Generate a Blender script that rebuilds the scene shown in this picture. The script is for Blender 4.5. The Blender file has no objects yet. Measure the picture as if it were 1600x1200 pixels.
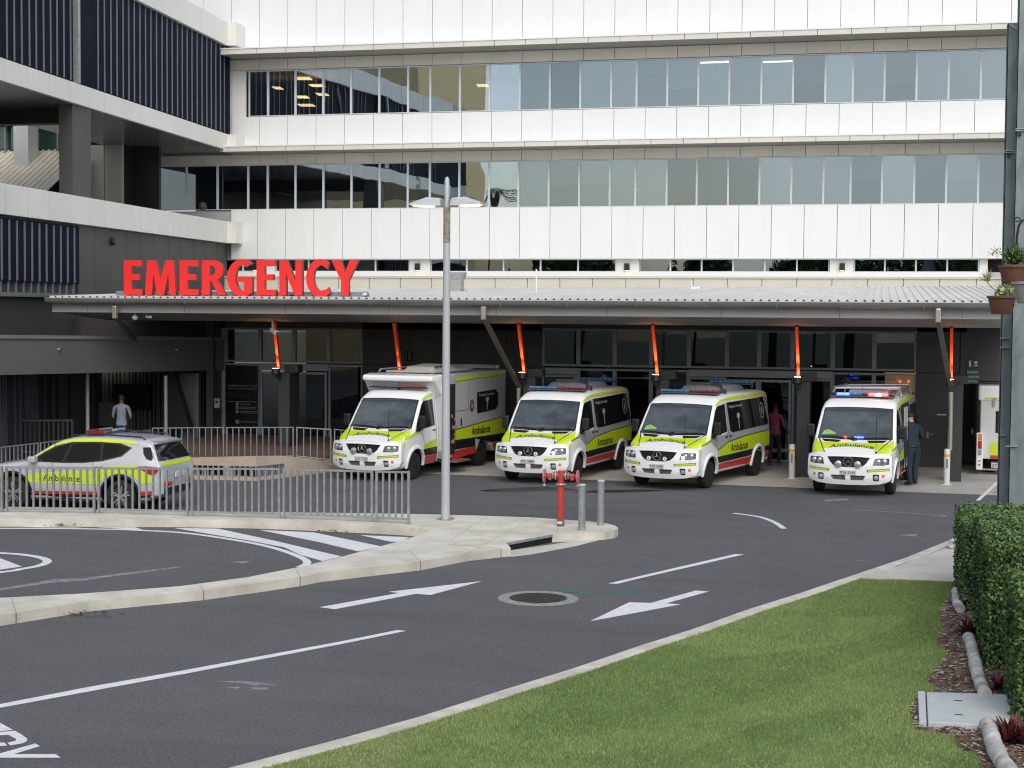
import bpy, bmesh, math, random
import numpy as np
from mathutils import Vector, Matrix
from mathutils.geometry import tessellate_polygon
from mathutils.bvhtree import BVHTree
R = math.radians
PI = math.pi
C = bpy.context.scene.collection
random.seed(7)
rng = np.random.default_rng(7)

# ------------------------------------------------------------------ camera
CAM_H = 4.35
YAW, PITCH, ROLL, FPX = R(-13.42), R(2.69), R(0.3825), 2490.0
cf = Vector((math.sin(YAW)*math.cos(PITCH), math.cos(YAW)*math.cos(PITCH), -math.sin(PITCH)))
cr0 = Vector((math.cos(YAW), -math.sin(YAW), 0))
cu0 = cr0.cross(cf)
cr = math.cos(ROLL)*cr0 + math.sin(ROLL)*cu0
cu = cr.cross(cf)
CO = Vector((0, 0, CAM_H))
cam_d = bpy.data.cameras.new('camera')
cam = bpy.data.objects.new('camera', cam_d); C.objects.link(cam)
cam_d.sensor_width = 36; cam_d.lens = FPX/1600*36; cam_d.clip_start = .2; cam_d.clip_end = 2000
M = Matrix((cr, cu, -cf)).transposed().to_4x4(); M.translation = CO
cam.matrix_world = M
bpy.context.scene.camera = cam

# surveying helpers: where a sight line meets the ground (height z) or an upright plane Y = const
def ray(px, py): return cf + (px-800)/FPX*cr - (py-600)/FPX*cu
def G(px, py, z=0.0):
    d = ray(px, py); return CO + d*((z-CAM_H)/d.z)
def Wp(px, py, Y):
    d = ray(px, py); return CO + d*(Y/d.y)

# ------------------------------------------------------------------ sky, sun, exposure
SUN_EL, SUN_AZ = R(42), R(160)      # azimuth measured clockwise from +Y
wd = bpy.data.worlds.new('World'); bpy.context.scene.world = wd; wd.use_nodes = True
nt = wd.node_tree; nt.nodes.clear()
sky = nt.nodes.new('ShaderNodeTexSky'); sky.sky_type = 'NISHITA'; sky.sun_disc = False
sky.sun_elevation = SUN_EL; sky.sun_rotation = SUN_AZ; sky.dust_density = 2.5; sky.ozone_density = 1.0; sky.air_density = 1.0
cl = nt.nodes.new('ShaderNodeTexNoise'); cl.inputs['Scale'].default_value = 3.2; cl.inputs['Detail'].default_value = 7; cl.inputs['Roughness'].default_value = .55
tc = nt.nodes.new('ShaderNodeTexCoord'); mp = nt.nodes.new('ShaderNodeMapping'); mp.inputs['Scale'].default_value = (1, 1, 2.6)
nt.links.new(tc.outputs['Generated'], mp.inputs[0]); nt.links.new(mp.outputs[0], cl.inputs['Vector'])
rp = nt.nodes.new('ShaderNodeValToRGB'); rp.color_ramp.elements[0].position = .46; rp.color_ramp.elements[1].position = .74
nt.links.new(cl.outputs[0], rp.inputs[0])
mxs = nt.nodes.new('ShaderNodeMix'); mxs.data_type = 'RGBA'
nt.links.new(rp.outputs[0], mxs.inputs[0]); nt.links.new(sky.outputs[0], mxs.inputs[6]); mxs.inputs[7].default_value = (9.2, 9.4, 9.6, 1)
bg = nt.nodes.new('ShaderNodeBackground'); bg.inputs[1].default_value = .085
wo = nt.nodes.new('ShaderNodeOutputWorld')
nt.links.new(mxs.outputs[2], bg.inputs[0]); nt.links.new(bg.outputs[0], wo.inputs[0])
sl = bpy.data.lights.new('sun', 'SUN'); sl.energy = .8; sl.angle = R(50); sl.color = (1, .96, .9)
so = bpy.data.objects.new('sun', sl); C.objects.link(so)
sdir = Vector((math.sin(SUN_AZ)*math.cos(SUN_EL), math.cos(SUN_AZ)*math.cos(SUN_EL), math.sin(SUN_EL)))
so.rotation_euler = (-sdir).to_track_quat('-Z', 'Y').to_euler(); so.location = sdir*60
vs = bpy.context.scene.view_settings
vs.view_transform = 'Standard'; vs.look = 'None'; vs.gamma = 1; vs.exposure = 0.82
vs.use_curve_mapping = False
cy = bpy.context.scene.cycles
cy.max_bounces = 8; cy.transparent_max_bounces = 12; cy.sample_clamp_indirect = 6; cy.use_denoising = True; cy.filter_width = 1.15

# ------------------------------------------------------------------ materials
MATS = {}
def mat(name, col, rough=.6, metal=0, var=0, vscale=3, bump=0, bscale=60, coat=0, emit=None, es=1, ior=1.5, spec=.5, dark=None, vcoord='Object', stretch=None):
    if name in MATS: return MATS[name]
    m = bpy.data.materials.new(name); m.use_nodes = True; MATS[name] = m
    t = m.node_tree; b = t.nodes['Principled BSDF']
    b.inputs['Base Color'].default_value = (*col, 1); b.inputs['Roughness'].default_value = rough
    b.inputs['Metallic'].default_value = metal; b.inputs['IOR'].default_value = ior
    b.inputs['Specular IOR Level'].default_value = spec
    if coat: b.inputs['Coat Weight'].default_value = coat; b.inputs['Coat Roughness'].default_value = .04
    if emit: b.inputs['Emission Color'].default_value = (*emit, 1); b.inputs['Emission Strength'].default_value = es
    if var or bump:
        tc = t.nodes.new('ShaderNodeTexCoord'); vec = tc.outputs[vcoord]
        if stretch:
            mp = t.nodes.new('ShaderNodeMapping'); mp.inputs['Scale'].default_value = stretch
            t.links.new(vec, mp.inputs[0]); vec = mp.outputs[0]
    if var:
        n = t.nodes.new('ShaderNodeTexNoise'); n.inputs['Scale'].default_value = vscale; n.inputs['Detail'].default_value = 9; n.inputs['Roughness'].default_value = .62
        t.links.new(vec, n.inputs['Vector'])
        mr = t.nodes.new('ShaderNodeMapRange'); mr.inputs[1].default_value = .3; mr.inputs[2].default_value = .7
        t.links.new(n.outputs[0], mr.inputs[0])
        mx = t.nodes.new('ShaderNodeMix'); mx.data_type = 'RGBA'
        d = dark or [c*(1-var) for c in col]; l = [min(1, c*(1+var*.5)) for c in col]
        mx.inputs[6].default_value = (*d, 1); mx.inputs[7].default_value = (*l, 1)
        t.links.new(mr.outputs[0], mx.inputs[0]); t.links.new(mx.outputs[2], b.inputs['Base Color'])
        rr = t.nodes.new('ShaderNodeMapRange'); rr.inputs[3].default_value = min(1, rough*1.15); rr.inputs[4].default_value = rough*.85
        t.links.new(n.outputs[0], rr.inputs[0]); t.links.new(rr.outputs[0], b.inputs['Roughness'])
    if bump:
        n2 = t.nodes.new('ShaderNodeTexNoise'); n2.inputs['Scale'].default_value = bscale; n2.inputs['Detail'].default_value = 4
        t.links.new(vec, n2.inputs['Vector'])
        bp = t.nodes.new('ShaderNodeBump'); bp.inputs['Strength'].default_value = bump; bp.inputs['Distance'].default_value = .02
        t.links.new(n2.outputs[0], bp.inputs['Height']); t.links.new(bp.outputs[0], b.inputs['Normal'])
    return m

def glass(name, tint, refl, rough=.0, wave=0):
    if name in MATS: return MATS[name]
    m = bpy.data.materials.new(name); m.use_nodes = True; MATS[name] = m
    t = m.node_tree; t.nodes.clear()
    o = t.nodes.new('ShaderNodeOutputMaterial'); tr = t.nodes.new('ShaderNodeBsdfTransparent'); tr.inputs[0].default_value = (*tint, 1)
    gl = t.nodes.new('ShaderNodeBsdfGlossy'); gl.inputs['Roughness'].default_value = rough; gl.inputs[0].default_value = (.74, .89, 1, 1)
    mx = t.nodes.new('ShaderNodeMixShader')
    lw = t.nodes.new('ShaderNodeLayerWeight'); lw.inputs[0].default_value = .35
    mr = t.nodes.new('ShaderNodeMapRange'); mr.inputs[3].default_value = refl; mr.inputs[4].default_value = min(1, refl+.6)
    t.links.new(lw.outputs['Fresnel'], mr.inputs[0]); t.links.new(mr.outputs[0], mx.inputs[0])
    t.links.new(tr.outputs[0], mx.inputs[1]); t.links.new(gl.outputs[0], mx.inputs[2]); t.links.new(mx.outputs[0], o.inputs[0])
    if wave:
        tc = t.nodes.new('ShaderNodeTexCoord'); n = t.nodes.new('ShaderNodeTexNoise'); n.inputs['Scale'].default_value = .55; n.inputs['Detail'].default_value = 1
        mp = t.nodes.new('ShaderNodeMapping'); mp.inputs['Scale'].default_value = (1.6, 1.6, .5)
        t.links.new(tc.outputs['Object'], mp.inputs[0]); t.links.new(mp.outputs[0], n.inputs['Vector'])
        bp = t.nodes.new('ShaderNodeBump'); bp.inputs['Strength'].default_value = wave; bp.inputs['Distance'].default_value = .05
        t.links.new(n.outputs[0], bp.inputs['Height']); t.links.new(bp.outputs[0], gl.inputs['Normal'])
    return m

WHITE = mat('white_panel', (.785, .81, .815), .38, var=.035, vscale=1.1, coat=.15, stretch=(1.3, 1, .16))
LGREY = mat('pale_grey_panel', (.76, .76, .71), .4, var=.07, vscale=.5)
BEIGE = mat('beige_panel', (.76, .745, .68), .5, var=.08, vscale=.6)
LEDGE = mat('ledge_metal', (.68, .67, .62), .45, var=.1, vscale=1.5, stretch=(.3, 1, 3))
JOINT = mat('joint_shadow_gap', (.50, .51, .51), .8)
FRAME = mat('window_frame_aluminium', (.62, .67, .70), .4)
DFRAME = mat('dark_frame_aluminium', (.24, .27, .29), .45, metal=.1)
CHAR = mat('charcoal_cladding', (.085, .085, .082), .6, var=.12, vscale=.4)
CHARD = mat('dark_cladding', (.02, .02, .022), .5, var=.2, vscale=.8)
SCREEN = mat('navy_screen', (.007, .011, .021), .8, var=.15, vscale=1, spec=.12)
FIN = mat('louvre_fin', (.15, .17, .21), .5)
SOFD = mat('dark_soffit', (.10, .098, .09), .25, var=.15, vscale=.6)
SOFF = mat('canopy_soffit', (.24, .235, .215), .5, var=.1, vscale=.6)
ROOFM = mat('pale_roof_sheet', (.68, .675, .645), .45, var=.14, vscale=.9, stretch=(1, .15, 1))
GUTTER = mat('grey_gutter', (.2, .2, .195), .3, metal=.4, var=.25, vscale=.7)
FASCIA = mat('grey_fascia', (.36, .365, .355), .4, var=.1, vscale=.5)
GALV = mat('galvanised_steel', (.38, .41, .43), .42, metal=.55, var=.28, vscale=9, bump=.05)
GALVP = mat('weathered_galvanised_steel', (.24, .28, .30), .5, metal=.3, var=.35, vscale=5, stretch=(1, 1, .4))
STEEL = mat('brushed_steel', (.5, .48, .43), .32, metal=.8)
CONC = mat('concrete', (.55, .53, .47), .85, var=.17, vscale=1.3, bump=.25, bscale=90)
CONC2 = mat('kerb_concrete', (.62, .595, .52), .85, var=.28, vscale=2.6, bump=.4, bscale=70)
APRON = mat('apron_concrete', (.42, .41, .38), .8, var=.22, vscale=.8, bump=.15)
PAINT = mat('road_paint', (.74, .76, .78), .6, var=.16, vscale=7, bump=.2, bscale=120)
PAINTW = mat('worn_paint', (.26, .27, .285), .8, var=.6, vscale=9)
REDL = mat('sign_red', (.84, .03, .03), .35, coat=.2)
REDD = mat('sign_red_side', (.34, .015, .018), .45)
BLACK = mat('black_plastic', (.012, .012, .013), .42)
RUBBER = mat('rubber', (.018, .018, .019), .75, var=.25, vscale=14)
CHROME = mat('chrome', (.8, .8, .8), .18, metal=1)
ORANGE = mat('orange_prop', (.85, .075, .014), .45)
CWHITE = mat('vehicle_white', (.86, .88, .89), .22, coat=.6)
SILVER = mat('vehicle_silver', (.5, .53, .57), .25, metal=.25, coat=.5)
LIME = mat('reflective_lime', (.59, .74, .02), .3, coat=.3)
YELL = mat('reflective_yellow', (.75, .62, .02), .3)
VRED = mat('reflective_red', (.55, .035, .03), .3, coat=.2)
VBLK = mat('livery_black', (.014, .015, .017), .3)
TGRN = mat('letter_green', (.012, .085, .06), .4)
VGLASS = mat('vehicle_glass', (.010, .012, .014), .03, ior=1.42)
WSGL = mat('windscreen_glass', (.085, .105, .12), .04, ior=1.5, var=.6, vscale=1.3, dark=(.016, .021, .02), stretch=(1, .5, 1))  # blotchy tone paints sky reflections into the glass colour
LENS = mat('lamp_lens', (.55, .58, .6), .08, metal=.6, coat=1)
LAMPW = mat('warm_lamp', (1, .9, .7), .3, emit=(1, .75, .42), es=2.6)
AMBER = mat('amber_lens', (.75, .2, .03), .15, coat=.5)
BLUEP = mat('blue_beacon', (.05, .20, .42), .12, coat=1)
REDP = mat('red_beacon', (.20, .02, .03), .12, coat=1)
BLUEE = mat('blue_beacon_lit', (.1, .15, 1), .2, emit=(.015, .04, 1), es=10)
REDE = mat('red_beacon_lit', (1, .1, .08), .2, emit=(1, .015, .015), es=16)
WHOTE = mat('white_beacon_lit', (1, .9, .9), .2, emit=(1, .45, .35), es=7)
DASH = mat('dashboard_dark', (.02, .02, .022), .8)
PLATE = mat('number_plate', (.62, .60, .60), .4)
PLATET = mat('plate_letter', (.12, .03, .05), .5)
BADGE = mat('badge_white', (.35, .38, .40), .4)

# ------------------------------------------------------------------ mesh builder
class MB:
    def __init__(s): s.v = []; s.f = []; s.m = []
    def add(s, vs, fs, m=0):
        o = len(s.v); s.v += [tuple(v) for v in vs]
        s.f += [tuple(i+o for i in f) for f in fs]; s.m += [m]*len(fs)
    def box(s, x0, y0, z0, x1, y1, z1, m=0):
        x0, x1 = min(x0, x1), max(x0, x1); y0, y1 = min(y0, y1), max(y0, y1); z0, z1 = min(z0, z1), max(z0, z1)
        s.add([(x0,y0,z0),(x1,y0,z0),(x1,y1,z0),(x0,y1,z0),(x0,y0,z1),(x1,y0,z1),(x1,y1,z1),(x0,y1,z1)],
              [(0,3,2,1),(4,5,6,7),(0,1,5,4),(1,2,6,5),(2,3,7,6),(3,0,4,7)], m); return s
    def obox(s, o, a, b, c, m=0):
        o, a, b, c = map(Vector, (o, a, b, c))
        s.add([o, o+a, o+a+b, o+b, o+c, o+a+c, o+a+b+c, o+b+c],
              [(0,3,2,1),(4,5,6,7),(0,1,5,4),(1,2,6,5),(2,3,7,6),(3,0,4,7)], m); return s
    def bar(s, p, q, w, h, m=0, up=(0,0,1)):
        p, q = Vector(p), Vector(q); d = (q-p).normalized(); up = Vector(up)
        if abs(d.dot(up)) > .98: up = Vector((0, 1, 0))
        a = d.cross(up).normalized()*w; b = a.cross(d).normalized()*h
        return s.obox(p-a/2-b/2, q-p, a, b, m)
    def tube(s, pts, r, n=8, m=0, cap=True):
        pts = [Vector(p) for p in pts]; rs = r if hasattr(r, '__len__') else [r]*len(pts)
        o = len(s.v); ref = None
        for i, p in enumerate(pts):
            d = (pts[min(i+1, len(pts)-1)]-pts[max(i-1, 0)]).normalized()
            if ref is None: ref = Vector((0,0,1)) if abs(d.z) < .9 else Vector((1,0,0))
            a = d.cross(ref).normalized(); b = a.cross(d).normalized(); ref = b
            for k in range(n):
                t = 2*PI*k/n; s.v.append(tuple(p+(a*math.cos(t)+b*math.sin(t))*rs[i]))
        for i in range(len(pts)-1):
            for k in range(n):
                k2 = (k+1) % n; s.f.append((o+i*n+k, o+i*n+k2, o+(i+1)*n+k2, o+(i+1)*n+k)); s.m.append(m)
        if cap:
            s.f.append(tuple(o+k for k in range(n))[::-1]); s.m.append(m)
            s.f.append(tuple(o+(len(pts)-1)*n+k for k in range(n))); s.m.append(m)
        return s
    def lathe(s, prof, o=(0,0,0), ax=(0,0,1), n=20, m=0):
        # prof: list of (radius, height)
        o = Vector(o); ax = Vector(ax).normalized(); return s._lathe(prof, o, ax, n, m)
    def _lathe(s, prof, o, ax, n=16, m=0):
        ref = Vector((0,0,1)) if abs(ax.z) < .9 else Vector((1,0,0))
        a = ax.cross(ref).normalized(); b = ax.cross(a); st = len(s.v)
        for r, h in prof:
            for k in range(n):
                t = 2*PI*k/n; s.v.append(tuple(o+ax*h+(a*math.cos(t)+b*math.sin(t))*r))
        for i in range(len(prof)-1):
            for k in range(n):
                k2 = (k+1) % n; s.f.append((st+i*n+k, st+i*n+k2, st+(i+1)*n+k2, st+(i+1)*n+k)); s.m.append(m)
        s.f.append(tuple(st+k for k in range(n))); s.m.append(m)
        s.f.append(tuple(st+(len(prof)-1)*n+k for k in range(n))); s.m.append(m)
        return s
    def prism(s, loops, fn, d0, d1, m=0, ms=None, grid=None, top=True, bottom=True):
        """loops: outer loop and holes in 2D; fn(u, v, d) -> 3D"""
        V, T = tri2d(loops, grid)
        o = len(s.v); n = len(V)
        s.v += [tuple(fn(u, w, d1)) for u, w in V]
        if top: s.f += [tuple(o+i for i in t) for t in T]; s.m += [m]*len(T)
        if bottom and d0 is not None:
            o2 = len(s.v); s.v += [tuple(fn(u, w, d0)) for u, w in V]
            s.f += [tuple(o2+i for i in t)[::-1] for t in T]; s.m += [m]*len(T)
        if d0 is not None:
            ms = m if ms is None else ms
            # walls from boundary edges of the triangulation
            cnt = {}
            for t in T:
                for i in range(len(t)):
                    e = (t[i], t[(i+1) % len(t)]); cnt[e] = cnt.get(e, 0)+1
            o3 = len(s.v); s.v += [tuple(fn(u, w, d1)) for u, w in V]+[tuple(fn(u, w, d0)) for u, w in V]
            for (a, b) in cnt:
                if (b, a) not in cnt: s.f.append((o3+a, o3+n+a, o3+n+b, o3+b)); s.m.append(ms)
        return s
    def build(s, name, mats, parent=None, smooth=None, bevel=0, recalc=True, weld=True):
        me = bpy.data.meshes.new(name)
        me.from_pydata(s.v, [], s.f); me.polygons.foreach_set('material_index', s.m)
        for mt in (mats if isinstance(mats, (list, tuple)) else [mats]): me.materials.append(mt)
        if recalc or weld:
            bm = bmesh.new(); bm.from_mesh(me)
            if weld: bmesh.ops.remove_doubles(bm, verts=bm.verts, dist=1e-5)
            if recalc: bmesh.ops.recalc_face_normals(bm, faces=bm.faces)
            bm.to_mesh(me); bm.free()
        me.update()
        if smooth: 
            me.polygons.foreach_set('use_smooth', [True]*len(me.polygons)); me.set_sharp_from_angle(angle=R(smooth))
        ob = bpy.data.objects.new(name, me); C.objects.link(ob)
        if parent: ob.parent = parent
        if bevel:
            b = ob.modifiers.new('bevel', 'BEVEL'); b.width = bevel; b.segments = 2; b.limit_method = 'ANGLE'; b.angle_limit = R(40)
        return ob

def tri2d(loops, grid=None):
    loops = [[(float(a), float(b)) for a, b in l] for l in loops]
    V = [p for l in loops for p in l]
    T = tessellate_polygon([[Vector((a, b, 0)) for a, b in l] for l in loops])
    if not grid:
        out = []
        for t in T:
            (ax, ay), (bx, by), (cx, cy_) = V[t[0]], V[t[1]], V[t[2]]
            ar = (bx-ax)*(cy_-ay)-(cx-ax)*(by-ay)
            if abs(ar) < 1e-12: continue
            out.append(t if ar > 0 else t[::-1])
        return V, out
    bm = bmesh.new(); vs = [bm.verts.new((a, b, 0)) for a, b in V]
    for t in T:
        try: bm.faces.new([vs[i] for i in t])
        except ValueError: pass
    bmesh.ops.dissolve_limit(bm, angle_limit=.01, verts=bm.verts, edges=bm.edges)
    xs = [v[0] for v in V]; ys = [v[1] for v in V]
    gx, gy = grid if isinstance(grid, tuple) else (grid, grid)
    for k in range(int((max(xs)-min(xs))/gx)+1):
        bmesh.ops.bisect_plane(bm, geom=bm.verts[:]+bm.edges[:]+bm.faces[:], plane_co=(min(xs)+k*gx+gx*.37, 0, 0), plane_no=(1, 0, 0))
    for k in range(int((max(ys)-min(ys))/gy)+1):
        bmesh.ops.bisect_plane(bm, geom=bm.verts[:]+bm.edges[:]+bm.faces[:], plane_co=(0, min(ys)+k*gy+gy*.37, 0), plane_no=(0, 1, 0))
    bmesh.ops.triangulate(bm, faces=bm.faces)
    bm.verts.index_update(); VV = [(v.co.x, v.co.y) for v in bm.verts]
    TT = []
    for f in bm.faces:
        t = tuple(v.index for v in f.verts); (ax, ay), (bx, by), (cx, cy_) = [VV[i] for i in t]
        ar = (bx-ax)*(cy_-ay)-(cx-ax)*(by-ay)
        if abs(ar) > 1e-12: TT.append(t if ar > 0 else t[::-1])
    bm.free(); return VV, TT

TXT = {}
def text2d(st, size=1.0, bold=0.0, sx=1.0, align='CENTER'):
    key = (st, bold)
    if key not in TXT:
        cu_ = bpy.data.curves.new('t', 'FONT'); cu_.body = st; cu_.size = 1; cu_.offset = bold; cu_.resolution_u = 3; cu_.fill_mode = 'FRONT'
        ob = bpy.data.objects.new('t', cu_); C.objects.link(ob)
        dg = bpy.context.evaluated_depsgraph_get(); me = bpy.data.meshes.new_from_object(ob.evaluated_get(dg))
        V = [(v.co.x, v.co.y) for v in me.vertices]; F = [tuple(p.vertices) for p in me.polygons]
        bpy.data.objects.remove(ob); bpy.data.curves.remove(cu_); bpy.data.meshes.remove(me)
        TXT[key] = (V, F)
    V, F = TXT[key]
    x0 = min(v[0] for v in V); x1 = max(v[0] for v in V)
    o = {'CENTER': (x0+x1)/2, 'LEFT': x0}[align]
    return [((v[0]-o)*size*sx, v[1]*size) for v in V], F
def add_text(mb, st, fn, size, m=0, bold=.0, sx=1.0, align='CENTER'):
    V, F = text2d(st, size, bold, sx, align); mb.add([fn(*v) for v in V], F, m)

def tag(o, label=None, cat=None, group=None, kind=None):
    if label: o['label'] = label
    if cat: o['category'] = cat
    if group: o['group'] = group
    if kind: o['kind'] = kind
    return o
def thing(name, label, cat, loc=(0,0,0), rz=0, group=None):
    o = bpy.data.objects.new(name, None); C.objects.link(o); o.location = loc; o.rotation_euler = (0,0,rz); o.empty_display_size = .2
    return tag(o, label, cat, group)
def struct(name, mb, mats, **k): return tag(mb.build(name, mats, **k), kind='structure')
# ================================================================== GROUND
def flat_poly(mb, pts, z0, z1, m=0, ms=None):
    """solid slab from a 2D outline (world XY)"""
    mb.prism([[(p[0], p[1]) for p in pts]], lambda a, b, d: (a, b, d), z0, z1, m, ms)
def gp(l, z): return [(G(x, y, z).x, G(x, y, z).y) for x, y in l]

def asphalt():
    m = bpy.data.materials.new('asphalt'); m.use_nodes = True; t = m.node_tree; b = t.nodes['Principled BSDF']; L = t.links.new
    tc = t.nodes.new('ShaderNodeTexCoord')
    def noise(sc, det, ro=.6):
        n = t.nodes.new('ShaderNodeTexNoise'); n.inputs['Scale'].default_value = sc; n.inputs['Detail'].default_value = det; n.inputs['Roughness'].default_value = ro
        L(tc.outputs['Object'], n.inputs['Vector']); return n.outputs[0]
    def ramp(src, a, b_, c0, c1):
        r = t.nodes.new('ShaderNodeValToRGB'); e = r.color_ramp.elements; e[0].position = a; e[1].position = b_; e[0].color = (*c0, 1); e[1].color = (*c1, 1)
        L(src, r.inputs[0]); return r.outputs[0]
    def mix(f, a, b_, mode='MIX'):
        x = t.nodes.new('ShaderNodeMix'); x.data_type = 'RGBA'; x.blend_type = mode
        if isinstance(f, float): x.inputs[0].default_value = f
        else: L(f, x.inputs[0])
        L(a, x.inputs[6]); L(b_, x.inputs[7]); return x.outputs[2]
    big = ramp(noise(.22, 6), .35, .65, (.088, .0905, .096), (.104, .107, .113))
    mid = ramp(noise(2.2, 6), .3, .7, (.93, .93, .93), (1.06, 1.06, 1.06))
    c = mix(1.0, big, mid, 'MULTIPLY')
    fine = ramp(noise(85, 2, .5), .38, .62, (.55, .55, .55), (1.5, 1.5, 1.48))
    c = mix(1.0, c, fine, 'MULTIPLY')
    gr = ramp(noise(24, 4, .8), .38, .62, (.70, .70, .70), (1.34, 1.34, 1.33)); c = mix(1.0, c, gr, 'MULTIPLY')
    v = t.nodes.new('ShaderNodeTexVoronoi'); v.inputs['Scale'].default_value = 46; L(tc.outputs['Object'], v.inputs['Vector'])
    lt = t.nodes.new('ShaderNodeMath'); lt.operation = 'LESS_THAN'; lt.inputs[1].default_value = .16; L(v.outputs['Distance'], lt.inputs[0])
    n3 = noise(19, 2); gt = t.nodes.new('ShaderNodeMath'); gt.operation = 'GREATER_THAN'; gt.inputs[1].default_value = .60; L(n3, gt.inputs[0])
    an = t.nodes.new('ShaderNodeMath'); an.operation = 'MULTIPLY'; L(lt.outputs[0], an.inputs[0]); L(gt.outputs[0], an.inputs[1])
    rgb = t.nodes.new('ShaderNodeRGB'); rgb.outputs[0].default_value = (.2, .2, .19, 1)
    c = mix(an.outputs[0], c, rgb.outputs[0])
    # dark joints of patched asphalt, long wavy streaks
    w = t.nodes.new('ShaderNodeTexNoise'); w.inputs['Scale'].default_value = .5; w.inputs['Detail'].default_value = 4
    mp = t.nodes.new('ShaderNodeMapping'); mp.inputs['Scale'].default_value = (.25, 1.6, 1); mp.inputs['Rotation'].default_value = (0, 0, .5)
    L(tc.outputs['Object'], mp.inputs[0]); L(mp.outputs[0], w.inputs['Vector'])
    st = ramp(w.outputs[0], .5, .68, (1, 1, 1), (.86, .86, .87)); c = mix(1.0, c, st, 'MULTIPLY')
    L(c, b.inputs['Base Color']); b.inputs['Roughness'].default_value = .82
    bp = t.nodes.new('ShaderNodeBump'); bp.inputs['Strength'].default_value = .5; bp.inputs['Distance'].default_value = .01
    L(noise(110, 3), bp.inputs['Height']); L(bp.outputs[0], b.inputs['Normal'])
    return m
ASPH = asphalt()
g = MB(); g.box(-260, -200, -.3, 260, 260, -.02); struct('ground', g, mat('far_ground', (.10, .11, .07), .9, var=.3, vscale=.3))
g = MB(); g.box(-80, -30, -.015, 40, 64, 0); struct('road', g, ASPH)
# concrete apron in front of the doors
g = MB()
flat_poly(g, [(-15.6, 40.6), (-11.0, 40.18), (-4.33, 39.83), (2.44, 39.42), (9, 39.1), (9, 47), (-15.6, 47)], .001, .006)
for x in (-12.6, -8.6, -4.6, -.55): g.box(x, 40.1, .006, x+.02, 46.2, .0065, 1)
for k in range(2): a = G(1504, 770, .006); b_ = G(1545, 745, .006); g.bar(a+Vector((k*2.4-1.7, 0, 0)), b_+Vector((k*2.4-1.7, 0, 0)), .02, .001, 1)
g.box(-15.4, 43.0, .006, 9, 43.02, .0065, 1)
struct('apron_pavement', g, [APRON, mat('pavement_joint', (.12, .12, .115), .9)])
g = MB(); flat_poly(g, gp([(1525, 781.5), (1531, 782), (1561, 754), (1556, 753)], .011), .007, .011); struct('road_marking', g, PAINT)

# lawn kerb, right
kerb_px = [(-900, 1560), (60, 1278), (353, 1200), (533, 1153), (655, 1119), (777, 1080), (900, 1042), (1000, 1008), (1080, 983), (1167, 952), (1250, 926), (1333, 898), (1417, 870), (1487, 842), (1560, 806), (1640, 770)]
K = [G(x, y, .14) for x, y in kerb_px]
def offset(P, d):
    out = []
    for i, p in enumerate(P):
        t = (P[min(i+1, len(P)-1)]-P[max(i-1, 0)]).normalized(); out.append(Vector((p.x+t.y*d, p.y-t.x*d, p.z)))
    return out
K2 = offset(K, .21)
g = MB(); flat_poly(g, K+K2[::-1], -.01, .14)
struct('lawn_kerb', g, CONC2, bevel=.015)
K3 = [p for p in K2 if p.y < G(1345, 903, .14).y+.05]
lawn = K3+[G(1345, 903, .14), G(1420, 905, .14), G(1510, 909, .14), Vector((3.6, 26.4, .14)), Vector((3.6, 2.5, .14)), Vector((-1, 2.5, .14))]
g = MB(); flat_poly(g, lawn, 0, .12)
TURF = mat('turf', (.17, .24, .07), .95, var=.5, vscale=1.6, bump=.6, bscale=40, dark=(.07, .11, .02))
struct('lawn', g, TURF)
# pavement pad beside the hedge
pad = [p for p in offset(K, .21) if p.y > G(1345, 903, .14).y]
g = MB(); flat_poly(g, [G(1345, 903.2, .14)]+pad+[Vector((9, pad[-1].y, .14)), Vector((9, 26.2, .14)), G(1510, 908.6, .14), G(1420, 904.8, .14)], 0, .135)
g.bar(G(1400, 885, .1355), G(1487, 852, .1355), .02, .001, 1)
struct('pavement', g, [CONC, mat('pavement_joint', (.12, .12, .115), .9)])
# mulch bed
bed = gp([(1503, 912), (1480, 935), (1466, 962), (1478, 985), (1462, 1000), (1482, 1022), (1466, 1045), (1448, 1060), (1466, 1078), (1440, 1083), (1420, 1108), (1434, 1140), (1490, 1150), (1500, 1170), (1530, 1180), (1540, 1210), (1560, 1290), (1600, 1400)], .125)+[(3.6, 12), (3.6, 26.2)]
g = MB(); flat_poly(g, bed, .11, .128)
struct('garden_bed', g, mat('bed_soil', (.19, .15, .115), .95, var=.5, vscale=9, bump=.6, bscale=50))

# ------------------------------------------------------------------ traffic island with railing, inlet
near_top = [(-420, 1010), (-150, 985), (0, 961), (140, 939), (318, 922), (400, 911), (469, 901), (500, 895), (657, 877), (733, 863), (783, 857.5), (798, 856)]
tip = [(791, 848), (862, 835), (905, 833), (945, 831), (960, 828.5), (966, 825.3), (962, 821.5), (950, 818), (925, 815), (900, 813.2), (833, 808.5), (747, 805.5), (647, 803), (500, 801), (300, 798.5), (100, 796), (-160, 795)]
inner = [(-160, 810.5), (0, 811), (140, 811.3), (280, 812), (400, 814), (500, 818), (590, 822), (675, 827), (637, 842), (570, 860), (533, 870), (472, 885), (385, 902), (280, 916), (133, 927), (0, 934), (-150, 940), (-420, 956)]
g = MB(); flat_poly(g, gp(near_top+tip+inner, .15), -.01, .15)
def onk(a, b, off=.004): 
    A = G(*a, .15); B = G(*b, .15); d = (B-A).normalized(); n = Vector((d.y, -d.x, 0)); return A+n*off, B+n*off, n
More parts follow.
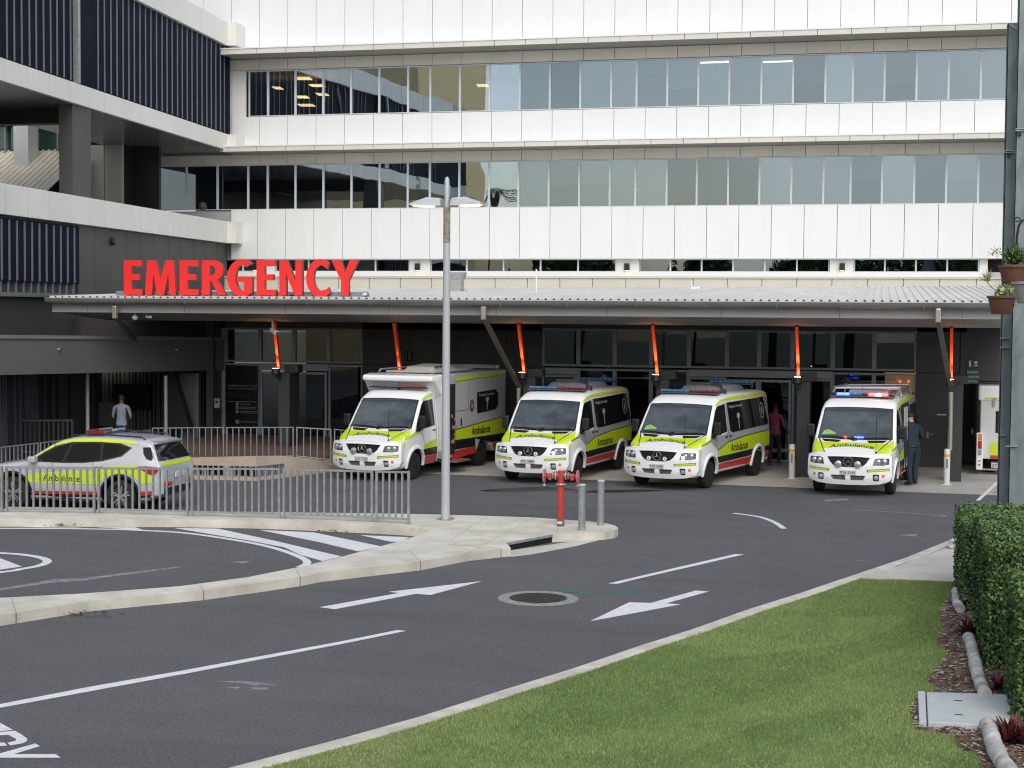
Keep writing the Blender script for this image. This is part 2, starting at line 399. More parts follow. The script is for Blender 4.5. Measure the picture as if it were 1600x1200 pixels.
# expansion joints across the kerb top and face
for a, b in [((318, 922), (312, 914)), ((469, 901), (461, 887)), ((657, 877), (640, 860)), ((783, 857.5), (700, 850)), ((25, 957.5), (18, 934))]:
    A = G(*a, .151); B = G(*b, .151); g.bar(A, B, .008, .002, 1)
    d = (B-A).normalized(); g.box(A.x-.005, A.y-.006, 0, A.x+.005, A.y+.01, .15, 1)
for a, b in [((733, 863), (835, 808.5)), ((868, 834), (878, 811)), ((838, 822), (858, 815)), ((858, 815), (930, 817)), ((705, 843), (762, 806.5))]:
    g.bar(G(*a, .151), G(*b, .151), .007, .002, 1)
struct('traffic_island', g, [CONC2 if False else mat('island_concrete', (.66, .635, .56), .85, var=.2, vscale=1.5, bump=.25, bscale=90, dark=(.46, .44, .37)), mat('kerb_joint', (.22, .215, .19), .9)], bevel=.012)
t = thing('storm_drain', 'kerb inlet drain with galvanised lintel set in the island edge behind the hydrant', 'drain')
A, B, n = onk((791, 848), (862, 835), .002)
g = MB(); g.obox(A-Vector((0, 0, .148)), B-A, n*.006, (0, 0, .10)); g.build('opening', mat('drain_dark', (.006, .006, .006), .9), t)
g = MB(); g.obox(A-Vector((0, 0, .045)), B-A, n*.03, (0, 0, .047)); g.build('lintel', GALV, t, bevel=.006)
A = G(798, 856, .15); A.z = 0; B = G(866, 835, .15); B.z = 0
g = MB(); g.prism([[tuple(G(x, y, .008).xy) for x, y in [(798, 869.5), (830, 866), (900, 853), (946, 841), (905, 844), (866, 850), (795, 860)]]], lambda a, b, d: (a, b, d), .002, .008)
g.build('gutter_slab', CONC, t)

# ------------------------------------------------------------------ painted markings
def marking(polys, m=PAINT, z=.004, name='road_marking'):
    g = MB()
    for p in polys: flat_poly(g, gp(p, z), z-.003, z)
    return struct(name, g, m)
marking([[(500, 948.5), (523, 951.5), (650, 927.5), (673, 929.3), (752, 908), (608, 924.5), (625, 926.2)]])
marking([[(923, 970), (983, 941), (1017, 941.9), (1087, 922.7), (1107, 924), (1040, 942.7), (1063, 944), (1000, 956)]])
marking([[(951, 911.5), (965, 911.8), (1000, 903.2), (1085, 884), (1162, 866), (1148, 865.8), (1060, 886), (1000, 900)]])
marking([[(-700, 1252), (0, 1100), (140, 1073), (280, 1048.5), (533, 1002), (620, 984.5), (634, 985.5), (533, 1006), (280, 1054), (0, 1105.5), (-700, 1262)]])
def curve_line(px, w, z=.004, m=PAINT):
    P = [G(x, y, z) for x, y in px]; Q = []
    for i in range(len(P)-1):
        a, b, c_, d = P[max(i-1, 0)], P[i], P[i+1], P[min(i+2, len(P)-1)]
        for k in range(8): t = k/8; Q.append(.5*((2*b)+(c_-a)*t+(2*a-5*b+4*c_-d)*t*t+(3*b-a-3*c_+d)*t**3))
    Q.append(P[-1]); L_, R_ = [], []
    for i, p in enumerate(Q):
        t = (Q[min(i+1, len(Q)-1)]-Q[max(i-1, 0)]).normalized(); n = Vector((t.y, -t.x, 0))*w/2; L_.append(p+n); R_.append(p-n)
    g = MB(); g.add(L_+R_, [(i, i+1, len(Q)+i+1, len(Q)+i) for i in range(len(Q)-1)]); return struct('road_marking', g, m, recalc=False)
curve_line([(1146, 801.7), (1187, 807.7), (1211, 816.5), (1225, 826)], .12)
# the two painted letters at the lower left ("C", "Y") of the word on the road
k = 133/1596
def lp(l): return [(x*k, 1100+y*k) for x, y in l]
marking([lp([(-500, 380), (0, 350), (235, 480), (0, 505), (-500, 560)]),
         lp([(-900, 640), (0, 525), (285, 500), (400, 570), (512, 650), (505, 690), (430, 730), (190, 770), (140, 725), (290, 688), (310, 655), (150, 570), (0, 580), (-900, 690)]),
         lp([(-900, 760), (0, 722), (90, 725), (130, 775), (0, 780), (-900, 830)]),
         lp([(-900, 1050), (0, 925), (660, 738), (745, 785), (245, 938), (1040, 938), (1130, 1000), (0, 1000), (-900, 1110)])], name='road_lettering')
# carpark lane: curved lines and hatching
curve_line([(-200, 828), (0, 825.5), (150, 826.5), (240, 829.5), (301, 834), (385, 846.7), (434, 857.8), (470, 870.8), (480, 879.5), (468, 886.3)], .14)
marking([[(273, 825), (341, 826), (430, 845), (533, 869.3), (504, 876.3), (470, 867), (444.5, 855), (390, 844.5), (330, 834.5)],
         [(406, 828), (490, 831.8), (595, 853.5), (560, 861.5), (500, 847)],
         [(563, 836), (640, 839.5), (627, 846), (610, 846)],
         [(30, 822.6), (86, 822.8), (128, 824.4), (60, 823.6)], [(152, 823.8), (212, 824), (227, 829), (180, 825.4)]])
marking([[(-200, 855), (0, 872), (34, 885), (0, 889.8), (-200, 903)]])
marking([[(-100, 930), (0, 919.5), (60, 909.5), (85, 904.8), (130, 903.5), (180, 897), (275, 885.6), (284, 886), (180, 900), (130, 907), (90, 909.5), (60, 913.5), (0, 922.5), (-100, 934)],
         [(358, 878), (380, 877), (395, 876.6), (380, 880)]], PAINTW)
for p in ([[(341, 1064), (385, 1064), (400, 1066), (434, 1070), (400, 1070.5), (375, 1067)], [(350, 1074), (375, 1073), (372, 1076)], [(388, 1074), (418, 1074), (420, 1077), (400, 1077)]],
          [[(1285, 781), (1330, 779), (1322, 781), (1290, 783)], [(1452, 803), (1480, 806), (1478, 808), (1456, 805)], [(1402, 836), (1434, 834), (1430, 838)], [(1335, 875), (1364, 877), (1340, 876.4)]],
          [[(1330, 796), (1420, 801), (1485, 806), (1485, 806.5), (1420, 801.4), (1330, 796.4)]]):
    marking(p, PAINTW, name='worn_marking')
marking([[(748, 766), (800, 762), (850, 760.5), (890, 763), (905, 766), (880, 767.5), (840, 767), (795, 769), (760, 768)],
         [(893, 769), (930, 766), (1000, 764.5), (1040, 766), (1010, 768.5), (940, 770)]], mat('wet_asphalt', (.018, .019, .02), .45), name='wet_patch')
marking([[(948, 925), (985, 922.5), (1000, 926), (985, 928), (955, 927)]], mat('green_survey_paint', (.03, .16, .10), .8, var=.6, vscale=12, dark=(.05, .07, .07)), name='survey_paint')
marking([[(862, 922), (905, 922), (930, 927), (922, 931), (905, 926), (870, 924.6)]], mat('green_survey_paint', (.03, .16, .10), .8), z=.005, name='survey_paint')

curve_line([(-200, 861), (-60, 862.2), (0, 864), (38, 866.8), (64, 871.3), (74, 877), (62, 883.5), (33, 889), (0, 894), (-200, 915)], .15)
# manhole
c = G(841, 935.2, 0)
t = thing('manhole_cover', 'round iron manhole cover in a concrete ring on the road', 'manhole cover', (c.x, c.y, 0))
g = MB(); pr = [(.44, .006), (.44, .011), (.60, .011), (.61, .002)]
n = 40; vs_ = []; 
for r_, z in pr:
    for i in range(n):
        a = 2*PI*i/n; vs_.append((r_*math.cos(a)*1.0, r_*math.sin(a)*(1.0), z))
g.add(vs_, [(j*n+i, j*n+(i+1) % n, (j+1)*n+(i+1) % n, (j+1)*n+i) for j in range(3) for i in range(n)])
g.build('collar', mat('collar_concrete', (.30, .30, .28), .9, var=.35, vscale=8, bump=.3), t)
g = MB(); g.lathe([(.44, 0), (.44, .009)], n=40)
for i in range(-6, 7):
    for j in range(-6, 7):
        if (i*i+j*j) < 36: g.box(i*.065-.02, j*.065-.02, .009, i*.065+.02, j*.065+.02, .015)
g.build('cover', mat('manhole_iron', (.05, .047, .043), .6, metal=.4, var=.4, vscale=12), t)
g = MB(); g.box(.02, -.47, .009, .10, -.42, .018); g.build('lifting_slot', BLACK, t)

# ------------------------------------------------------------------ lawn blades (uncountable)
def point_in(P, x, y):
    ins = np.zeros(len(x), bool); n = len(P)
    for i in range(n):
        x1, y1 = P[i][0], P[i][1]; x2, y2 = P[(i+1) % n][0], P[(i+1) % n][1]
        c_ = ((y1 > y) != (y2 > y)) & (x < (x2-x1)*(y-y1)/((y2-y1) if y2 != y1 else 1e-9)+x1); ins ^= c_
    return ins
def vis(x, y, z):
    dx, dy, dz = x, y, z-CAM_H
    d = dx*cf.x+dy*cf.y+dz*cf.z; u = (dx*cr.x+dy*cr.y+dz*cr.z)/d*FPX+800; v = 600-(dx*cu.x+dy*cu.y+dz*cu.z)/d*FPX
    return (u > -60) & (u < 1700) & (v < 1290)
def blades(name, poly, N, hmin, hmax, w, z0, mats_, label=None, excl=None):
    xs = [p[0] for p in poly]; ys = [p[1] for p in poly]
    x = rng.uniform(min(xs), max(xs), N*4); y = rng.uniform(max(min(ys), 11), max(ys), N*4)
    k = point_in(poly, x, y) & vis(x, y, z0)
    if excl is not None: k &= ~(point_in(excl, x, y) & (rng.random(len(x)) > .06))
    x, y = x[k][:N], y[k][:N]; n = len(x)
    pat = np.sin(x*1.7+np.sin(y*.9)*2)*.5+np.sin(y*2.3+x*.7)*.5
    h = rng.uniform(hmin, hmax, n)*(1+.25*pat); a = rng.uniform(0, 2*PI, n); l = rng.uniform(.2, .9, n)*h; b = rng.uniform(0, 2*PI, n)
    V = np.empty((n, 3, 3)); V[:, 0] = np.stack([x-np.cos(a)*w, y-np.sin(a)*w, np.full(n, z0)], 1)
    V[:, 1] = np.stack([x+np.cos(a)*w, y+np.sin(a)*w, np.full(n, z0)], 1)
    V[:, 2] = np.stack([x+np.cos(b)*l, y+np.sin(b)*l, z0+h], 1)
    me = bpy.data.meshes.new(name); me.vertices.add(3*n); me.vertices.foreach_set('co', V.reshape(-1))
    me.loops.add(3*n); me.loops.foreach_set('vertex_index', np.arange(3*n)); me.polygons.add(n)
    me.polygons.foreach_set('loop_start', np.arange(0, 3*n, 3)); me.update()
    mi = rng.choice(len(mats_), n, p=[.42, .33, .17, .08][:len(mats_)] if len(mats_) == 4 else None)
    mi = np.where((pat > .35) & (rng.random(n) < .5), 1, mi)
    big = np.sin(x*.8+1.3*np.sin(y*.5))+np.sin(y*.63+x*.4+1)*.8+np.sin(x*2.9-y*1.9)*.4-(x+1.5)*.25; mi = np.where((big > .7) & (rng.random(n) < .34), 3, mi); mi = np.where((big < -.6) & (rng.random(n) < .55), 2, mi)
    me.polygons.foreach_set('material_index', mi.astype(np.int32))
    for m_ in mats_: me.materials.append(m_)
    o = bpy.data.objects.new(name, me); C.objects.link(o); o['kind'] = 'stuff'
    if label: tag(o, label, 'grass')
    return o
GR = [mat('grass_a', (.20, .295, .095), .7), mat('grass_b', (.29, .37, .135), .7), mat('grass_c', (.145, .24, .07), .7), mat('grass_dry', (.42, .40, .22), .8)]
lp2 = [(p.x, p.y) for p in [q for q in offset(K, .175) if q.y < G(1345, 903, .14).y+.05]+[G(1345, 902, .14)]+lawn[len(K3)+1:]]
blades('grass', lp2, 270000, .014, .034, .004, .12, GR, 'short mown green grass covering the lawn beside the road', bed)
# ================================================================== MAIN HOSPITAL BLOCK
YF = 62.0
WGL = glass('window_glass', (.30, .33, .34), .25, wave=.14)
WGS = [WGL, glass('window_glass_light', (.34, .37, .38), .29, wave=.1), glass('window_glass_dark', (.26, .28, .28), .20, wave=.2)]
MGL = glass('window_glass_mirror', (.30, .31, .32), .46, wave=.16)
DGL = glass('door_glass', (.16, .17, .17), .035, wave=.05)
INT = mat('interior_wall', (.12, .12, .12), .9)
INTC = mat('interior_ceiling', (.2, .2, .2), .9)
STRIP = mat('ceiling_strip_lamp', (1, .9, .7), .4, emit=(1, .70, .36), es=3.0)
BLIND = mat('blind_fabric', (.42, .46, .48), .9)
hosp = thing('hospital_building', 'white panelled main hospital block with long window bands behind the emergency canopy', 'building', (-10, YF, 0))
HX0, HX1 = -31.2, 11.0
def W2(n, m, mats_, parent=hosp, **k):
    for i, v in enumerate(m.v): m.v[i] = (v[0]-parent.location.x, v[1]-parent.location.y, v[2]-parent.location.z)
    return m.build(n, mats_, parent, **k)
def panels(mb, x0, x1, z0, z1, y, mod=1.235, ph=0, dep=.09, m=0, gap=.02):
    """row of flat cladding panels facing -Y with open joints"""
    k = math.floor((x0-ph)/mod); xs = [x0]
    while ph+(k+1)*mod < x1-.05:
        if ph+(k+1)*mod > x0+.05: xs.append(ph+(k+1)*mod)
        k += 1
    xs.append(x1)
    for a, b in zip(xs, xs[1:]): mb.box(a+gap/2, y, z0, b-gap/2, y+dep, z1, m)
jx = Wp(449.5, 75, YF).x
zt = 20.5
# structural backing with openings left between the bands
g = MB()
for z0, z1 in [(5.0, 5.84), (6.33, 8.36), (10.27, 12.2), (14.1, zt)]: g.box(HX0, YF+.10, z0, HX1, YF+.35, z1)
W2('wall_backing', g, JOINT)
g = MB(); panels(g, HX0, HX1, 14.98, zt, YF, ph=jx); W2('upper_wall', g, WHITE)
g = MB(); panels(g, -26.9, HX1, 10.99, 12.21, YF, ph=jx); panels(g, HX0, -26.9, 10.99, 12.21, YF, ph=jx); W2('spandrel', g, WHITE)
g = MB(); panels(g, -26.75, HX1, 6.36, 8.37, YF-.25, ph=jx, dep=.34); g.box(-26.75, YF-.24, 6.34, HX1, YF+.1, 6.36); W2('spandrel', g, WHITE)
g = MB(); panels(g, -26.6, HX1, 14.13, 14.56, YF, ph=jx); g.box(HX0, YF, 14.13, -26.6, YF+.09, 14.56); W2('lintel_panel', g, BEIGE)
g = MB(); g.box(HX0, YF, 12.21, -26.2, YF+.09, 14.12); W2('corner_panel', g, WHITE)
g = MB(); panels(g, -30.7, HX1, 10.26, 10.66, YF, ph=jx); W2('lintel_panel', g, BEIGE)
g = MB(); g.box(HX0, YF, 8.37, -30.32, YF+.09, 10.26); g.box(-30.3, YF-.02, 8.37, -30.22, YF+.1, 10.26, 0); W2('corner_panel', g, WHITE)
for zb, zh, x0 in [(14.56, .20, -26.75), (10.64, .19, -26.75)]:
    g = MB(); y0 = YF-1.4
    zf = zb+.02
    # wedge shaped sunshade: soffit, fascia panels, top
    panels(g, x0, HX1, zf, zf+zh, y0, ph=jx+.45, dep=.06, m=0, gap=.02)
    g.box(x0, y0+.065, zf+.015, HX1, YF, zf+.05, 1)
    g.box(x0, y0-.03, zf+zh, HX1, YF, zf+zh+.05, 2)
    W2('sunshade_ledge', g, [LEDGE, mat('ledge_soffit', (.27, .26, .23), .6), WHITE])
# window bands: frames and panes, one part each
rbw = random.Random(5)
def window(x0, x1, z0, z1, y, parent=hosp, gm=WGL, fm=FRAME, t=.034, name='window', blind=None, dep=.12):
    ox, oy, oz = parent.location
    g = MB(); g.box(x0, y, z0, x0+t, y+dep, z1); g.box(x1-t, y, z0, x1, y+dep, z1); g.box(x0+t, y, z1-t, x1-t, y+dep, z1); g.box(x0+t, y, z0, x1-t, y+dep, z0+t)
    w = W2(name, g, fm, parent)
    g = MB(); q_ = [rbw.uniform(-.0028, .0028) for _ in range(3)]; g.add([(x0+t-ox, y+.055+q_[0]-oy, z0+t-oz), (x1-t-ox, y+.055+q_[1]-oy, z0+t-oz), (x1-t-ox, y+.055+q_[1]+q_[2]-oy, z1-t-oz), (x0+t-ox, y+.055+q_[0]+q_[2]-oy, z1-t-oz)], [(0, 1, 2, 3)]); g.build('pane', gm, w)
    if blind:
        g = MB(); g.box(x0+t-ox, y+.2-oy, z1-t-(z1-z0)*blind-oz, x1-t-ox, y+.22-oy, z1-t-oz); g.build('blind', BLIND, w)
    return w
def mull(pxs, py): return [Wp(x, py, YF).x for x in pxs]
row1 = mull([388, 418, 461, 504.5, 548, 592, 637, 672, 718, 764.5, 811.7, 858.8, 906.5, 954.8, 994.5, 1042.5, 1091, 1139.5, 1189.5, 1239, 1289.5, 1332.5, 1382, 1432, 1482, 1532.5, 1580], 140)
row1 += [row1[-1]+1.2*i for i in range(1, 6)]
row2 = mull([245, 290.5, 339, 387, 417.5, 461, 504.5, 548.5, 592.5, 636.5, 671, 717, 763.5, 809.7, 857, 904.5, 952.5, 992.5, 1041.5, 1088.5, 1137.5, 1186.5, 1236.5, 1286.5, 1329, 1378, 1428.5, 1478.5, 1528.5, 1578], 290)
row2 += [row2[-1]+1.2*i for i in range(1, 6)]
rb = random.Random(3)
for i, (a, b) in enumerate(zip(row1, row1[1:])): window(a+.001, b-.001, 12.23, 14.1, YF+.02, gm=WGS[rb.choice([0, 0, 1, 1, 2])] if i > 9 else MGL, blind=(rb.choice([.97, .97, .97, .6, None]) if i > 9 else None))
for i, (a, b) in enumerate(zip(row2, row2[1:])): window(a+.001, b-.001, 8.39, 10.25, YF+.02, gm=WGS[rb.choice([0, 0, 1, 1, 2])] if i > 12 else MGL, blind=(rb.choice([.97, .5, .97, .97, None]) if i > 12 else None))
slits = [(-27.3, -25.4, 2), (-24.9, -19.12, 4), (-18.22, -10.64, 5), (-9.7, -2.4, 6), (-1.47, 3.08, 4)]
for a, b, n in slits:
    for i in range(n): window(a+(b-a)*i/n, a+(b-a)*(i+1)/n, 5.84, 6.34, YF+.05, t=.03, gm=glass('slit_glass', (.14, .14, .14), .22, wave=.25))
# piers between slit windows, with base band
g = MB(); prev = -25.0
for (a, b, n), nx in zip(slits[1:], [s[0] for s in slits[2:]]+[3.42]): g.box(b+.02, YF+.02, 5.84, nx-.02, YF+.14, 6.34)
g.box(-26.7, YF, 5.66, 3.42, YF+.1, 5.84); g.box(-25.4, YF+.02, 5.84, -24.92, YF+.14, 6.34)
W2('pier', g, WHITE)
g = MB(); g.box(3.44, YF+.9, 5.0, HX1, YF+1, 6.4); W2('recess_wall', g, mat('brown_recess', (.08, .06, .045), .8))
g = MB(); panels(g, -27, 3.9, 4.4, 5.58, YF-.6, mod=1.31, ph=Wp(577, 440, YF-.6).x, dep=.08, gap=.03); g.box(-27, YF-.66, 5.58, 3.9, YF, 5.64); g.box(-27, YF-.52, 4.4, 3.9, YF-.4, 5.58, 1)
W2('parapet_band', g, [mat('beige_band', (.58, .565, .50), .5, var=.07, vscale=.5), JOINT])
# interiors
g = MB()
for z0, z1 in [(8.2, 10.4), (12.1, 14.25)]:
    g.box(HX0, YF+6, z0, HX1, YF+6.1, z1, 0); g.box(HX0, YF+.4, z1, HX1, YF+6, z1+.05, 1); g.box(HX0, YF+.4, z0-.05, HX1, YF+6, z0, 0)
    for x in range(-28, 10, 7): g.box(x, YF+2.5, z0, x+.15, YF+6, z1, 0)
g.box(HX0, YF+2, 5.6, HX1, YF+2.1, 6.6, 0); g.box(HX0, YF+.4, 6.5, HX1, YF+2, 6.55, 1)
W2('interior', g, [INT, INTC])
g = MB()
for px, py, l in [(430, 136, .5), (470, 121, 1.0), (492, 132, .9), (468, 150, .8), (475, 163, 1.0), (500, 146, .7), (752, 132, .7)]:
    p = Wp(px, py, YF+2.6); l *= .62; g.obox((p.x-l/2, p.y, min(p.z, 14.2)), (l, .15, 0), (-.1, .7, 0), (0, 0, .03))
for px, py in [(1118, 98), (1149, 97), (1215, 97), (1447, 88)]:
    p = Wp(px, py, YF+.9); g.box(p.x-.6, p.y, p.z, p.x+.6, p.y+.1, p.z+.05)
for px, py in [(1005, 297), (1342, 252), (1342, 261), (1342, 270)]:
    p = Wp(px, py, YF+.9); g.box(p.x-.45, p.y, p.z, p.x+.45, p.y+.1, p.z+.04)
W2('ceiling_light', g, STRIP)
# black wall lights on the piers
for px in (399, 653, 980, 1316):
    p = Wp(px, 417, YF)
    t = thing('wall_light', 'black box wall light %s' % {399: 'behind the letter G of the red sign', 653: 'between the red sign and the lamp post', 980: 'above the middle of the canopy roof', 1316: 'high on the right, above the flashing ambulance'}[px], 'wall light', (p.x, YF-.02, p.z), 0, 'black box lights along the white wall')
    g = MB(); g.box(-.1, -.12, -.14, .1, .02, .14); g.build('housing', BLACK, t, bevel=.01)
    g = MB(); g.box(-.07, -.10, -.148, .07, -.02, -.141); g.build('lamp', LAMPW, t)

# ================================================================== LEFT WING (dark screens and pale bands)
wing = thing('hospital_wing', 'dark louvred wing with pale panel bands coming forward on the left', 'building', (-26.7, YF, 0))
WX = lambda y: -26.7-.0875*(y-YF)
wd_ = Vector((-.0875, 1, 0)).normalized(); wn = Vector((wd_.y, -wd_.x, 0))     # wn points to +X (outwards)
def wbox(mb, y0, y1, z0, z1, o0, o1, m=0):
    """box on the wing face between Y y0..y1; o = distance out of the face"""
    a = Vector((WX(y0), y0, z0))+wn*o0; b = Vector((WX(y1), y1, z0))+wn*o0
    mb.obox(a, b-a, wn*(o1-o0), (0, 0, z1-z0), m)
def wy(px, py=200):
    d = ray(px, py); t = (-26.7+.0875*YF)/(d.x+.0875*d.y); return CAM_H*0+d.y*t
def wpanels(mb, z0, z1, o0, o1, ys, m=0):
    for a, b in zip(ys, ys[1:]): wbox(mb, a+.015, b-.015, z0, z1, o0, o1, m)
yj = [36.0, 37.6, 39.0, 40.05]+[wy(x) for x in (8, 43.5, 77, 109.5, 140, 163.5, 191.5, 219.5, 245, 270, 293.5, 316.5, 338.5, 360)]
for i in range(len(yj)): pass
yend = 63.2
g = MB(); wbox(g, 34, 50, 10.8, 15.9, -9, -.25); wbox(g, 50, yend, 10.8, 15.9, -4.2, -.25); W2('upper_volume', g, CHARD, wing)
g = MB(); wpanels(g, 10.78, 11.42, -.22, 0, yj+[yend]); wbox(g, 34, yend-.02, 10.8, 11.4, -.24, -.2, 1); W2('lower_fascia', g, [LGREY, JOINT], wing)
g = MB(); wpanels(g, 15.02, 15.95, -.22, 0, [36, 38, 40, 42, 44, 46, 48]+[wy(x, 20) for x in (216, 242, 267, 291, 314, 336.5, 358)]+[yend]); wbox(g, 34, yend-.02, 15.04, 15.93, -.24, -.2, 1); W2('upper_fascia', g, [LGREY, JOINT], wing)
g = MB(); wbox(g, 34, 46.4, 11.45, 15.0, -.2, -.14); wbox(g, 47.1, 61.2, 11.45, 15.0, -.2, -.14); W2('screen', g, SCREEN, wing)
g = MB()
for x in (4.5, 17, 28.5, 40, 52, 62.5, 74, 85, 95, 105.5, 116, 126.3): y = wy(x, 120); wbox(g, y, y+.045, 11.5, 14.98, -.14, -.105)
for y in (38.2, 38.9, 39.5, 40.1): wbox(g, y, y+.045, 11.5, 14.98, -.14, -.105)
W2('louvre', g, FIN, wing)
g = MB()
for x in (158.7, 168.7, 178.7, 188, 197.5, 206.3, 215, 223.7, 232.5, 240.7, 249.5, 258, 265.7, 273.7, 282, 289.3, 297, 304.5, 312.5, 320, 327.5, 334.5, 341.5, 348.7, 355): y = wy(x, 140); wbox(g, y, y+.045, 11.5, 14.98, -.14, -.105)
W2('louvre', g, FIN, wing)
g = MB(); wbox(g, 46.45, 46.62, 11.45, 15.0, -.2, .02); wbox(g, 46.62, 47.1, 11.45, 15.0, -.2, -.06, 1); wbox(g, 61.2, 61.5, 11.45, 15, -.2, -.02, 1); W2('screen_post', g, [GALV, SCREEN], wing)
g = MB(); wbox(g, 34, 50, 10.74, 10.79, -9, -.01); wbox(g, 50, yend, 10.74, 10.79, -4.2, -.01); W2('soffit', g, SOFD, wing)
g = MB(); wbox(g, 34, 57, 7.5, 10.75, -9.3, -9.1); W2('unseen_reflection_block', g, CHARD, wing)  # unseen wall added so the left panes reflect dark instead of sky
g = MB(); a = Wp(92, 200, 46.3); g.box(a.x, 46.3, 7.84, WX(47.5)-.03, 47.5, 10.75); W2('undercroft_column', g, CHAR, wing)
g = MB(); g.box(-40, 46.9, 10.25, a.x, 47.4, 10.75); W2('undercroft_beam', g, CHARD, wing)
for z0, z1 in ((10.90, 11.42), (15.02, 15.95), (6.98, 7.86)):
    g = MB(); g.box(-26.72, 61.1, z0, -26.24, YF-.03 if z0 > 8 else YF-.28, z1); W2('band_end', g, LGREY, wing)
# lower volume
g = MB(); wbox(g, 34, 61.8, -.1, 7.05, -9, -.3, 0); W2('lower_volume', g, CHAR, wing)
g = MB(); wpanels(g, 6.98, 7.86, -.35, 0, yj+[yend]); wbox(g, 34, yend-.02, 7.0, 7.8, -.4, -.33, 1); wbox(g, 34, yend, 7.0, 7.4, -9, -.4, 1); W2('parapet_fascia', g, [LGREY, JOINT], wing)
ys_ = [46.9+i*1.35 for i in range(12)]
g = MB(); wpanels(g, 2.8, 6.95, -.3, -.24, [y for y in ys_ if y < 61.9]); W2('wall_panel', g, CHAR, wing)
g = MB(); wbox(g, 34, 46.7, 5.05, 6.9, -.3, -.1); W2('screen', g, SCREEN, wing)
g = MB()
for x in (6, 18, 30, 42, 53.5, 65, 76, 87.5, 98.3, 109, 119.5): y = wy(x, 380); wbox(g, y, y+.05, 5.1, 6.85, -.1, -.06); wbox(g, y+.01, y+.05, 4.72, 5.1, -.16, -.1)
W2('louvre', g, FIN, wing)
g = MB(); wbox(g, 34, 48.2, 4.62, 4.74, -.3, .08); W2('rail_ledge', g, GUTTER, wing)
g = MB(); 
for y in (43.5, 44.9, 46.2, 47.6): pass
p = Vector((WX(49.6), 49.6, 6.55)); g.lathe([(.13, 0), (.13, .12), (.09, .17)], p-wn*.24, wn); W2('vent', g, CHARD, wing)
# undercroft backdrop: cream ribbed roof, ribbon window, column, pale wall
ann = thing('cream_roofed_annex', 'low annex with cream ribbed roof and green glass seen through the undercroft', 'building', (-33, 56, 0))
def W3(n, m, mats_, **k): return W2(n, m, mats_, ann, **k)
CREAM = mat('cream_roof_sheet', (.80, .76, .62), .5, var=.08, vscale=.5)
g = MB(); P0, P1 = Vector((-46, 52, 7.4)), Vector((-30.9, 52, 7.4)); up_ = Vector((0, 5.5, 3.05))
g.obox(P0, P1-P0, up_, (0, 0, .05))
for i in range(60): g.obox(P0+(P1-P0)*(i/60)+Vector((0, 0, .05)), (.07, 0, 0), up_, (0, 0, .05))
W3('roof', g, CREAM)
g = MB(); g.box(-46, 57.5, 10.4, -32.2, 57.6, 11.5); W3('window', g, mat('green_tint_glass', (.02, .06, .05), .05, ior=1.8, coat=.5))
g = MB()
for x in (-34.5, -32.2):
    g = MB(); g.box(x, 57.3, 10.4, x+.07, 57.5, 11.5); W3('mullion', g, DFRAME)
a = Wp(21, 220, 56.2); b = Wp(44, 220, 56.2)
g = MB(); g.box(a.x, 56.2, 9.6, b.x, 56.9, 11.5); g.box(a.x-.1, 56.1, 9.5, b.x+.1, 57, 9.75); W3('column', g, WHITE)
g = MB(); g.box(-46, 57.2, 11.5, -31.5, 58, 14.5); W3('parapet', g, CHARD)
g = MB(); g.box(-46, 58.9, 6, -28.6, 59.1, 14); W3('back_wall', g, CHARD)
a = Wp(142, 260, 58); b = Wp(190, 260, 58); c = Wp(223, 260, 60)
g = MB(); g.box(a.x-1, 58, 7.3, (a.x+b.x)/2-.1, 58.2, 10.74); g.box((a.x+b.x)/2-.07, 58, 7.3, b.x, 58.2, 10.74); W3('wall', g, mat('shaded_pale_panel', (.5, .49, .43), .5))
g = MB(); g.box(b.x, 58.3, 7.3, c.x, 60, 10.74); W3('dark_wall', g, CHARD)
g = MB(); p = Wp(317, 328, 58.5); g.lathe([(.10, 0), (.16, .1), (.14, .25), (.03, .32)], p, (0, 0, 1), 12)
tag(g.build('roof_vent', CHARD), 'small dark cowl vent on top of the grey parapet band', 'vent')
# ================================================================== EMERGENCY CANOPY
YC = 40.0
can = thing('emergency_canopy', 'long pale sheet-roofed canopy over the ambulance bay with raked orange props', 'canopy', (-9, YC, 0))
def WC(n, m, mats_, **k): return W2(n, m, mats_, can, **k)
XL, XR = -22.65, 3.3
g = MB()
Pf = lambda x, o=0: Vector((x, 39.84, 4.60+o))
def rfz(x, y): 
    zb = 5.10+(x+22)/25*.21
    return 4.60+(y-39.84)/(61.4-39.84)*(zb-4.60)
for i in range(40):
    x0 = XL+(XR-XL)*i/40; x1 = XL+(XR-XL)*(i+1)/40
    d0 = -2.9 if i == 0 else x0-XL-(x0-XL)*0-2.9*(1-i/40)+XL-XL
    bx0 = x0-2.9*(1-i/40)+.3*(i/40); bx1 = x1-2.9*(1-(i+1)/40)+.3*((i+1)/40)
    g.add([(x0, 39.84, 4.60), (x1, 39.84, 4.60), (bx1, 61.4, rfz(bx1, 61.4)), (bx0, 61.4, rfz(bx0, 61.4)),
           (x0, 39.84, 4.56), (x1, 39.84, 4.56), (bx1, 61.4, rfz(bx1, 61.4)-.04), (bx0, 61.4, rfz(bx0, 61.4)-.04)], [(0, 1, 2, 3), (7, 6, 5, 4), (0, 4, 5, 1), (1, 5, 6, 2), (3, 2, 6, 7), (0, 3, 7, 4)])
n = 124
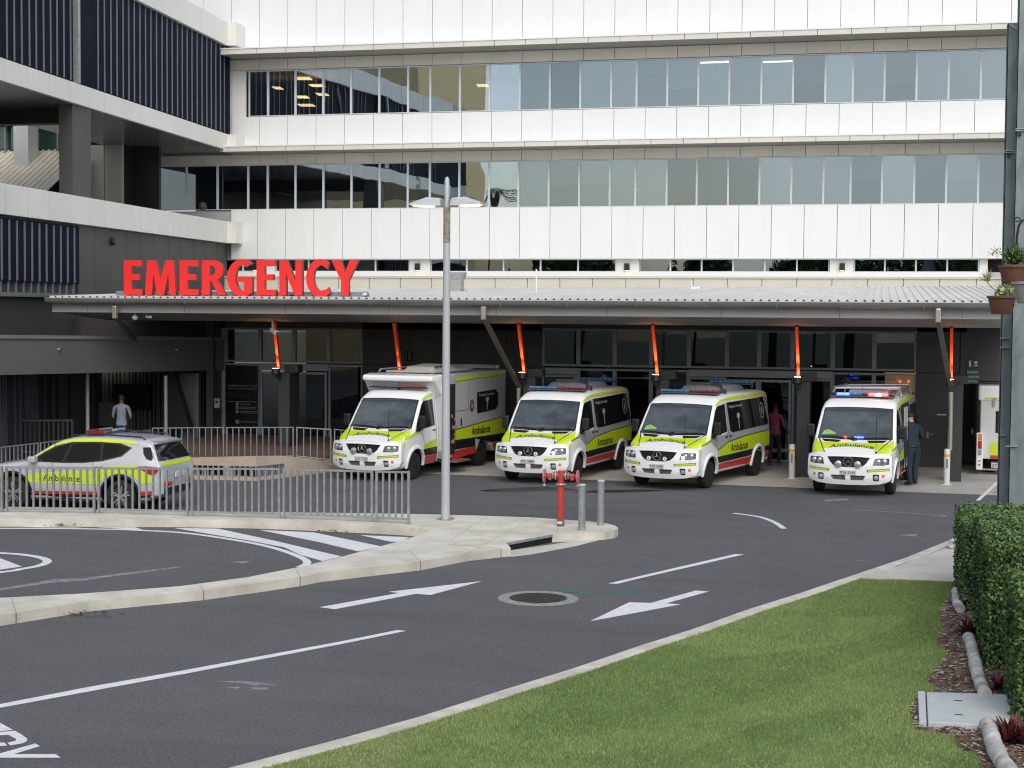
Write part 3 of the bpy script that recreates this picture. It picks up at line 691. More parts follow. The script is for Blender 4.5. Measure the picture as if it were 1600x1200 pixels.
for i in range(n+1):
    x0 = XL+(XR-XL)*i/n; xb = x0-2.9*(1-i/n)+.3*(i/n)
    a = Vector((x0, 39.82, 4.60)); b = Vector((xb, 61.4, rfz(xb, 61.4)))
    d = b-a
    g.add([a+Vector((-.035, 0, 0)), a+Vector((-.018, 0, .032)), a+Vector((.018, 0, .032)), a+Vector((.035, 0, 0)),
           b+Vector((-.035, 0, 0)), b+Vector((-.018, 0, .032)), b+Vector((.018, 0, .032)), b+Vector((.035, 0, 0))],
          [(0, 1, 5, 4), (1, 2, 6, 5), (2, 3, 7, 6)])
    g.add([a+Vector((-.03, -.004, .0)), a+Vector((-.016, -.004, .03)), a+Vector((.016, -.004, .03)), a+Vector((.03, -.004, .0))], [(0, 1, 2, 3)], 1)
WC('roof', g, [ROOFM, BLACK], recalc=False, weld=False)
# half round gutter with brackets
g = MB(); prof = [(-.02, .0), (-.02, -.02)]+[(-.02-.075+.075*math.cos(t), -.04-.105*math.sin(t)) for t in [k*PI/8 for k in range(9)]]+[(-.17, 0), (-.155, 0)]
V = []
for x in (XL-.05, XR): V += [(x, 39.86+a, 4.565+b) for a, b in prof]
m_ = len(prof); g.add(V, [(i, i+1, m_+i+1, m_+i) for i in range(m_-1)]+[tuple(range(m_)), tuple(range(m_, 2*m_))])
g.box(XL-.05, 39.68, 4.565, XR, 39.705, 4.58, 1)
x = XL+.6
while x < XR: g.box(x, 39.672, 4.42, x+.03, 39.69, 4.575, 0); x += 1.75
WC('gutter', g, [GUTTER, mat('gutter_lip', (.62, .63, .62), .3, metal=.4)], smooth=50)
g = MB(); panels(g, XL, XR, 4.185, 4.46, YC, mod=2.9, ph=-22.6+1.02, dep=.08, gap=.012); WC('fascia', g, FASCIA)
g = MB(); g.box(XL, YC+.05, 4.20, XR, YC+.1, 4.45, 0)
# soffit dips back behind the fascia then runs level
g.add([(XL, YC+.06, 4.19), (XR-.2, YC+.06, 4.19), (XR-.9, YC+1.6, 3.96), (XL+.9, YC+1.6, 3.96)], [(0, 1, 2, 3)], 1)
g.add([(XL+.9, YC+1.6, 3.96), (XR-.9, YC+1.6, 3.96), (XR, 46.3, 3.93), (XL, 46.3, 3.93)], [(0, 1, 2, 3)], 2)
g.add([(XR-.2, YC+.06, 4.19), (XR+.1, YC+3, 4.2), (XR, 46.3, 3.93), (XR-.9, YC+1.6, 3.96)], [(0, 1, 2, 3)], 1)
g.box(XL+.05, YC+.1, 4.44, XR, 46.2, 4.48, 2)
for x in range(-20, 4, 3): g.box(x, YC+.1, 3.97, x+.012, 46, 3.975, 3)
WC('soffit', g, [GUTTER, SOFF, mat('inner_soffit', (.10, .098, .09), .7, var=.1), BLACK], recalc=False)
# columns with raked orange props and uplights
colpx = [(437, 572, 430, 508), (626, 581, 617, 506), (820, 579, 811, 508), (1028, 582, 1020.5, 508), (1248, 588, 1245, 512), (1486, 590, 1487, 513)]
for i, (bx, by, tx, ty) in enumerate(colpx):
    Yb = 42.25; b = Wp(bx, by, Yb); tp = Wp(tx, ty, 41.45)
    cx = b.x+.13; base = .0
    g = MB(); g.box(cx-.17, Yb-.02, base, cx+.17, Yb+.75, 2.5); g.box(cx-.11, Yb+.3, 2.5, cx+.3, Yb+.7, 2.72, 0)
    col_ = WC('column', g, mat('dark_column', (.034, .036, .040), .6, var=.15, vscale=2), bevel=.01)
    g = MB(); g.bar((b.x, Yb-.02, 2.62), (tp.x, 41.4, 3.97), .13, .075, 0, up=(1, 0, 0))
    WC('orange_prop', g, ORANGE)
    g = MB(); g.lathe([(.10, 0), (.12, .02), (.12, .17), (.10, .18)], (b.x-.02, Yb-.26, 2.45), (0, .12, 1), 14); g.box(b.x-.05, Yb-.2, 2.35, b.x+.05, Yb, 2.47)
    upl = WC('uplight', g, BLACK)
    g = MB(); g.lathe([(.085, 0), (.085, .008)], (b.x-.02-can.location.x, Yb-.255-YC, 2.632), (0, .12, 1), 14); g.build('lamp', mat('uplight_lamp', (1, .8, .6), .3, emit=(1, .62, .32), es=(9)), upl)
    L_ = bpy.data.lights.new('uplight_beam', 'SPOT'); L_.energy = 17; L_.color = (1, .46, .17); L_.spot_size = R(70); L_.spot_blend = .6; L_.shadow_soft_size = .05
    lo = bpy.data.objects.new('uplight_beam', L_); C.objects.link(lo); lo.location = (b.x-.0, Yb-.62, 2.62)
    lo.rotation_euler = (Vector((0, .10, 1))).to_track_quat('-Z', 'Y').to_euler()
# downpipes
def pipe(pts, r=.055): 
    g = MB(); g.tube(pts, r, 10); return g
for i, (px, y0, y1, dx, dy, ex) in enumerate([(180, 478, 498, 211, 530, None), (756, 479, 500, 812, 606, 658), (1466, 482, 504, 1487, 612, 703)]):
    a = Wp(px, y0, 39.78); b = Wp(px, y1, 39.78); c_ = Wp(dx, dy, 42.1)
    g = MB(); g.box(a.x-.065, 39.7, b.z, a.x+.065, 39.83, a.z)
    WC('downpipe', g, STEEL, bevel=.02)
    g = MB(); g.bar((b.x, 39.79, b.z+.05), c_, .11, .09); 
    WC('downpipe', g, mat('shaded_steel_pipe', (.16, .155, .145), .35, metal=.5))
    if ex: e = Wp(dx-(3 if i == 2 else 1), ex, 42.05); g = pipe([(e.x, 42.0, c_.z), (e.x, 42.0, e.z if i == 2 else .3)], .062); WC('downpipe', g, STEEL, smooth=60)

# ================================================================== EMERGENCY SIGN
sg = thing('emergency_sign', 'big red EMERGENCY letters standing on a grey tube beam along the canopy edge', 'sign', (-17.5, 41.0, 4.66))
YS = 41.0
def sx(px): return Wp(px, 435, YS).x
def arc(cx, cy, rx, ry, a0, a1, n=14): return [(cx+rx*math.cos(R(a0+(a1-a0)*i/n)), cy+ry*math.sin(R(a0+(a1-a0)*i/n))) for i in range(n+1)]
E_ = lambda: [[(0, 0), (1, 0), (1, .17), (.42, .17), (.42, .43), (.86, .43), (.86, .60), (.42, .60), (.42, .83), (.98, .83), (.98, 1), (0, 1)]]
L_M = [[(0, 0), (.22, 0), (.27, .62), (.40, 0), (.62, 0), (.76, .62), (.79, 0), (1.0, 0), (.94, 1), (.68, 1), (.51, .50), (.34, 1), (.07, 1)]]
L_R = [[(0, 0), (.36, 0), (.36, .40), (.43, .40), (.74, 0), (1.06, 0), (.70, .44)]+arc(.50, .71, .46, .29, -50, 90, 10)+[(0, 1)], [(.36, .57), (.36, .84), (.44, .84)]+arc(.44, .705, .17, .135, 80, -80, 7)+[(.44, .57)]]
L_N = [[(0, 0), (.30, 0), (.30, .60), (.68, 0), (1, 0), (1, 1), (.70, 1), (.70, .42), (.34, 1), (0, 1)]]
def c_shape(g_=False):
    o = arc(.62, .5, .62, .53, 52, 300 if not g_ else 278, 26); i_ = arc(.66, .5, .33, .37, 296 if not g_ else 282, 60, 22)
    if g_: return [o+[(.98, .05), (.98, .55), (.40+.02, .55), (.42, .40), (.68, .40), (.68, .15)]+i_[0:0]+arc(.62, .5, .30, .37, 278, 55, 20)]
    return [o+[(1.02, .10), (.96, .21)]+i_+[(.93, .80), (1.02, .90)][:1]]
L_G = [arc(.60, .5, .60, .53, 50, 275, 26)+[(.80, -.01), (1.0, .08), (1.0, .53), (.38, .53), (.38, .385), (.68, .385), (.68, .16)]+arc(.60, .5, .26, .37, 280, 58, 20)]
L_C = [arc(.60, .5, .60, .53, 52, 285, 26)+[(.88, .0), (1.02, .08), (.95, .24), (.84, .17)]+arc(.62, .5, .30, .36, 290, 60, 20)+[(.82, .79), (.90, .74)]]
L_Y = [[(.36, 0), (.64, 0), (.64, .42), (1, 1), (.68, 1), (.51, .66), (.34, 1), (0, 1), (.36, .42)]]
letters = [('E', E_(), 193.5, 222.5), ('M', L_M, 226.5, 274.5), ('E', E_(), 280.5, 310.5), ('R', L_R, 315.5, 350), ('G', L_G, 354.8, 394), ('E', E_(), 400.8, 431), ('N', L_N, 436.3, 472.2), ('C', L_C, 478.2, 515), ('Y', L_Y, 517.5, 560)]
H_ = .965
for nm, sh, a, b in letters:
    x0, x1 = sx(a), sx(b)
    g = MB(); g.prism(sh, lambda u, v, d: (x0+u*(x1-x0)+17.5, d, .02+v*H_), .14, -.0, 0, 1)
    g.build('letter', [REDL, REDD], sg)
g = MB(); a, b = sx(176), sx(566); g.box(a+17.5, .17, -.03, b+17.5, .36, .13); g.build('beam', GALVP, sg, bevel=.02)
g = MB(); g.lathe([(.105, 0), (.105, .12), (.09, .14)], (b+17.5-.06, .26, .04), (1, 0, 0), 14); g.build('end_cap', GALV, sg, smooth=50)
for px in (198, 259, 377, 452, 567):
    g = MB(); x = sx(px)+17.5; g.add([(x-.13, .16, -.06), (x+.13, .16, -.06), (x+.05, .16, .05), (x-.05, .16, .05), (x-.13, .36, -.06), (x+.13, .36, -.06), (x+.05, .36, .05), (x-.05, .36, .05)], [(0, 1, 2, 3), (7, 6, 5, 4), (0, 4, 5, 1), (1, 5, 6, 2), (2, 6, 7, 3), (3, 7, 4, 0)]); g.build('foot', CHARD, sg)

# roof top bits
p = Wp(713, 440, 52); t = thing('roof_vent_unit', 'small grey vent box on the canopy roof just right of the lamp post', 'vent', (p.x, 52, rfz(p.x, 52)))
g = MB(); g.box(-.22, -.2, 0, .22, .2, .40); g.build('body', FASCIA, t, bevel=.02)
g = MB(); g.add([(-.24, -.2, .42), (.25, -.2, .42), (.32, -.2, .66), (-.22, -.2, .66), (-.24, .2, .42), (.25, .2, .42), (.32, .2, .66), (-.22, .2, .66)], [(0, 1, 2, 3), (7, 6, 5, 4), (0, 4, 5, 1), (1, 5, 6, 2), (2, 6, 7, 3), (3, 7, 4, 0)]); g.build('hood', GALV, t)
g = MB(); g.tube([(.22, -.2, .12), (.36, -.22, .1), (.5, -.22, .02)], .03, 6); g.build('pipe', GALV, t)
p = Wp(838, 452, 50)
t = tag(MB().tube([(p.x, 50, rfz(p.x, 50)), (p.x, 50, rfz(p.x, 50)+.75)], .028, 6).build('vent_pipe', WHITE), 'thin white vent pipe standing on the canopy roof', 'pipe')
def cctv(name_lab, p, d, s=1.0, m=WHITE):
    d = Vector(d).normalized(); t = thing('security_camera', name_lab, 'security camera', p)
    g = MB(); g.bar(Vector((0, 0, 0)), d*.42*s, .13*s, .12*s); g.build('housing', m, t, bevel=.02)
    g = MB(); g.lathe([(.045*s, 0), (.045*s, .012)], d*.42*s, d, 12); g.build('lens', VGLASS, t)
    g = MB(); g.tube([d*.12*s, d*.02*s+Vector((0, .05, .16*s)), (0, .1, .28*s)], .028*s, 6); g.build('bracket', m, t)
    return t
cctv('white camera hanging under the canopy in front of the first orange prop', Wp(424, 515, 40.9), (.8, -.75, -.28), .9)
cctv('white camera on the canopy roof above the third ambulance', Wp(1079, 450.5, 47), (.8, .5, .05), .7)
cctv('right-hand one of the two cameras under the canopy fascia near the left end', Wp(228, 494.5, 40.3), (1, -.4, -.05), .6)
t = thing('dome_camera', 'small white dome camera under the canopy fascia near the left end', 'security camera', Wp(211, 493.5, 40.3)); g = MB(); g.lathe([(.09, 0), (.09, -.05), (.06, -.10), (.02, -.12)], n=14); g.build('dome', WHITE, t, smooth=60)
g = MB(); g.lathe([(.03, 0), (.03, .12)], n=8); g.build('stem', WHITE, t)
cctv('camera on the dark upstand wall above the parked car', Wp(86, 546, 39.3), (1, -.3, .05), .5, FASCIA)
cctv('camera on the dark upstand wall left of the glazed entrance', Wp(271, 546.5, 43.8), (1, -.3, .05), .5, FASCIA)

# ================================================================== EMERGENCY DEPARTMENT FRONT
YG = 46.0
ed = thing('emergency_department_front', 'dark clad ground floor front with full height glazing under the canopy', 'building', (-9, YG, 0))
def WE(n, m, mats_, **k): return W2(n, m, mats_, ed, **k)
X = lambda px, y=560: Wp(px, y, YG).x
MUL1 = [351.5, 405, 458, 512.5, 566]; MUL2 = [847, 903, 960, 1017, 1076, 1135.6, 1185.8, 1238, 1301, 1366, 1432]
# solid walls (between the glazing) as a shell with real openings
g = MB()
segs = [(X(566), X(847)), (X(1432), 1.85)]
for a, b in segs: panels(g, a, b, 0, 2.64, YG, mod=1.5, ph=a, dep=.12, gap=.012); panels(g, a, b, 2.66, 3.95, YG, mod=1.5, ph=a, dep=.12, gap=.012); g.box(a, YG+.13, 0, b, YG+.3, 3.95)
g.box(X(351), YG, 3.72, X(847), YG+.3, 3.95); g.box(X(847), YG, 3.80, 2, YG+.3, 3.95); 
g.box(1.85, YG+1.6, 0, 6, YG+1.75, 3.95); g.box(1.82, YG, 0, 1.95, YG+1.7, 3.95); g.box(1.95, YG, 2.45, 6, YG+.3, 3.95)
WE('wall', g, mat('bay_wall', (.042, .043, .046), .55, var=.15, vscale=.7))
g = MB(); g.box(X(352), YG+7, 0, X(1432), YG+7.1, 3.95, 0); g.box(X(352), YG+.3, 3.94, X(1432), YG+7, 3.98, 0); g.box(X(566)+.2, YG+.3, 0, X(566)+.3, YG+7, 3.9); g.box(X(847)-.1, YG+.3, 0, X(847)-.05, YG+7, 3.9)
g.box(X(352), YG+.15, .001, X(1432), YG+7, .012, 1); g.box(X(1366)-.5, YG+2.4, 0, X(1432), YG+2.5, 3.9, 0)
g.box(X(915), YG+3, 0, X(1000), YG+3.1, 2.7, 2)
WE('interior', g, [mat('ed_interior', (.055, .05, .045), .9), mat('ed_floor', (.10, .09, .08), .5), mat('cream_wall_inside', (.30, .26, .17), .8)])
def gwin(px0, px1, z0, z1, nm='window', fm=DFRAME, t=.06, gm=DGL): return window(X(px0), X(px1), z0, z1, YG+.04, parent=ed, gm=gm, fm=fm, t=t, name=nm)
for a, b in zip(MUL1, MUL1[1:]): gwin(a, b, 2.66, 3.72)
gwin(MUL1[0], MUL1[1], .12, 2.62); gwin(MUL1[3], MUL1[4], .12, 2.62)
for a, b in zip(MUL2, MUL2[1:]): gwin(a, b, 2.68, 3.79)
for i in (0, 1, 2, 3, 4, 7, 8, 9): gwin(MUL2[i], MUL2[i+1], .05 if i not in (0, 4, 7) else .05, 2.62 if i in (1, 2, 3, 8, 9) else 2.42)
for a, b, z0, z1 in [(405, 512.5, 2.42, 2.63), (847, 903, 2.44, 2.63), (1076, 1301, 2.44, 2.64)]: g = MB(); g.box(X(a), YG-.01, z0, X(b), YG+.2, z1); WE('door_header', g, mat('header_aluminium', (.27, .30, .32), .45, metal=.1))
def door(px0, px1, z1=2.38):
    d = window(X(px0), X(px1), .03, z1, YG-.02, parent=ed, gm=DGL, fm=mat('door_frame_aluminium', (.24, .27, .30), .4, metal=.4), t=.07, name='sliding_door', dep=.06)
    g = MB(); g.box(X(px0)+9+.05, -.045, .32, X(px1)+9-.05, -.03, .42); g.build('push_rail', DFRAME, d); return d
door(407, 458.5); door(458.5, 511); door(1137, 1185.6); door(1186, 1237)
# self-glowing wall panel stands in for a lit room behind the right hand window
g = MB(); g.box(X(1383), YG+.9, 2.05, X(1431), YG+.95, 2.60)
WE('room_glow_panel', g, mat('room_glow', (.6, .45, .25), .6, emit=(.85, .50, .22), es=.45))
g = MB()
for px in (1406, 1419.5): p = Wp(px, 596, YG+.85); g.lathe([(.035, 0), (.035, .01)], p, (0, -1, 0), 10)
WE('red_reflection', g, mat('red_reflection', (1, .1, .05), .3, emit=(1, .16, .06), es=5))  # glowing dots paint red light reflected in the glass
# side door with green notice
g = MB(); a, b = X(1507), X(1560); g.box(Wp(1507, 650, YG+1.55).x, YG+1.55, .02, Wp(1560, 650, YG+1.55).x, YG+1.59, 2.4); d = WE('door', g, mat('dark_door', (.03, .03, .032), .5))
g = MB(); p = Wp(1519, 674, YG+1.5); g.box(p.x-.03+9, p.y-.02-YG, p.z-.08, p.x+.03+9, p.y+.05-YG, p.z+.08); g.bar((p.x+9, p.y-YG-.04, p.z), (p.x+9.12, p.y-YG-.04, p.z), .02, .02); g.build('handle', STEEL, d)
g = MB(); p = Wp(1449, 678, YG-.03); g.box(p.x-.03, p.y, p.z-.12, p.x+.04, YG, p.z+.06); g.bar((p.x, YG-.06, p.z), (p.x+.16, YG-.06, p.z), .02, .025); WE('door_handle', g, DFRAME)
g = MB(); g.box(X(1464, 647), YG-.01, Wp(1460, 648.5, YG).z, X(1479, 647), YG, Wp(1460, 647, YG).z); WE('door_closer_plate', g, FRAME)
t = thing('safety_notice', 'dark green emergency shower and eye wash notice above the side door', 'sign', Wp(1520, 576, YG+0-.02)); s0 = t.location.copy()
x0, x1 = -.155, .155
g = MB(); g.box(x0, -.012, .015, x1, 0, .28, 0); g.box(x0, -.012, -.42, x1, 0, .0, 1); g.build('board', [mat('notice_green', (.008, .045, .03), .4), mat('notice_grey_green', (.03, .06, .05), .4)], t)
g = MB()
for i, s_ in enumerate(['EMERGENCY', 'SHOWER AND', 'EYE WASH']): add_text(g, s_, lambda u, v: (u, -.016, -.13+v-i*.125), .085, 0, .004, .62)
g.lathe([(.045, 0), (.045, .004)], (.08, -.012, .17), (0, -1, 0), 12); g.box(.02, -.016, .07, .14, -.012, .10); g.box(-.10, -.016, .05, -.05, -.012, .22)
g.build('lettering', mat('notice_white', (.5, .55, .52), .5), t)
# directory lettering on the first pane
t = thing('directory_sign', 'black glass directory with faint white lines and a red word left of the entrance doors', 'sign', (X(353.5), YG-.03, 0))
w_ = X(403)-X(353.5)
def dz(y): return Wp(378, y, YG-.03).z
g = MB(); g.box(.0, .0, dz(668), w_, .02, dz(571)); g.build('panel', mat('directory_black', (.008, .008, .009), .15), t)
g = MB(); add_text(g, 'Rockhampton Hospital', lambda u, v: (.08+u, -.004, dz(604.6)+v), .125, 0, 0, .95, 'LEFT'); 
for y in (607.5, 627.5): g.box(.07, -.004, dz(y+.6), w_-.05, 0, dz(y-.4))
for y, l in [(631.5, .35), (636, .55), (638.5, .5), (642.5, .75), (645, .65), (659, .62)]: g.box(.48, -.004, dz(y+.5), .48+l, 0, dz(y-.4))
for y in (631.5, 636.8, 643.2): g.lathe([(.06, 0), (.06, .004)], (.38, -.004, dz(y)), (0, -1, 0), 12)
g.lathe([(.07, 0), (.07, .004)], (.38, -.004, dz(659)), (0, -1, 0), 12)
g.build('lettering', mat('directory_grey', (.17, .17, .175), .6), t)
g = MB(); add_text(g, 'Emergency', lambda u, v: (.08+u, -.004, dz(621)+v), .24, 0, 0, .9, 'LEFT'); g.build('red_lettering', mat('directory_red', (.045, .008, .007), .8), t)
# speaker boxes on the dark wall
for px, lab in ((635, 'left'), (642, 'right')):
    p = Wp(px, 556, YG); g = MB(); g.box(p.x-.06, YG-.12, p.z-.14, p.x+.05, YG, p.z+.13); tag(g.build('wall_speaker', BLACK, bevel=.01), 'black wall box on dark cladding above the box ambulance, %s one of two' % lab, 'speaker', 'black boxes on the dark wall')
# intercom
p = Wp(341, 631, 45.2); g = MB(); g.box(p.x-.09, 45.1, p.z-.13, p.x+.08, 45.2, p.z+.17)
t = tag(g.build('intercom', GALV, bevel=.01), 'silver keypad intercom on the dark wall left of the directory', 'intercom')
g = MB(); g.box(p.x-.05, 45.09, p.z+.03, p.x+.04, 45.1, p.z+.10); g.build('screen', BLACK, t)

# ================================================================== LEFT ENTRY: upstand beam, slatted walls
up = thing('upstand_wall', 'long dark grey upstand wall spanning above the left entry passage', 'wall', (-20, 46, 0))
def WU(n, m, mats_, **k): return W2(n, m, mats_, up, **k)
a0, a1 = Wp(350, 532, 45.9), Wp(350, 578, 45.9)
b0, b1 = Wp(0, 529, 37.3), Wp(0, 586, 37.3)
def ext(p, q, k): return q+(q-p)*k
b0e, b1e = ext(a0, b0, .35), ext(a1, b1, .35); th = Vector((-.4, 0, 0))
def slab(mb, p, q, r_, s_, th, m=0):
    mb.add([p, q, r_, s_, p+th, q+th, r_+th, s_+th], [(0, 1, 2, 3), (7, 6, 5, 4), (0, 4, 5, 1), (1, 5, 6, 2), (2, 6, 7, 3), (3, 7, 4, 0)], m)
g = MB(); slab(g, a1, b1e, b0e, a0, th); WU('face', g, mat('upstand_grey', (.115, .115, .11), .6, var=.1, vscale=.5))
g = MB(); u1 = Vector((.05, 0, .0)); slab(g, a0+u1, b0e+u1, b0e+u1+Vector((0, 0, .10)), a0+u1+Vector((0, 0, .10)), Vector((-.5, 0, 0))); WU('capping', g, mat('capping_grey', (.17, .17, .17), .5))
g = MB(); g.add([a1, b1e, b1e+Vector((-6, 0, 0)), a1+Vector((-6, 0, 0))], [(0, 1, 2, 3)]); WU('soffit', g, CHARD, recalc=False)
g = MB(); g.box(X(351)-.08, YG-.05, 0, X(351)+.04, YG+.2, 3.7); WU('corner_mullion', g, GALV)
g = MB(); g.box(-20.45, 45.3, 0, X(351)-.08, 46.2, 3.95); g.box(-26, 46.6, 2.3, -20.2, 46.9, 3.95, 0); WU('end_wall', g, mat('end_wall_grey', (.05, .048, .045), .6))
for px, zt_, nm in ((136.5, 583, 1), (259, 587, 2)):
    p = Wp(px, zt_, 41.5 if nm == 1 else 43.5)
    g = MB(); g.tube([(p.x, p.y, 0), (p.x, p.y, p.z)], .055, 8); WU('post', g, mat('post_pale', (.36, .36, .34), .5), smooth=60)
g = MB(); p = Wp(270, 582, 44.5); q = Wp(296, 668, 44.5); r_ = Wp(262, 668, 44.5); s_ = Wp(252, 582, 44.5)
slab(g, s_, p, q, r_, Vector((0, .3, 0))); WU('raked_pier', g, CHARD)
sw = thing('slatted_screen_wall', 'dark vertical slatted screens closing the back of the left entry passage', 'screen', (-23, 44, 0))
def WS(n, m, mats_, **k): return W2(n, m, mats_, sw, **k)
g = MB(); y = 35.0; k = 0
SL = [mat('slat_grey', (.075, .09, .10), .6), mat('slat_dark', (.03, .035, .042), .6), mat('slat_beige', (.16, .155, .135), .6)]
while y < 45.6:
    w_ = rb.uniform(.07, .13); x = -24.35-.0875*(y-46); g.box(x-.05, y, .05, x+.03, y+w_, 3.1, 0 if rb.random() < .6 else 1); y += w_+rb.uniform(.05, .09)
g.box(-24.6, 34, 0, -24.45, 46.2, 3.2, 1)
WS('screen', g, SL)
g = MB(); x = Wp(150, 640, 46.4).x
while x < -20.6:
    px_ = (x+24)/3.4; w_ = rb.uniform(.06, .12); m_ = 2 if x < Wp(208, 640, 46.4).x else 0; g.box(x, 46.3, .02, x+w_, 46.38, 2.45, m_); x += w_+rb.uniform(.03, .07)
g.box(-26, 46.45, 0, -20.4, 46.55, 3.2, 1); WS('screen', g, SL)
g = MB(); a, b = Wp(178, 600, 46.2), Wp(236, 640, 46.2); g.box(a.x, 46.1, b.z, b.x, 46.25, a.z); g.box(Wp(152, 625, 46).x, 46, Wp(152, 665, 46).z, Wp(178, 625, 46).x, 46.1, Wp(152, 628, 46).z, 1)
WS('dark_opening', g, [mat('opening_black', (.006, .006, .007), .8), SL[2]])
g = MB(); a, b = Wp(284, 583, 45.2), Wp(313, 583, 45.2); g.box(a.x, 45.1, 0, b.x, 45.2, a.z, 0)
for i in range(8): xx = a.x+(b.x-a.x)*i/8; g.box(xx, 45.06, 0, xx+.03, 45.1, a.z, 1)
g.box(b.x-.05, 45.04, 0, b.x, 45.12, a.z, 1)
WS('gate', g, [mat('gate_grey', (.11, .13, .14), .5), FIN])

# ------------------------------------------------------------------ terrace and light well wall
tr = [G(250, 746.5), G(300, 749), G(400, 751.5), G(455, 745), G(500, 739.5), G(540, 735.5), G(562, 733)]
wtops = [716, 716.5, 714, 713.2, 717.5, 723, 727]
wall = thing('light_well_wall', 'low curved concrete wall with grated openings below the terrace railing', 'wall', tr[2])
o = tr[2]; tz = []
for p, y, px in zip(tr, wtops, (250, 300, 400, 455, 500, 540, 562)): tz.append(Wp(px, y, p.y).z)
g = MB()
TW = .35
def wseg(mb, i, t0, t1, z0, z1, m=0, push=0, th=TW):
    a = tr[i].lerp(tr[i+1], t0)-o; b = tr[i].lerp(tr[i+1], t1)-o; d = (b-a).normalized(); n = Vector((d.y, -d.x, 0))
    za = z1 if z1 is not None else tz[i]+(tz[i+1]-tz[i])*t0; zb = z1 if z1 is not None else tz[i]+(tz[i+1]-tz[i])*t1
    A = a+n*push; B = b+n*push
    mb.add([A+Vector((0, 0, z0)), B+Vector((0, 0, z0)), B+Vector((0, 0, zb)), A+Vector((0, 0, za)), A-n*th+Vector((0, 0, z0)), B-n*th+Vector((0, 0, z0)), B-n*th+Vector((0, 0, zb)), A-n*th+Vector((0, 0, za))],
           [(0, 1, 2, 3), (7, 6, 5, 4), (0, 4, 5, 1), (1, 5, 6, 2), (2, 6, 7, 3), (3, 7, 4, 0)], m)
for i in range(6):
    if i in (1, 2):
        opn = {1: [(.0, .5), (.6, 1.0)], 2: [(.0, .78)]}[i]
        wseg(g, i, 0, 1, 0, .10); wseg(g, i, 0, 1, .36, None); prev = 0
        for a, b in opn:
            if a > prev: wseg(g, i, prev, a, .10, .36)
            prev = b
        if prev < 1: wseg(g, i, prev, 1, .10, .36)
    else: wseg(g, i, 0, 1, 0, None)
g.build('wall', mat('terrace_concrete', (.46, .41, .34), .85, var=.2, vscale=1.2, bump=.2, dark=(.40, .30, .22)), wall)
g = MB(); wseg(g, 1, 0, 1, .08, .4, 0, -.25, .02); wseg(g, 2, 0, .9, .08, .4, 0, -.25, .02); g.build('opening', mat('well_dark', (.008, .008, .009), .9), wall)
g = MB()
for i, (a, b) in ((1, (0, 1)), (2, (0, .78))):
    n_ = 12
    for k in range(n_+1): t_ = a+(b-a)*k/n_; wseg(g, i, max(0, t_-.012), min(1, t_+.012), .10, .37, 0, .01, .03)
g.build('grating', GALV, wall)
g = MB(); T = [p.copy() for p in tr]
flat_poly(g, [(p.x, p.y+.34) for p in T]+[(-12.9, 41.5), (-13.2, 46.2), (-20.3, 46.2), (-20.3, 39.0)], 0, .42)
struct('terrace', g, mat('terrace_paving', (.10, .085, .075), .8, var=.3, vscale=1.5, dark=(.12, .06, .04)))

# ================================================================== RAILINGS
def rail_fence(name, label, pts, z0s, z1s, step, r, posts=None, mats_=GALV, group=None, panel_gap=False, cat='railing', w=.05, jg=.05, ft=.12):
    """one thing: panels (rails and bars) are parts"""
    o = pts[0]; t = thing(name, label, cat, o, 0, group)
    for i in range(len(pts)-1):
        a, b = pts[i]-o, pts[i+1]-o; L_ = (b-a).length; d = (b-a).normalized()
        a = a+d*jg; b = b-d*jg; L_ -= 2*jg
        g = MB(); z = lambda k, f: z0s[i]+(z0s[i+1]-z0s[i])*f if k == 0 else z1s[i]+(z1s[i+1]-z1s[i])*f
        g.bar(a+Vector((0, 0, z(1, 0)-r)), b+Vector((0, 0, z(1, 1)-r)), w, r*1.6); g.bar(a+Vector((0, 0, z(0, 0)+r)), b+Vector((0, 0, z(0, 1)+r)), w*.8, r*1.6)
        n_ = max(1, round(L_/step))
        for k in range(1, n_):
            f = k/n_; p = a.lerp(b, f); g.box(p.x-r*.75, p.y-r*.75, z(0, f)+r, p.x+r*.75, p.y+r*.75, z(1, f)-r*1.5)
        g.build('panel', mats_, t)
        for f, p in ((0, a), (1, b)):
            g = MB(); g.box(p.x-r*.95, p.y-r*.95, z(0, f)-ft, p.x+r*.95, p.y+r*.95, z(1, f)); g.box(p.x-.045, p.y-.045, z(0, f)-ft-.002, p.x+.045, p.y+.045, z(0, f)-ft+.01); g.build('post', mats_, t)
    return t
fr_px = [(-135, 796.5, 725.5), (7, 797.5, 728.5), (151, 799.3, 730), (296.5, 803.5, 730.5), (440, 807.6, 731), (585, 813, 735), (642, 816.5, 736)]
P = [G(x, y+2.5, .15) for x, y, t_ in fr_px]
for p in P: p.z = 0
ztop = [Wp(x, t_, p.y).z for (x, y, t_), p in zip(fr_px, P)]
rail_fence('railing', 'galvanised picket railing on the traffic island in front of the parked car', P, [.215]*7, ztop, .142, .024, ft=.065)
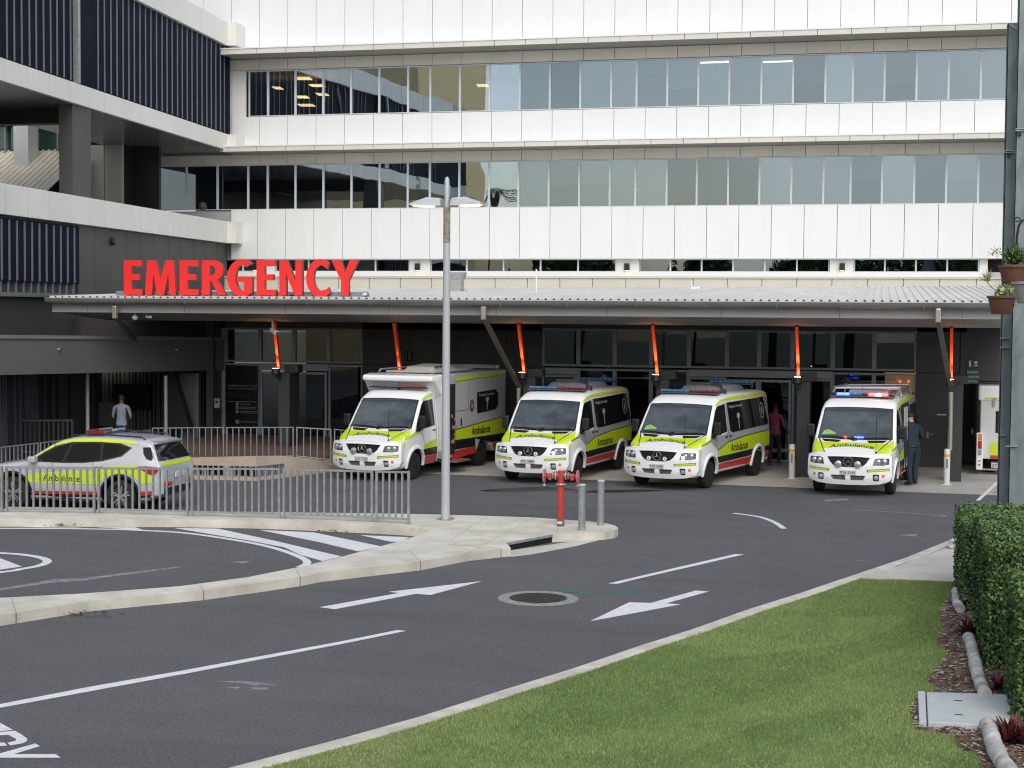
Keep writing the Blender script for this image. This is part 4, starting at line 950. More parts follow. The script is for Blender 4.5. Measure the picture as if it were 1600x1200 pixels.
# rear rail round the terrace
rp = [(236, 717, 668), (352, 717, 667), (461, 714.5, 667), (520, 720, 670), (566, 725, 674)]
P = []; zt_ = []; zb_ = []
for x, yb_, yt_ in rp:
    y_ = 39.15 if x < 500 else (39.6 if x < 550 else 40.0); P.append(Vector((Wp(x, yb_, y_).x, y_, 0))); zt_.append(Wp(x, yt_, y_).z); zb_.append(Wp(x, yb_, y_).z+.02)
rail_fence('railing', 'thin railing on the terrace edge in front of the glazed entrance', P, zb_, zt_, .17, .015, w=.035)
a, b = G(-40, 703, 1.05), G(236, 671, 1.05)
P = [a.lerp(b, f) for f in (0, .33, .67, 1)]
for p in P: p.z = 0
rail_fence('railing', 'thin ramp railing running back behind the parked car roof', P, [.25]*4, [1.05]*4, .15, .014, w=.035)
a, b = G(-60, 656, 1.15), G(116, 655, 1.15); P = [Vector((a.x, a.y, 0)), Vector((b.x, b.y, 0))]
rail_fence('picket_fence', 'dark grey picket fence left of the passage behind the car', P, [.2]*2, [1.15]*2, .13, .03, mats_=mat('fence_dark', (.05, .055, .055), .6), cat='fence')
# ================================================================== VEHICLES
def lerp_tab(tab, x):
    for (x0, *a), (x1, *b) in zip(tab, tab[1:]):
        if x0 >= x >= x1:
            f = 0 if x0 == x1 else (x0-x)/(x0-x1); return [p+(q-p)*f for p, q in zip(a, b)]
    return list(tab[-1][1:] if x < tab[-1][0] else tab[0][1:])
def loft_body(tab, tumble, xs, zcorner=.16, crown=.025, nside=14):
    """tab rows: x, z_bottom, z_top, half_width, corner radius"""
    mb = MB(); rings = []
    for x in xs:
        zb, zt, w, rc = lerp_tab(tab, x)
        ring = [(0, zb), (w*.55, zb), (w*.88, zb+.0)]
        rc = min(rc, (zt-zb)*.4)
        zs = [zb+.05+(zt-rc-zb-.05)*k/nside for k in range(nside+1)]
        for z in zs: ring.append((w*tumble(z), z))
        wt = w*tumble(zt-rc)
        for k in range(1, 6):
            a = k*PI/2/6; ring.append((wt-rc+rc*math.cos(a), zt-rc+rc*math.sin(a)))
        for k in range(0, 6):
            f = k/5; yy = (wt-rc)*(1-f); ring.append((yy, zt+crown*(1-(yy/max(wt, .01))**2)))
        rings.append([(x, y, z) for y, z in ring]+[(x, -y, z) for y, z in ring[-2:0:-1]])
    n = len(rings[0])
    for r_ in rings: mb.v += r_
    for i in range(len(rings)-1):
        for k in range(n): mb.f.append((i*n+k, i*n+(k+1) % n, (i+1)*n+(k+1) % n, (i+1)*n+k)); mb.m.append(0)
    mb.f.append(tuple(range(n))); mb.m.append(0); mb.f.append(tuple((len(rings)-1)*n+k for k in range(n))); mb.m.append(0)
    return mb
def cut_wheels(mb, mats_, wheels, rad, y_in, y_out, name='body', smooth=32):
    ob = mb.build('tmp', mats_, None); ob.data.materials.append(BLACK); nm = len(mats_)
    cut = []
    for x, z in wheels:
        for s in (1, -1):
            c = MB(); c.lathe([(rad, 0), (rad, y_out-y_in)], (x, s*y_in, z), (0, s, 0), 36); co_ = c.build('tmpc', mats_, None)
            cut.append(co_); md = ob.modifiers.new('b', 'BOOLEAN'); md.operation = 'DIFFERENCE'; md.object = co_; md.solver = 'EXACT'
    dg = bpy.context.evaluated_depsgraph_get(); me = bpy.data.meshes.new_from_object(ob.evaluated_get(dg)); me.name = name
    for c in cut: me_ = c.data; bpy.data.objects.remove(c); bpy.data.meshes.remove(me_)
    me_ = ob.data; bpy.data.objects.remove(ob); bpy.data.meshes.remove(me_)
    me.materials.clear()
    for m_ in mats_+[BLACK]: me.materials.append(m_)
    for p in me.polygons:
        c = p.center; p.material_index = 0
        for x, z in wheels:
            d = math.hypot(c.x-x, c.z-z)
            if d < rad*1.02 and (abs(d-rad) < rad*.06 or abs(abs(c.y)-y_in) < .01) and abs(c.y) < y_out and abs(p.normal.z*(c.z-z)+p.normal.x*(c.x-x)) > -99:
                if abs(p.normal.y) < .3 or abs(abs(c.y)-y_in) < .01: p.material_index = nm
    me.polygons.foreach_set('use_smooth', [True]*len(me.polygons)); me.set_sharp_from_angle(angle=R(smooth))
    o = bpy.data.objects.new(name, me); C.objects.link(o)
    bm = bmesh.new(); bm.from_mesh(me); bv = BVHTree.FromBMesh(bm); bm.free()
    return o, bv
def drape(mb, loops, bv, axis, m=0, off=.004, grid=.07, rnd=None):
    """lay a flat outline on the body. axis: 'L' (+y side, coords x,z) 'R' (-y side) 'F' front (coords y,z) 'T' top (coords x,y)"""
    dirs = {'L': ((0, -1, 0), lambda u, v: (u, 3, v)), 'R': ((0, 1, 0), lambda u, v: (u, -3, v)), 'F': ((-1, 0, 0), lambda u, v: (4, u, v)), 'B': ((1, 0, 0), lambda u, v: (-9, u, v)), 'T': ((0, 0, -1), lambda u, v: (u, v, 5))}
    d, fn = dirs[axis]; d = Vector(d)
    V, T = tri2d(loops, grid); out = []; ok = []
    for u, v in V:
        h = bv.ray_cast(Vector(fn(u, v)), d)
        if h[0] is None: out.append(Vector((0, 0, 0))); ok.append(False)
        else: out.append(h[0]-d*off+h[1]*0*off); ok.append(True)
    T = [t for t in T if all(ok[i] for i in t) and max((out[t[0]]-out[t[1]]).length, (out[t[1]]-out[t[2]]).length, (out[t[0]]-out[t[2]]).length) < grid*4+.3]
    mb.add(out, T, m)
def drape_text(mb, st, u0, v0, size, bv, axis, m=0, off=.006, bold=.01, sx=1., align='LEFT', flip=False, skew=None):
    V, F = text2d(st, size, bold, sx, align)
    dirs = {'L': ((0, -1, 0), lambda u, v: (u, 3, v)), 'R': ((0, 1, 0), lambda u, v: (u, -3, v)), 'F': ((-1, 0, 0), lambda u, v: (4, u, v)), 'B': ((1, 0, 0), lambda u, v: (-9, u, v)), 'T': ((0, 0, -1), lambda u, v: (u, v, 5))}
    d, fn = dirs[axis]; d = Vector(d); out = []; ok = []
    for u, v in V:
        if skew: u, v = skew(u, v)
        else: u, v = (u0-u if flip else u0+u), v0+v
        h = bv.ray_cast(Vector(fn(u, v)), d)
        out.append(h[0]-d*off if h[0] else Vector((0, 0, 0))); ok.append(h[0] is not None)
    mb.add(out, [f for f in F if all(ok[i] for i in f)], m)

def wheel(parent, x, y, side, r=.345, w=.22, rim='van', rr=.21):
    """y = outer face of the tyre"""
    t = MB(); s = side; prof = [(rr, 0), (r*.88, -.0), (r*.96, .012), (r, .04), (r, w-.04), (r*.95, w-.01), (rr, w)]
    t._lathe([(a, -b) for a, b in prof], Vector((x, s*y, r)), Vector((0, s, 0)), 32, 0)
    ty = t.build('wheel', [RUBBER], parent, smooth=40)
    g = MB(); o = Vector((x, s*(y-.012), r)); ax = Vector((0, s, 0))
    if rim == 'van':
        g._lathe([(rr, -.05), (rr, .008), (rr*.94, .010), (rr*.86, -.03), (rr*.5, -.055), (rr*.42, -.02), (rr*.30, .0), (.02, .004)], o, ax, 28, 0)
        for k in range(12):
            a = 2*PI*k/12; c = o+Vector((math.cos(a)*rr*.70, -s*.036, math.sin(a)*rr*.70)); g._lathe([(rr*.085, 0), (rr*.085, .004)], c, ax, 8, 1)
        g.build('rim', [mat('steel_rim', (.33, .34, .35), .35, metal=.7, var=.3, vscale=9), BLACK], ty, smooth=40)
    elif rim == 'dual':
        g._lathe([(rr, -.02), (rr, .008), (rr*.94, .0), (rr*.80, -.09), (rr*.45, -.11), (rr*.40, .0), (.02, .01)], o, ax, 28, 0)
        g.build('rim', [mat('steel_rim', (.33, .34, .35), .35, metal=.7)], ty, smooth=40)
    else:
        g._lathe([(rr, -.06), (rr, .008), (rr*.93, .010), (rr*.90, -.05), (.02, -.07)], o, ax, 28, 1)
        for k in range(5):
            a = 2*PI*k/5+.3
            for da in (-.16, .16):
                p0 = o+Vector((math.cos(a+da*1.6)*rr*.16, s*.0, math.sin(a+da*1.6)*rr*.16)); p1 = o+Vector((math.cos(a+da)*rr*.95, -s*.0, math.sin(a+da)*rr*.95)); g.bar(p0, p1, .028, .03, 0, up=(0, 1, 0))
        g._lathe([(rr*.97, -.01), (rr*.97, .012), (rr*.90, .012), (rr*.90, -.01)], o, ax, 28, 0); g._lathe([(rr*.22, -.03), (rr*.2, .015)], o, ax, 12, 0)
        g.build('rim', [mat('alloy_rim', (.6, .61, .62), .2, metal=.8), mat('rim_shadow', (.03, .03, .03), .6)], ty, smooth=40)
    return ty

def star(mb, c, r, m=0):
    c = Vector(c)
    n = 28; ring = [c+Vector((0, math.cos(2*PI*k/n)*r, math.sin(2*PI*k/n)*r)) for k in range(n)]
    mb.tube(ring+[ring[0]], r*.075, 6, m, cap=False)
    for k in range(3):
        a = PI/2+k*2*PI/3; d = Vector((0, math.cos(a), math.sin(a))); q = Vector((0, -math.sin(a), math.cos(a)))
        mb.add([c+q*r*.13, c-q*r*.13, c+d*r, c+Vector((.02, 0, 0))], [(0, 3, 2), (3, 1, 2), (0, 1, 3)], m)

def pxb(y, z=0): return 1.075-.26*(min(abs(y), 1.0)/.98)**3.4-(.06*max(0, z-.75)/.27 if z > .75 else 0)-(.05*(.45-z)/.15 if z < .45 else 0)

TUMV = lambda z: (1.0-.045*((.80-z)/.45)**2 if z < .80 else 1.0) if z < 1.15 else 1.0-.115*((z-1.15)/1.05)
def sprinter_front(t, bv, o):
    """everything on the nose of the van; shared by the panel vans and the box ambulance"""
    # bumper with guard frame: one curved moulding with openings
    def rrect(y0, y1, z0, z1, r=.03, k=3):
        pts = []
        for cx, cz, a0 in [(y1-r, z1-r, 0), (y0+r, z1-r, 90), (y0+r, z0+r, 180), (y1-r, z0+r, 270)]:
            pts += [(cx+r*math.cos(R(a0+90*i/k)), cz+r*math.sin(R(a0+90*i/k))) for i in range(k+1)]
        return pts
    outer = [(-.97, .96), (-.985, .72), (-.985, .50), (-.93, .38), (-.72, .315), (-.4, .29), (0, .285), (.4, .29), (.72, .315), (.93, .38), (.985, .50), (.985, .72), (.97, .96), (.90, .995), (.5, 1.005), (0, 1.01), (-.5, 1.005), (-.90, .995)]
    grille = [(-.50, .935), (-.42, .80), (-.34, .735), (-.20, .705), (0, .70), (.20, .705), (.34, .735), (.42, .80), (.50, .935), (.3, .945), (0, .95), (-.3, .945)]
    heads = [[(s*a, b) for a, b in [(.56, .755), (.60, .90), (.68, .925), (.915, .915), (.925, .78), (.80, .755)]] for s in (-1, 1)]
    holes = [grille]+heads+[[(.06, .395), (.35, .405), (.40, .50), (.38, .515), (.06, .515)], [(-.06, .395), (-.35, .405), (-.40, .50), (-.38, .515), (-.06, .515)], rrect(.57, .71, .385, .55), rrect(-.71, -.57, .385, .55)]
    g = MB(); g.prism([outer]+holes, lambda u, v, d: (pxb(u, v)+d, u*(1-.0*d), v), -.13, .0, 0, 0, grid=(.06, .09))
    b = g.build('bumper', [CWHITE], t, smooth=38, bevel=.007)
    g = MB()
    g.prism([[(-.54, .69), (.54, .69), (.56, .96), (-.56, .96)]], lambda u, v, d: (pxb(u, v)-.055+d, u, v), None, 0, 0, grid=(.1, .2))
    for k in range(5): z = .735+k*.045; w_ = .34+k*.04; g.prism([[(-w_, z), (w_, z), (w_, z+.022), (-w_, z+.022)]], lambda u, v, d: (pxb(u, v)-.03+d, u, v), -.02, .0, 1, grid=(.12, .1))
    gr = g.build('grille', [BLACK, mat('grille_bar', (.014, .014, .015), .6, spec=.25)], t)
    g = MB(); star(g, (pxb(0, .8)+.005, .0, .835), .108); g.build('star_emblem', CHROME, gr, smooth=50)
    for s in (-1, 1):
        g = MB(); h_ = [(s*a, c_) for a, c_ in [(.55, .745), (.59, .91), (.68, .935), (.93, .925), (.94, .77), (.80, .745)]]
        g.prism([h_], lambda u, v, d: (pxb(u, v)-.028+d, u, v), None, 0, 0, grid=(.07, .1))
        hl = g.build('headlight', [mat('headlamp_glass', (.09, .10, .11), .15, metal=.2, var=.6, vscale=16)], t)
        g = MB()
        for yy, rr_ in ((.68, .058), (.81, .066)): g._lathe([(rr_, 0), (rr_*.8, .012), (rr_*.2, .02)], Vector((pxb(yy, .84)-.03, s*yy, .84)), Vector((1, 0, 0)), 18, 0)
        g.build('lamp', [LENS], hl, smooth=50)
        if o.get('heads') and s == 1: 
            g = MB(); g._lathe([(.045, 0), (.03, .006)], Vector((pxb(.64, .8)-.02, .64, .80)), Vector((1, 0, 0)), 14, 0); g.build('lamp', LAMPW, hl)
        g = MB(); g.prism([[(s*.06, .38), (s*.41, .38), (s*.41, .53), (s*.06, .53)]], lambda u, v, d: (pxb(u, v)-.05+d, u, v), None, 0, 0, grid=(.1, .2)); 
        for k in range(4): z = .405+k*.03; g.prism([[(s*.07, z), (s*.37, z), (s*.37, z+.012), (s*.07, z+.012)]], lambda u, v, d: (pxb(u, v)-.045+d, u, v), None, 0, 1)
        g.build('intake', [mat('intake_grey', (.06, .062, .065), .6), mat('intake_bar', (.14, .14, .14), .5)], t)
        g = MB(); g.prism([[(s*.56, .375), (s*.72, .375), (s*.72, .56), (s*.56, .56)]], lambda u, v, d: (pxb(u, v)-.06+d, u, v), None, 0, 0)
        fg = g.build('fog_light_housing', BLACK, t)
        g = MB(); g._lathe([(.055, 0), (.05, .02), (.01, .028)], Vector((pxb(.64, .47)-.06, s*.64, .465)), Vector((1, 0, 0)), 16, 0); g.build('fog_lamp', LENS, fg, smooth=50)
        g = MB(); g._lathe([(.042, 0), (.036, .012), (.01, .016)], Vector((pxb(.80, .5)-.004, s*.80, .515)), Vector((.8, s*.55, 0)), 14, 0); g.build('indicator', AMBER, t, smooth=50)
        if o.get('round_spots'):
            g = MB(); g._lathe([(.03, -.05), (.085, .0), (.09, .03), (.082, .045)], Vector((pxb(.21, .78)+.0, s*.225, .775)), Vector((1, 0, 0)), 20, 0); sp = g.build('driving_light', CHROME, t, smooth=50)
            g = MB(); g._lathe([(.078, 0), (.05, .014), (.01, .018)], Vector((pxb(.21, .78)+.042, s*.225, .775)), Vector((1, 0, 0)), 20, 0); g.build('lens', LENS, sp, smooth=50)
        else:
            g = MB(); g._lathe([(.058, -.03), (.062, .0), (.05, .008)], Vector((pxb(.2, .78)+.012, s*.21, .765)), Vector((1, 0, 0)), 6, 0)
            for k in range(6): a = PI/6+k*PI/3; g._lathe([(.017, 0), (.014, .006)], Vector((pxb(.2, .78)+.02, s*.21+.034*math.cos(a), .765+.034*math.sin(a))), Vector((1, 0, 0)), 8, 1)
            g.build('strobe_light', [LENS, mat('strobe_white', (.8, .82, .84), .2)], t)
        # lime strips on the bumper
        g = MB()
        def ST(a, b_, z0a, z0b, h, m): g.prism([[(s*a, z0a), (s*b_, z0b), (s*b_, z0b+h), (s*a, z0a+h)]], lambda u, v, d: (pxb(u, v)+.006+.004*m, u, v), None, 0, m, grid=(.05, .1))
        ST(.44, .93, .60, .635, .055, 0); ST(.46, .92, .608, .642, .036, 1)
        g.build('reflective_strip', [BLACK, LIME], t)
    g = MB(); g.box(pxb(.2, .57)+.004, -.19, .525, pxb(.2, .57)+.016, .19, .635); pl = g.build('number_plate', PLATE, t, bevel=.004)
    g = MB(); xx = pxb(.2, .57)+.019; add_text(g, o['plate'], lambda u, v: (xx, u, .548+v), .093, 0, .008, 1.05); g.build('plate_lettering', PLATET, pl)
    # bonnet vents, swoosh, lettering
    lv = MB()
    for s in (-1, 1):
        lv_ = [(s*.30, 1.272), (s*.78, 1.285), (s*.70, 1.235), (s*.36, 1.225)]
        fl = MB(); drape(fl, [[(s*.92, 1.30), (s*.60, 1.02), (s*.88, 1.02), (s*.955, 1.14)]], bv, 'F', 0, off=.009, grid=.05)
        drape(fl, [[(s*.88, 1.31), (s*.845, 1.31), (s*.58, 1.02), (s*.60, 1.02)]], bv, 'F', 1, off=.018, grid=.05); fl.build('bonnet_flash', [LIME, TGRN], t)
        vt = MB(); drape(vt, [lv_], bv, 'F', 0, off=.012); vt.build('bonnet_vent', BLACK, t)
    sw = [(-.88, 1.215), (-.55, 1.222), (-.2, 1.225), (.2, 1.225), (.55, 1.222), (.88, 1.215), (.75, 1.085), (.55, 1.105), (.25, 1.135), (0, 1.145), (-.25, 1.135), (-.55, 1.105), (-.75, 1.085)]
    drape(lv, [sw], bv, 'F', 0, off=.008, grid=.05)
    drape_text(lv, 'Ambulance', 0, 0, 1, bv, 'F', 1, off=.022, bold=.012, align='CENTER', skew=lambda u, v: (u*.232, 1.15+v*.088-.045*(u*.232)**2/.3))
    lv.build('bonnet_livery', [LIME, TGRN, BLACK], t)
    # windscreen with rubber surround
    g = MB(); ws = [(-.86, 1.315), (0, 1.295), (.86, 1.315), (.79, 1.985), (.4, 2.005), (0, 2.01), (-.4, 2.005), (-.79, 1.985)]
    drape(g, [[(a*1.035, 1.65+(b_-1.65)*1.05) for a, b_ in ws]], bv, 'F', 0, off=.010, grid=.08); g.build('windscreen_seal', BLACK, t)
    g = MB(); drape(g, [ws], bv, 'F', 0, off=.022, grid=.08); wsn = g.build('windscreen', WSGL, t, smooth=60)
    g = MB(); drape(g, [[(-.84, 1.93), (.84, 1.93), (.79, 1.985), (-.79, 1.985)]], bv, 'F', 0, off=.026, grid=.09); g.build('sun_band', mat('screen_band', (.03, .045, .05), .1), wsn)
    g = MB(); h = bv.ray_cast(Vector((4, -.62, 1.50)), Vector((-1, 0, 0)))[0]
    if o.get('vest'): drape(g, [[(-.80, 1.36), (-.50, 1.37), (-.46, 1.42), (-.56, 1.46), (-.66, 1.50), (-.76, 1.46)]], bv, 'F', 0, off=.025, grid=.1); g.build('folded_vest', mat('vest_lime', (.25, .55, .12), .7, var=.5, vscale=18), wsn)
    # wipers and aerial
    g = MB()
    for s in (-1, 1):
        q = [bv.ray_cast(Vector((4, y, z)), Vector((-1, 0, 0)))[0]+Vector((.04, 0, .01)) for y, z in ((s*.10, 1.30), (s*.45, 1.325), (s*.78, 1.335))]; g.tube(q, .012, 5)
    g._lathe([(.10, 0), (.07, .03)], bv.ray_cast(Vector((4, 0, 1.29)), Vector((-1, 0, 0)))[0], Vector((.5, 0, .9)), 12)
    g.build('wiper', BLACK, t)
    h = bv.ray_cast(Vector((.78, .60, 3)), Vector((0, 0, -1)))[0]; g = MB(); g.tube([h, h+Vector((-.02, .0, .85))], .006, 4); g._lathe([(.02, 0), (.012, .05)], h, Vector((0, 0, 1)), 8); g.build('aerial', BLACK, t)
    h = bv.ray_cast(Vector((-.95, .0, 4)), Vector((0, 0, -1)))[0]; g = MB(); g.tube([h, h+Vector((0, .0, .3))], .005, 4); g._lathe([(.035, 0), (.04, .03), (.012, .07)], h, Vector((0, 0, 1)), 10); g.build('aerial', BLACK, t)
    # mirrors
    for s in (-1, 1):
        g = MB(); g.box(-.20, s*1.0, 1.30, -.07, s*1.19, 1.62); mm = g.build('mirror', BLACK, t, bevel=.04)
        g = MB(); g.box(-.18, s*.9, 1.32, -.1, s*1.04, 1.36); g.box(-.18, s*.9, 1.22, -.05, s*1.02, 1.33); g.build('mirror_arm', BLACK, mm)
        g = MB(); g.box(-.212, s*1.02, 1.34, -.203, s*1.17, 1.58); g.build('mirror_glass', CHROME, mm)

def lightbar(t, x, z, w, lit=False, blue_only=False, front_wh=True, W=.15, h=.06):
    g = MB(); g.box(x-W*.8, -w, z-.035, x+W*.8, w, z-.005); g.box(x-.04, -.6, z-.12, x+.04, -.55, z-.03); g.box(x-.04, .55, z-.12, x+.04, .6, z-.03)
    lb = g.build('lightbar', mat('bar_base', (.10, .10, .11), .4, metal=.3), t, bevel=.008)
    n = 10; 
    for k in range(n):
        y0 = -w+2*w*k/n; y1 = y0+2*w/n-.006; blue = blue_only or k < n/2
        g = MB(); g.box(x-W/2, y0, z, x+W/2, y1, z+h)
        m = BLUEP if blue else REDP
        if lit: m = {1: BLUEE, 2: BLUEE, 3: BLUEP, 6: REDE, 7: WHOTE, 8: REDE, 9: REDP}.get(k, BLACK if k in (0,) else m)
        g.build('beacon', m, lb, bevel=.02)
    return lb

VTAB = [(.87, .36, .95, .58, .05), (.85, .32, .985, .70, .06), (.77, .31, 1.02, .80, .08), (.66, .30, 1.065, .875, .10), (.52, .30, 1.12, .94, .10), (.30, .31, 1.20, .97, .11), (.09, .32, 1.285, .985, .10), (.03, .32, 1.325, .985, .08), (-.10, .32, 1.50, .985, .07), (-.30, .32, 1.76, .985, .07), (-.48, .32, 1.985, .985, .08), (-.56, .32, 2.06, .985, .12), (-.75, .32, 2.165, .985, .15), (-1.1, .32, 2.225, .985, .16), (-1.8, .32, 2.25, .985, .16), (-4.0, .34, 2.24, .985, .15), (-4.28, .34, 2.21, .975, .13), (-4.36, .36, 2.17, .955, .12)]
WBV = 3.42
def xs_of(tab, step=.14):
    xs = []
    for (a, *_), (b, *_) in zip(tab, tab[1:]):
        n = max(1, int(math.ceil((a-b)/step))); xs += [a+(b-a)*k/n for k in range(n)]
    return xs+[tab[-1][0]]
_cache = {}
def van_body(key, tab, wheels):
    if key not in _cache:
        o, bv = cut_wheels(loft_body(tab, TUMV, xs_of(tab)), [CWHITE], wheels, .445, .62, 1.3); _cache[key] = (o.data, bv); return o, bv
    me, bv = _cache[key]; o = bpy.data.objects.new('body', me); C.objects.link(o); return o, bv
def arch_trim(t, xc, side, bv, r0=.445, r1=.50, m=CWHITE):
    g = MB(); n = 22; prev = None
    for k in range(n+1):
        a = PI*(-.02+1.04*k/n); ring = []
        for r_, dy in ((r0-.004, .035), (r1, .035), (r1+.03, .0), (r0-.004, -.03)):
            x = xc+r_*math.cos(a); z = .35+r_*math.sin(a); y = .985*TUMV(z)
            ring.append((x, side*(y+dy), z))
        if prev:
            o_ = len(g.v); g.v += prev+ring
            for q in range(4): g.f.append((o_+q, o_+(q+1) % 4, o_+4+(q+1) % 4, o_+4+q)); g.m.append(0)
        prev = ring
    g.build('wheel_arch', m, t, smooth=50)

def side_livery(lv, bv, sd, o):
    D = lambda P, m, off=.004, g_=.09: drape(lv, [P], bv, sd, m, off, g_)
    # grey side panel tone, lime band, black skirt, red skirt
    D([(-1.22, 2.03), (-1.14, 1.2), (-.95, .98), (-.55, .86), (-.95, .64), (-4.27, .64), (-4.27, 1.9), (-4.22, 2.08)], 5, .003, .15)
    D([(-.98, 1.26), (-.30, 1.24), (-.0, 1.12), (-.2, 1.02), (-.55, .84), (-.70, .70), (-1.0, .70), (-1.17, 1.3)], 5, .003, .12)
    D([(-.50, .90), (-1.19, 1.05), (-2.6, 1.13), (-4.28, 1.16), (-4.28, .76), (-3.85, .76), (-3.70, .84), (-3.42, .88), (-3.1, .82), (-2.98, .76), (-.47, .74)], 1, .0075, .12)
    for P in ([(-.50, .90), (-1.19, 1.05), (-2.6, 1.13), (-4.28, 1.16), (-4.28, 1.185), (-2.6, 1.155), (-1.19, 1.075), (-.51, .925)], [(-.47, .74), (-2.98, .755), (-2.98, .735), (-.47, .72)]): D(P, 4, .0085, .2)
    D([(-.42, .74), (-2.98, .755), (-2.94, .57), (-.42, .56)], 2, .006, .2)
    D([(-3.90, .76), (-4.30, .76), (-4.30, .62), (-3.9, .62)], 2, .006, .2)
    D([(-.44, .56), (-2.95, .57), (-2.86, .37), (-.46, .34)], 3, .006, .2)
    for zz in ((.335, .35), (.555, .57)): D([(-.44, zz[0]), (-2.93, zz[0]+.02), (-2.93, zz[1]+.02), (-.44, zz[1])], 6, .009, .3)
    D([(-3.92, .60), (-4.30, .61), (-4.30, .46), (-3.92, .43)], 3, .006, .2)
    D([(.50, .98), (.72, 1.0), (.74, .86), (.58, .80), (.52, .83)], 1, .006, .1)                    # behind the headlamp
    D([(.50, 1.10), (-.15, 1.26), (-.50, 1.26), (-.15, 1.17), (.55, 1.035)], 1, .0075, .08)           # line along the bonnet edge
    D([(.47, 1.09), (-.35, 1.245), (-.40, 1.232), (.47, 1.072)], 4, .009, .08)
    # letters
    if sd == 'L': drape_text(lv, 'Ambulance', -1.33, .80, .30, bv, 'L', 2, .011, .02, .92, flip=True)
    else: drape_text(lv, 'Ambulance', -2.75, .80, .30, bv, 'R', 2, .011, .02, .92)
    # roof rail line
    D([(-.48, 1.98), (-.60, 2.045), (-.85, 2.12), (-1.6, 2.175), (-4.20, 2.175), (-4.24, 2.10), (-1.1, 2.10), (-.80, 2.06), (-.62, 1.985)], 1, .006, .1)
    D([(-3.0, 2.18), (-4.20, 2.18), (-4.22, 2.12), (-3.0, 2.12)], 7, .009, .3)
    # shut lines
    D([(-1.165, 2.05), (-1.18, 2.05), (-1.18, .40), (-1.165, .40)], 2, .010, .4)
    D([(-.29, 1.25), (-.30, 1.25), (-.50, .80), (-.49, .80)], 2, .010, .3)

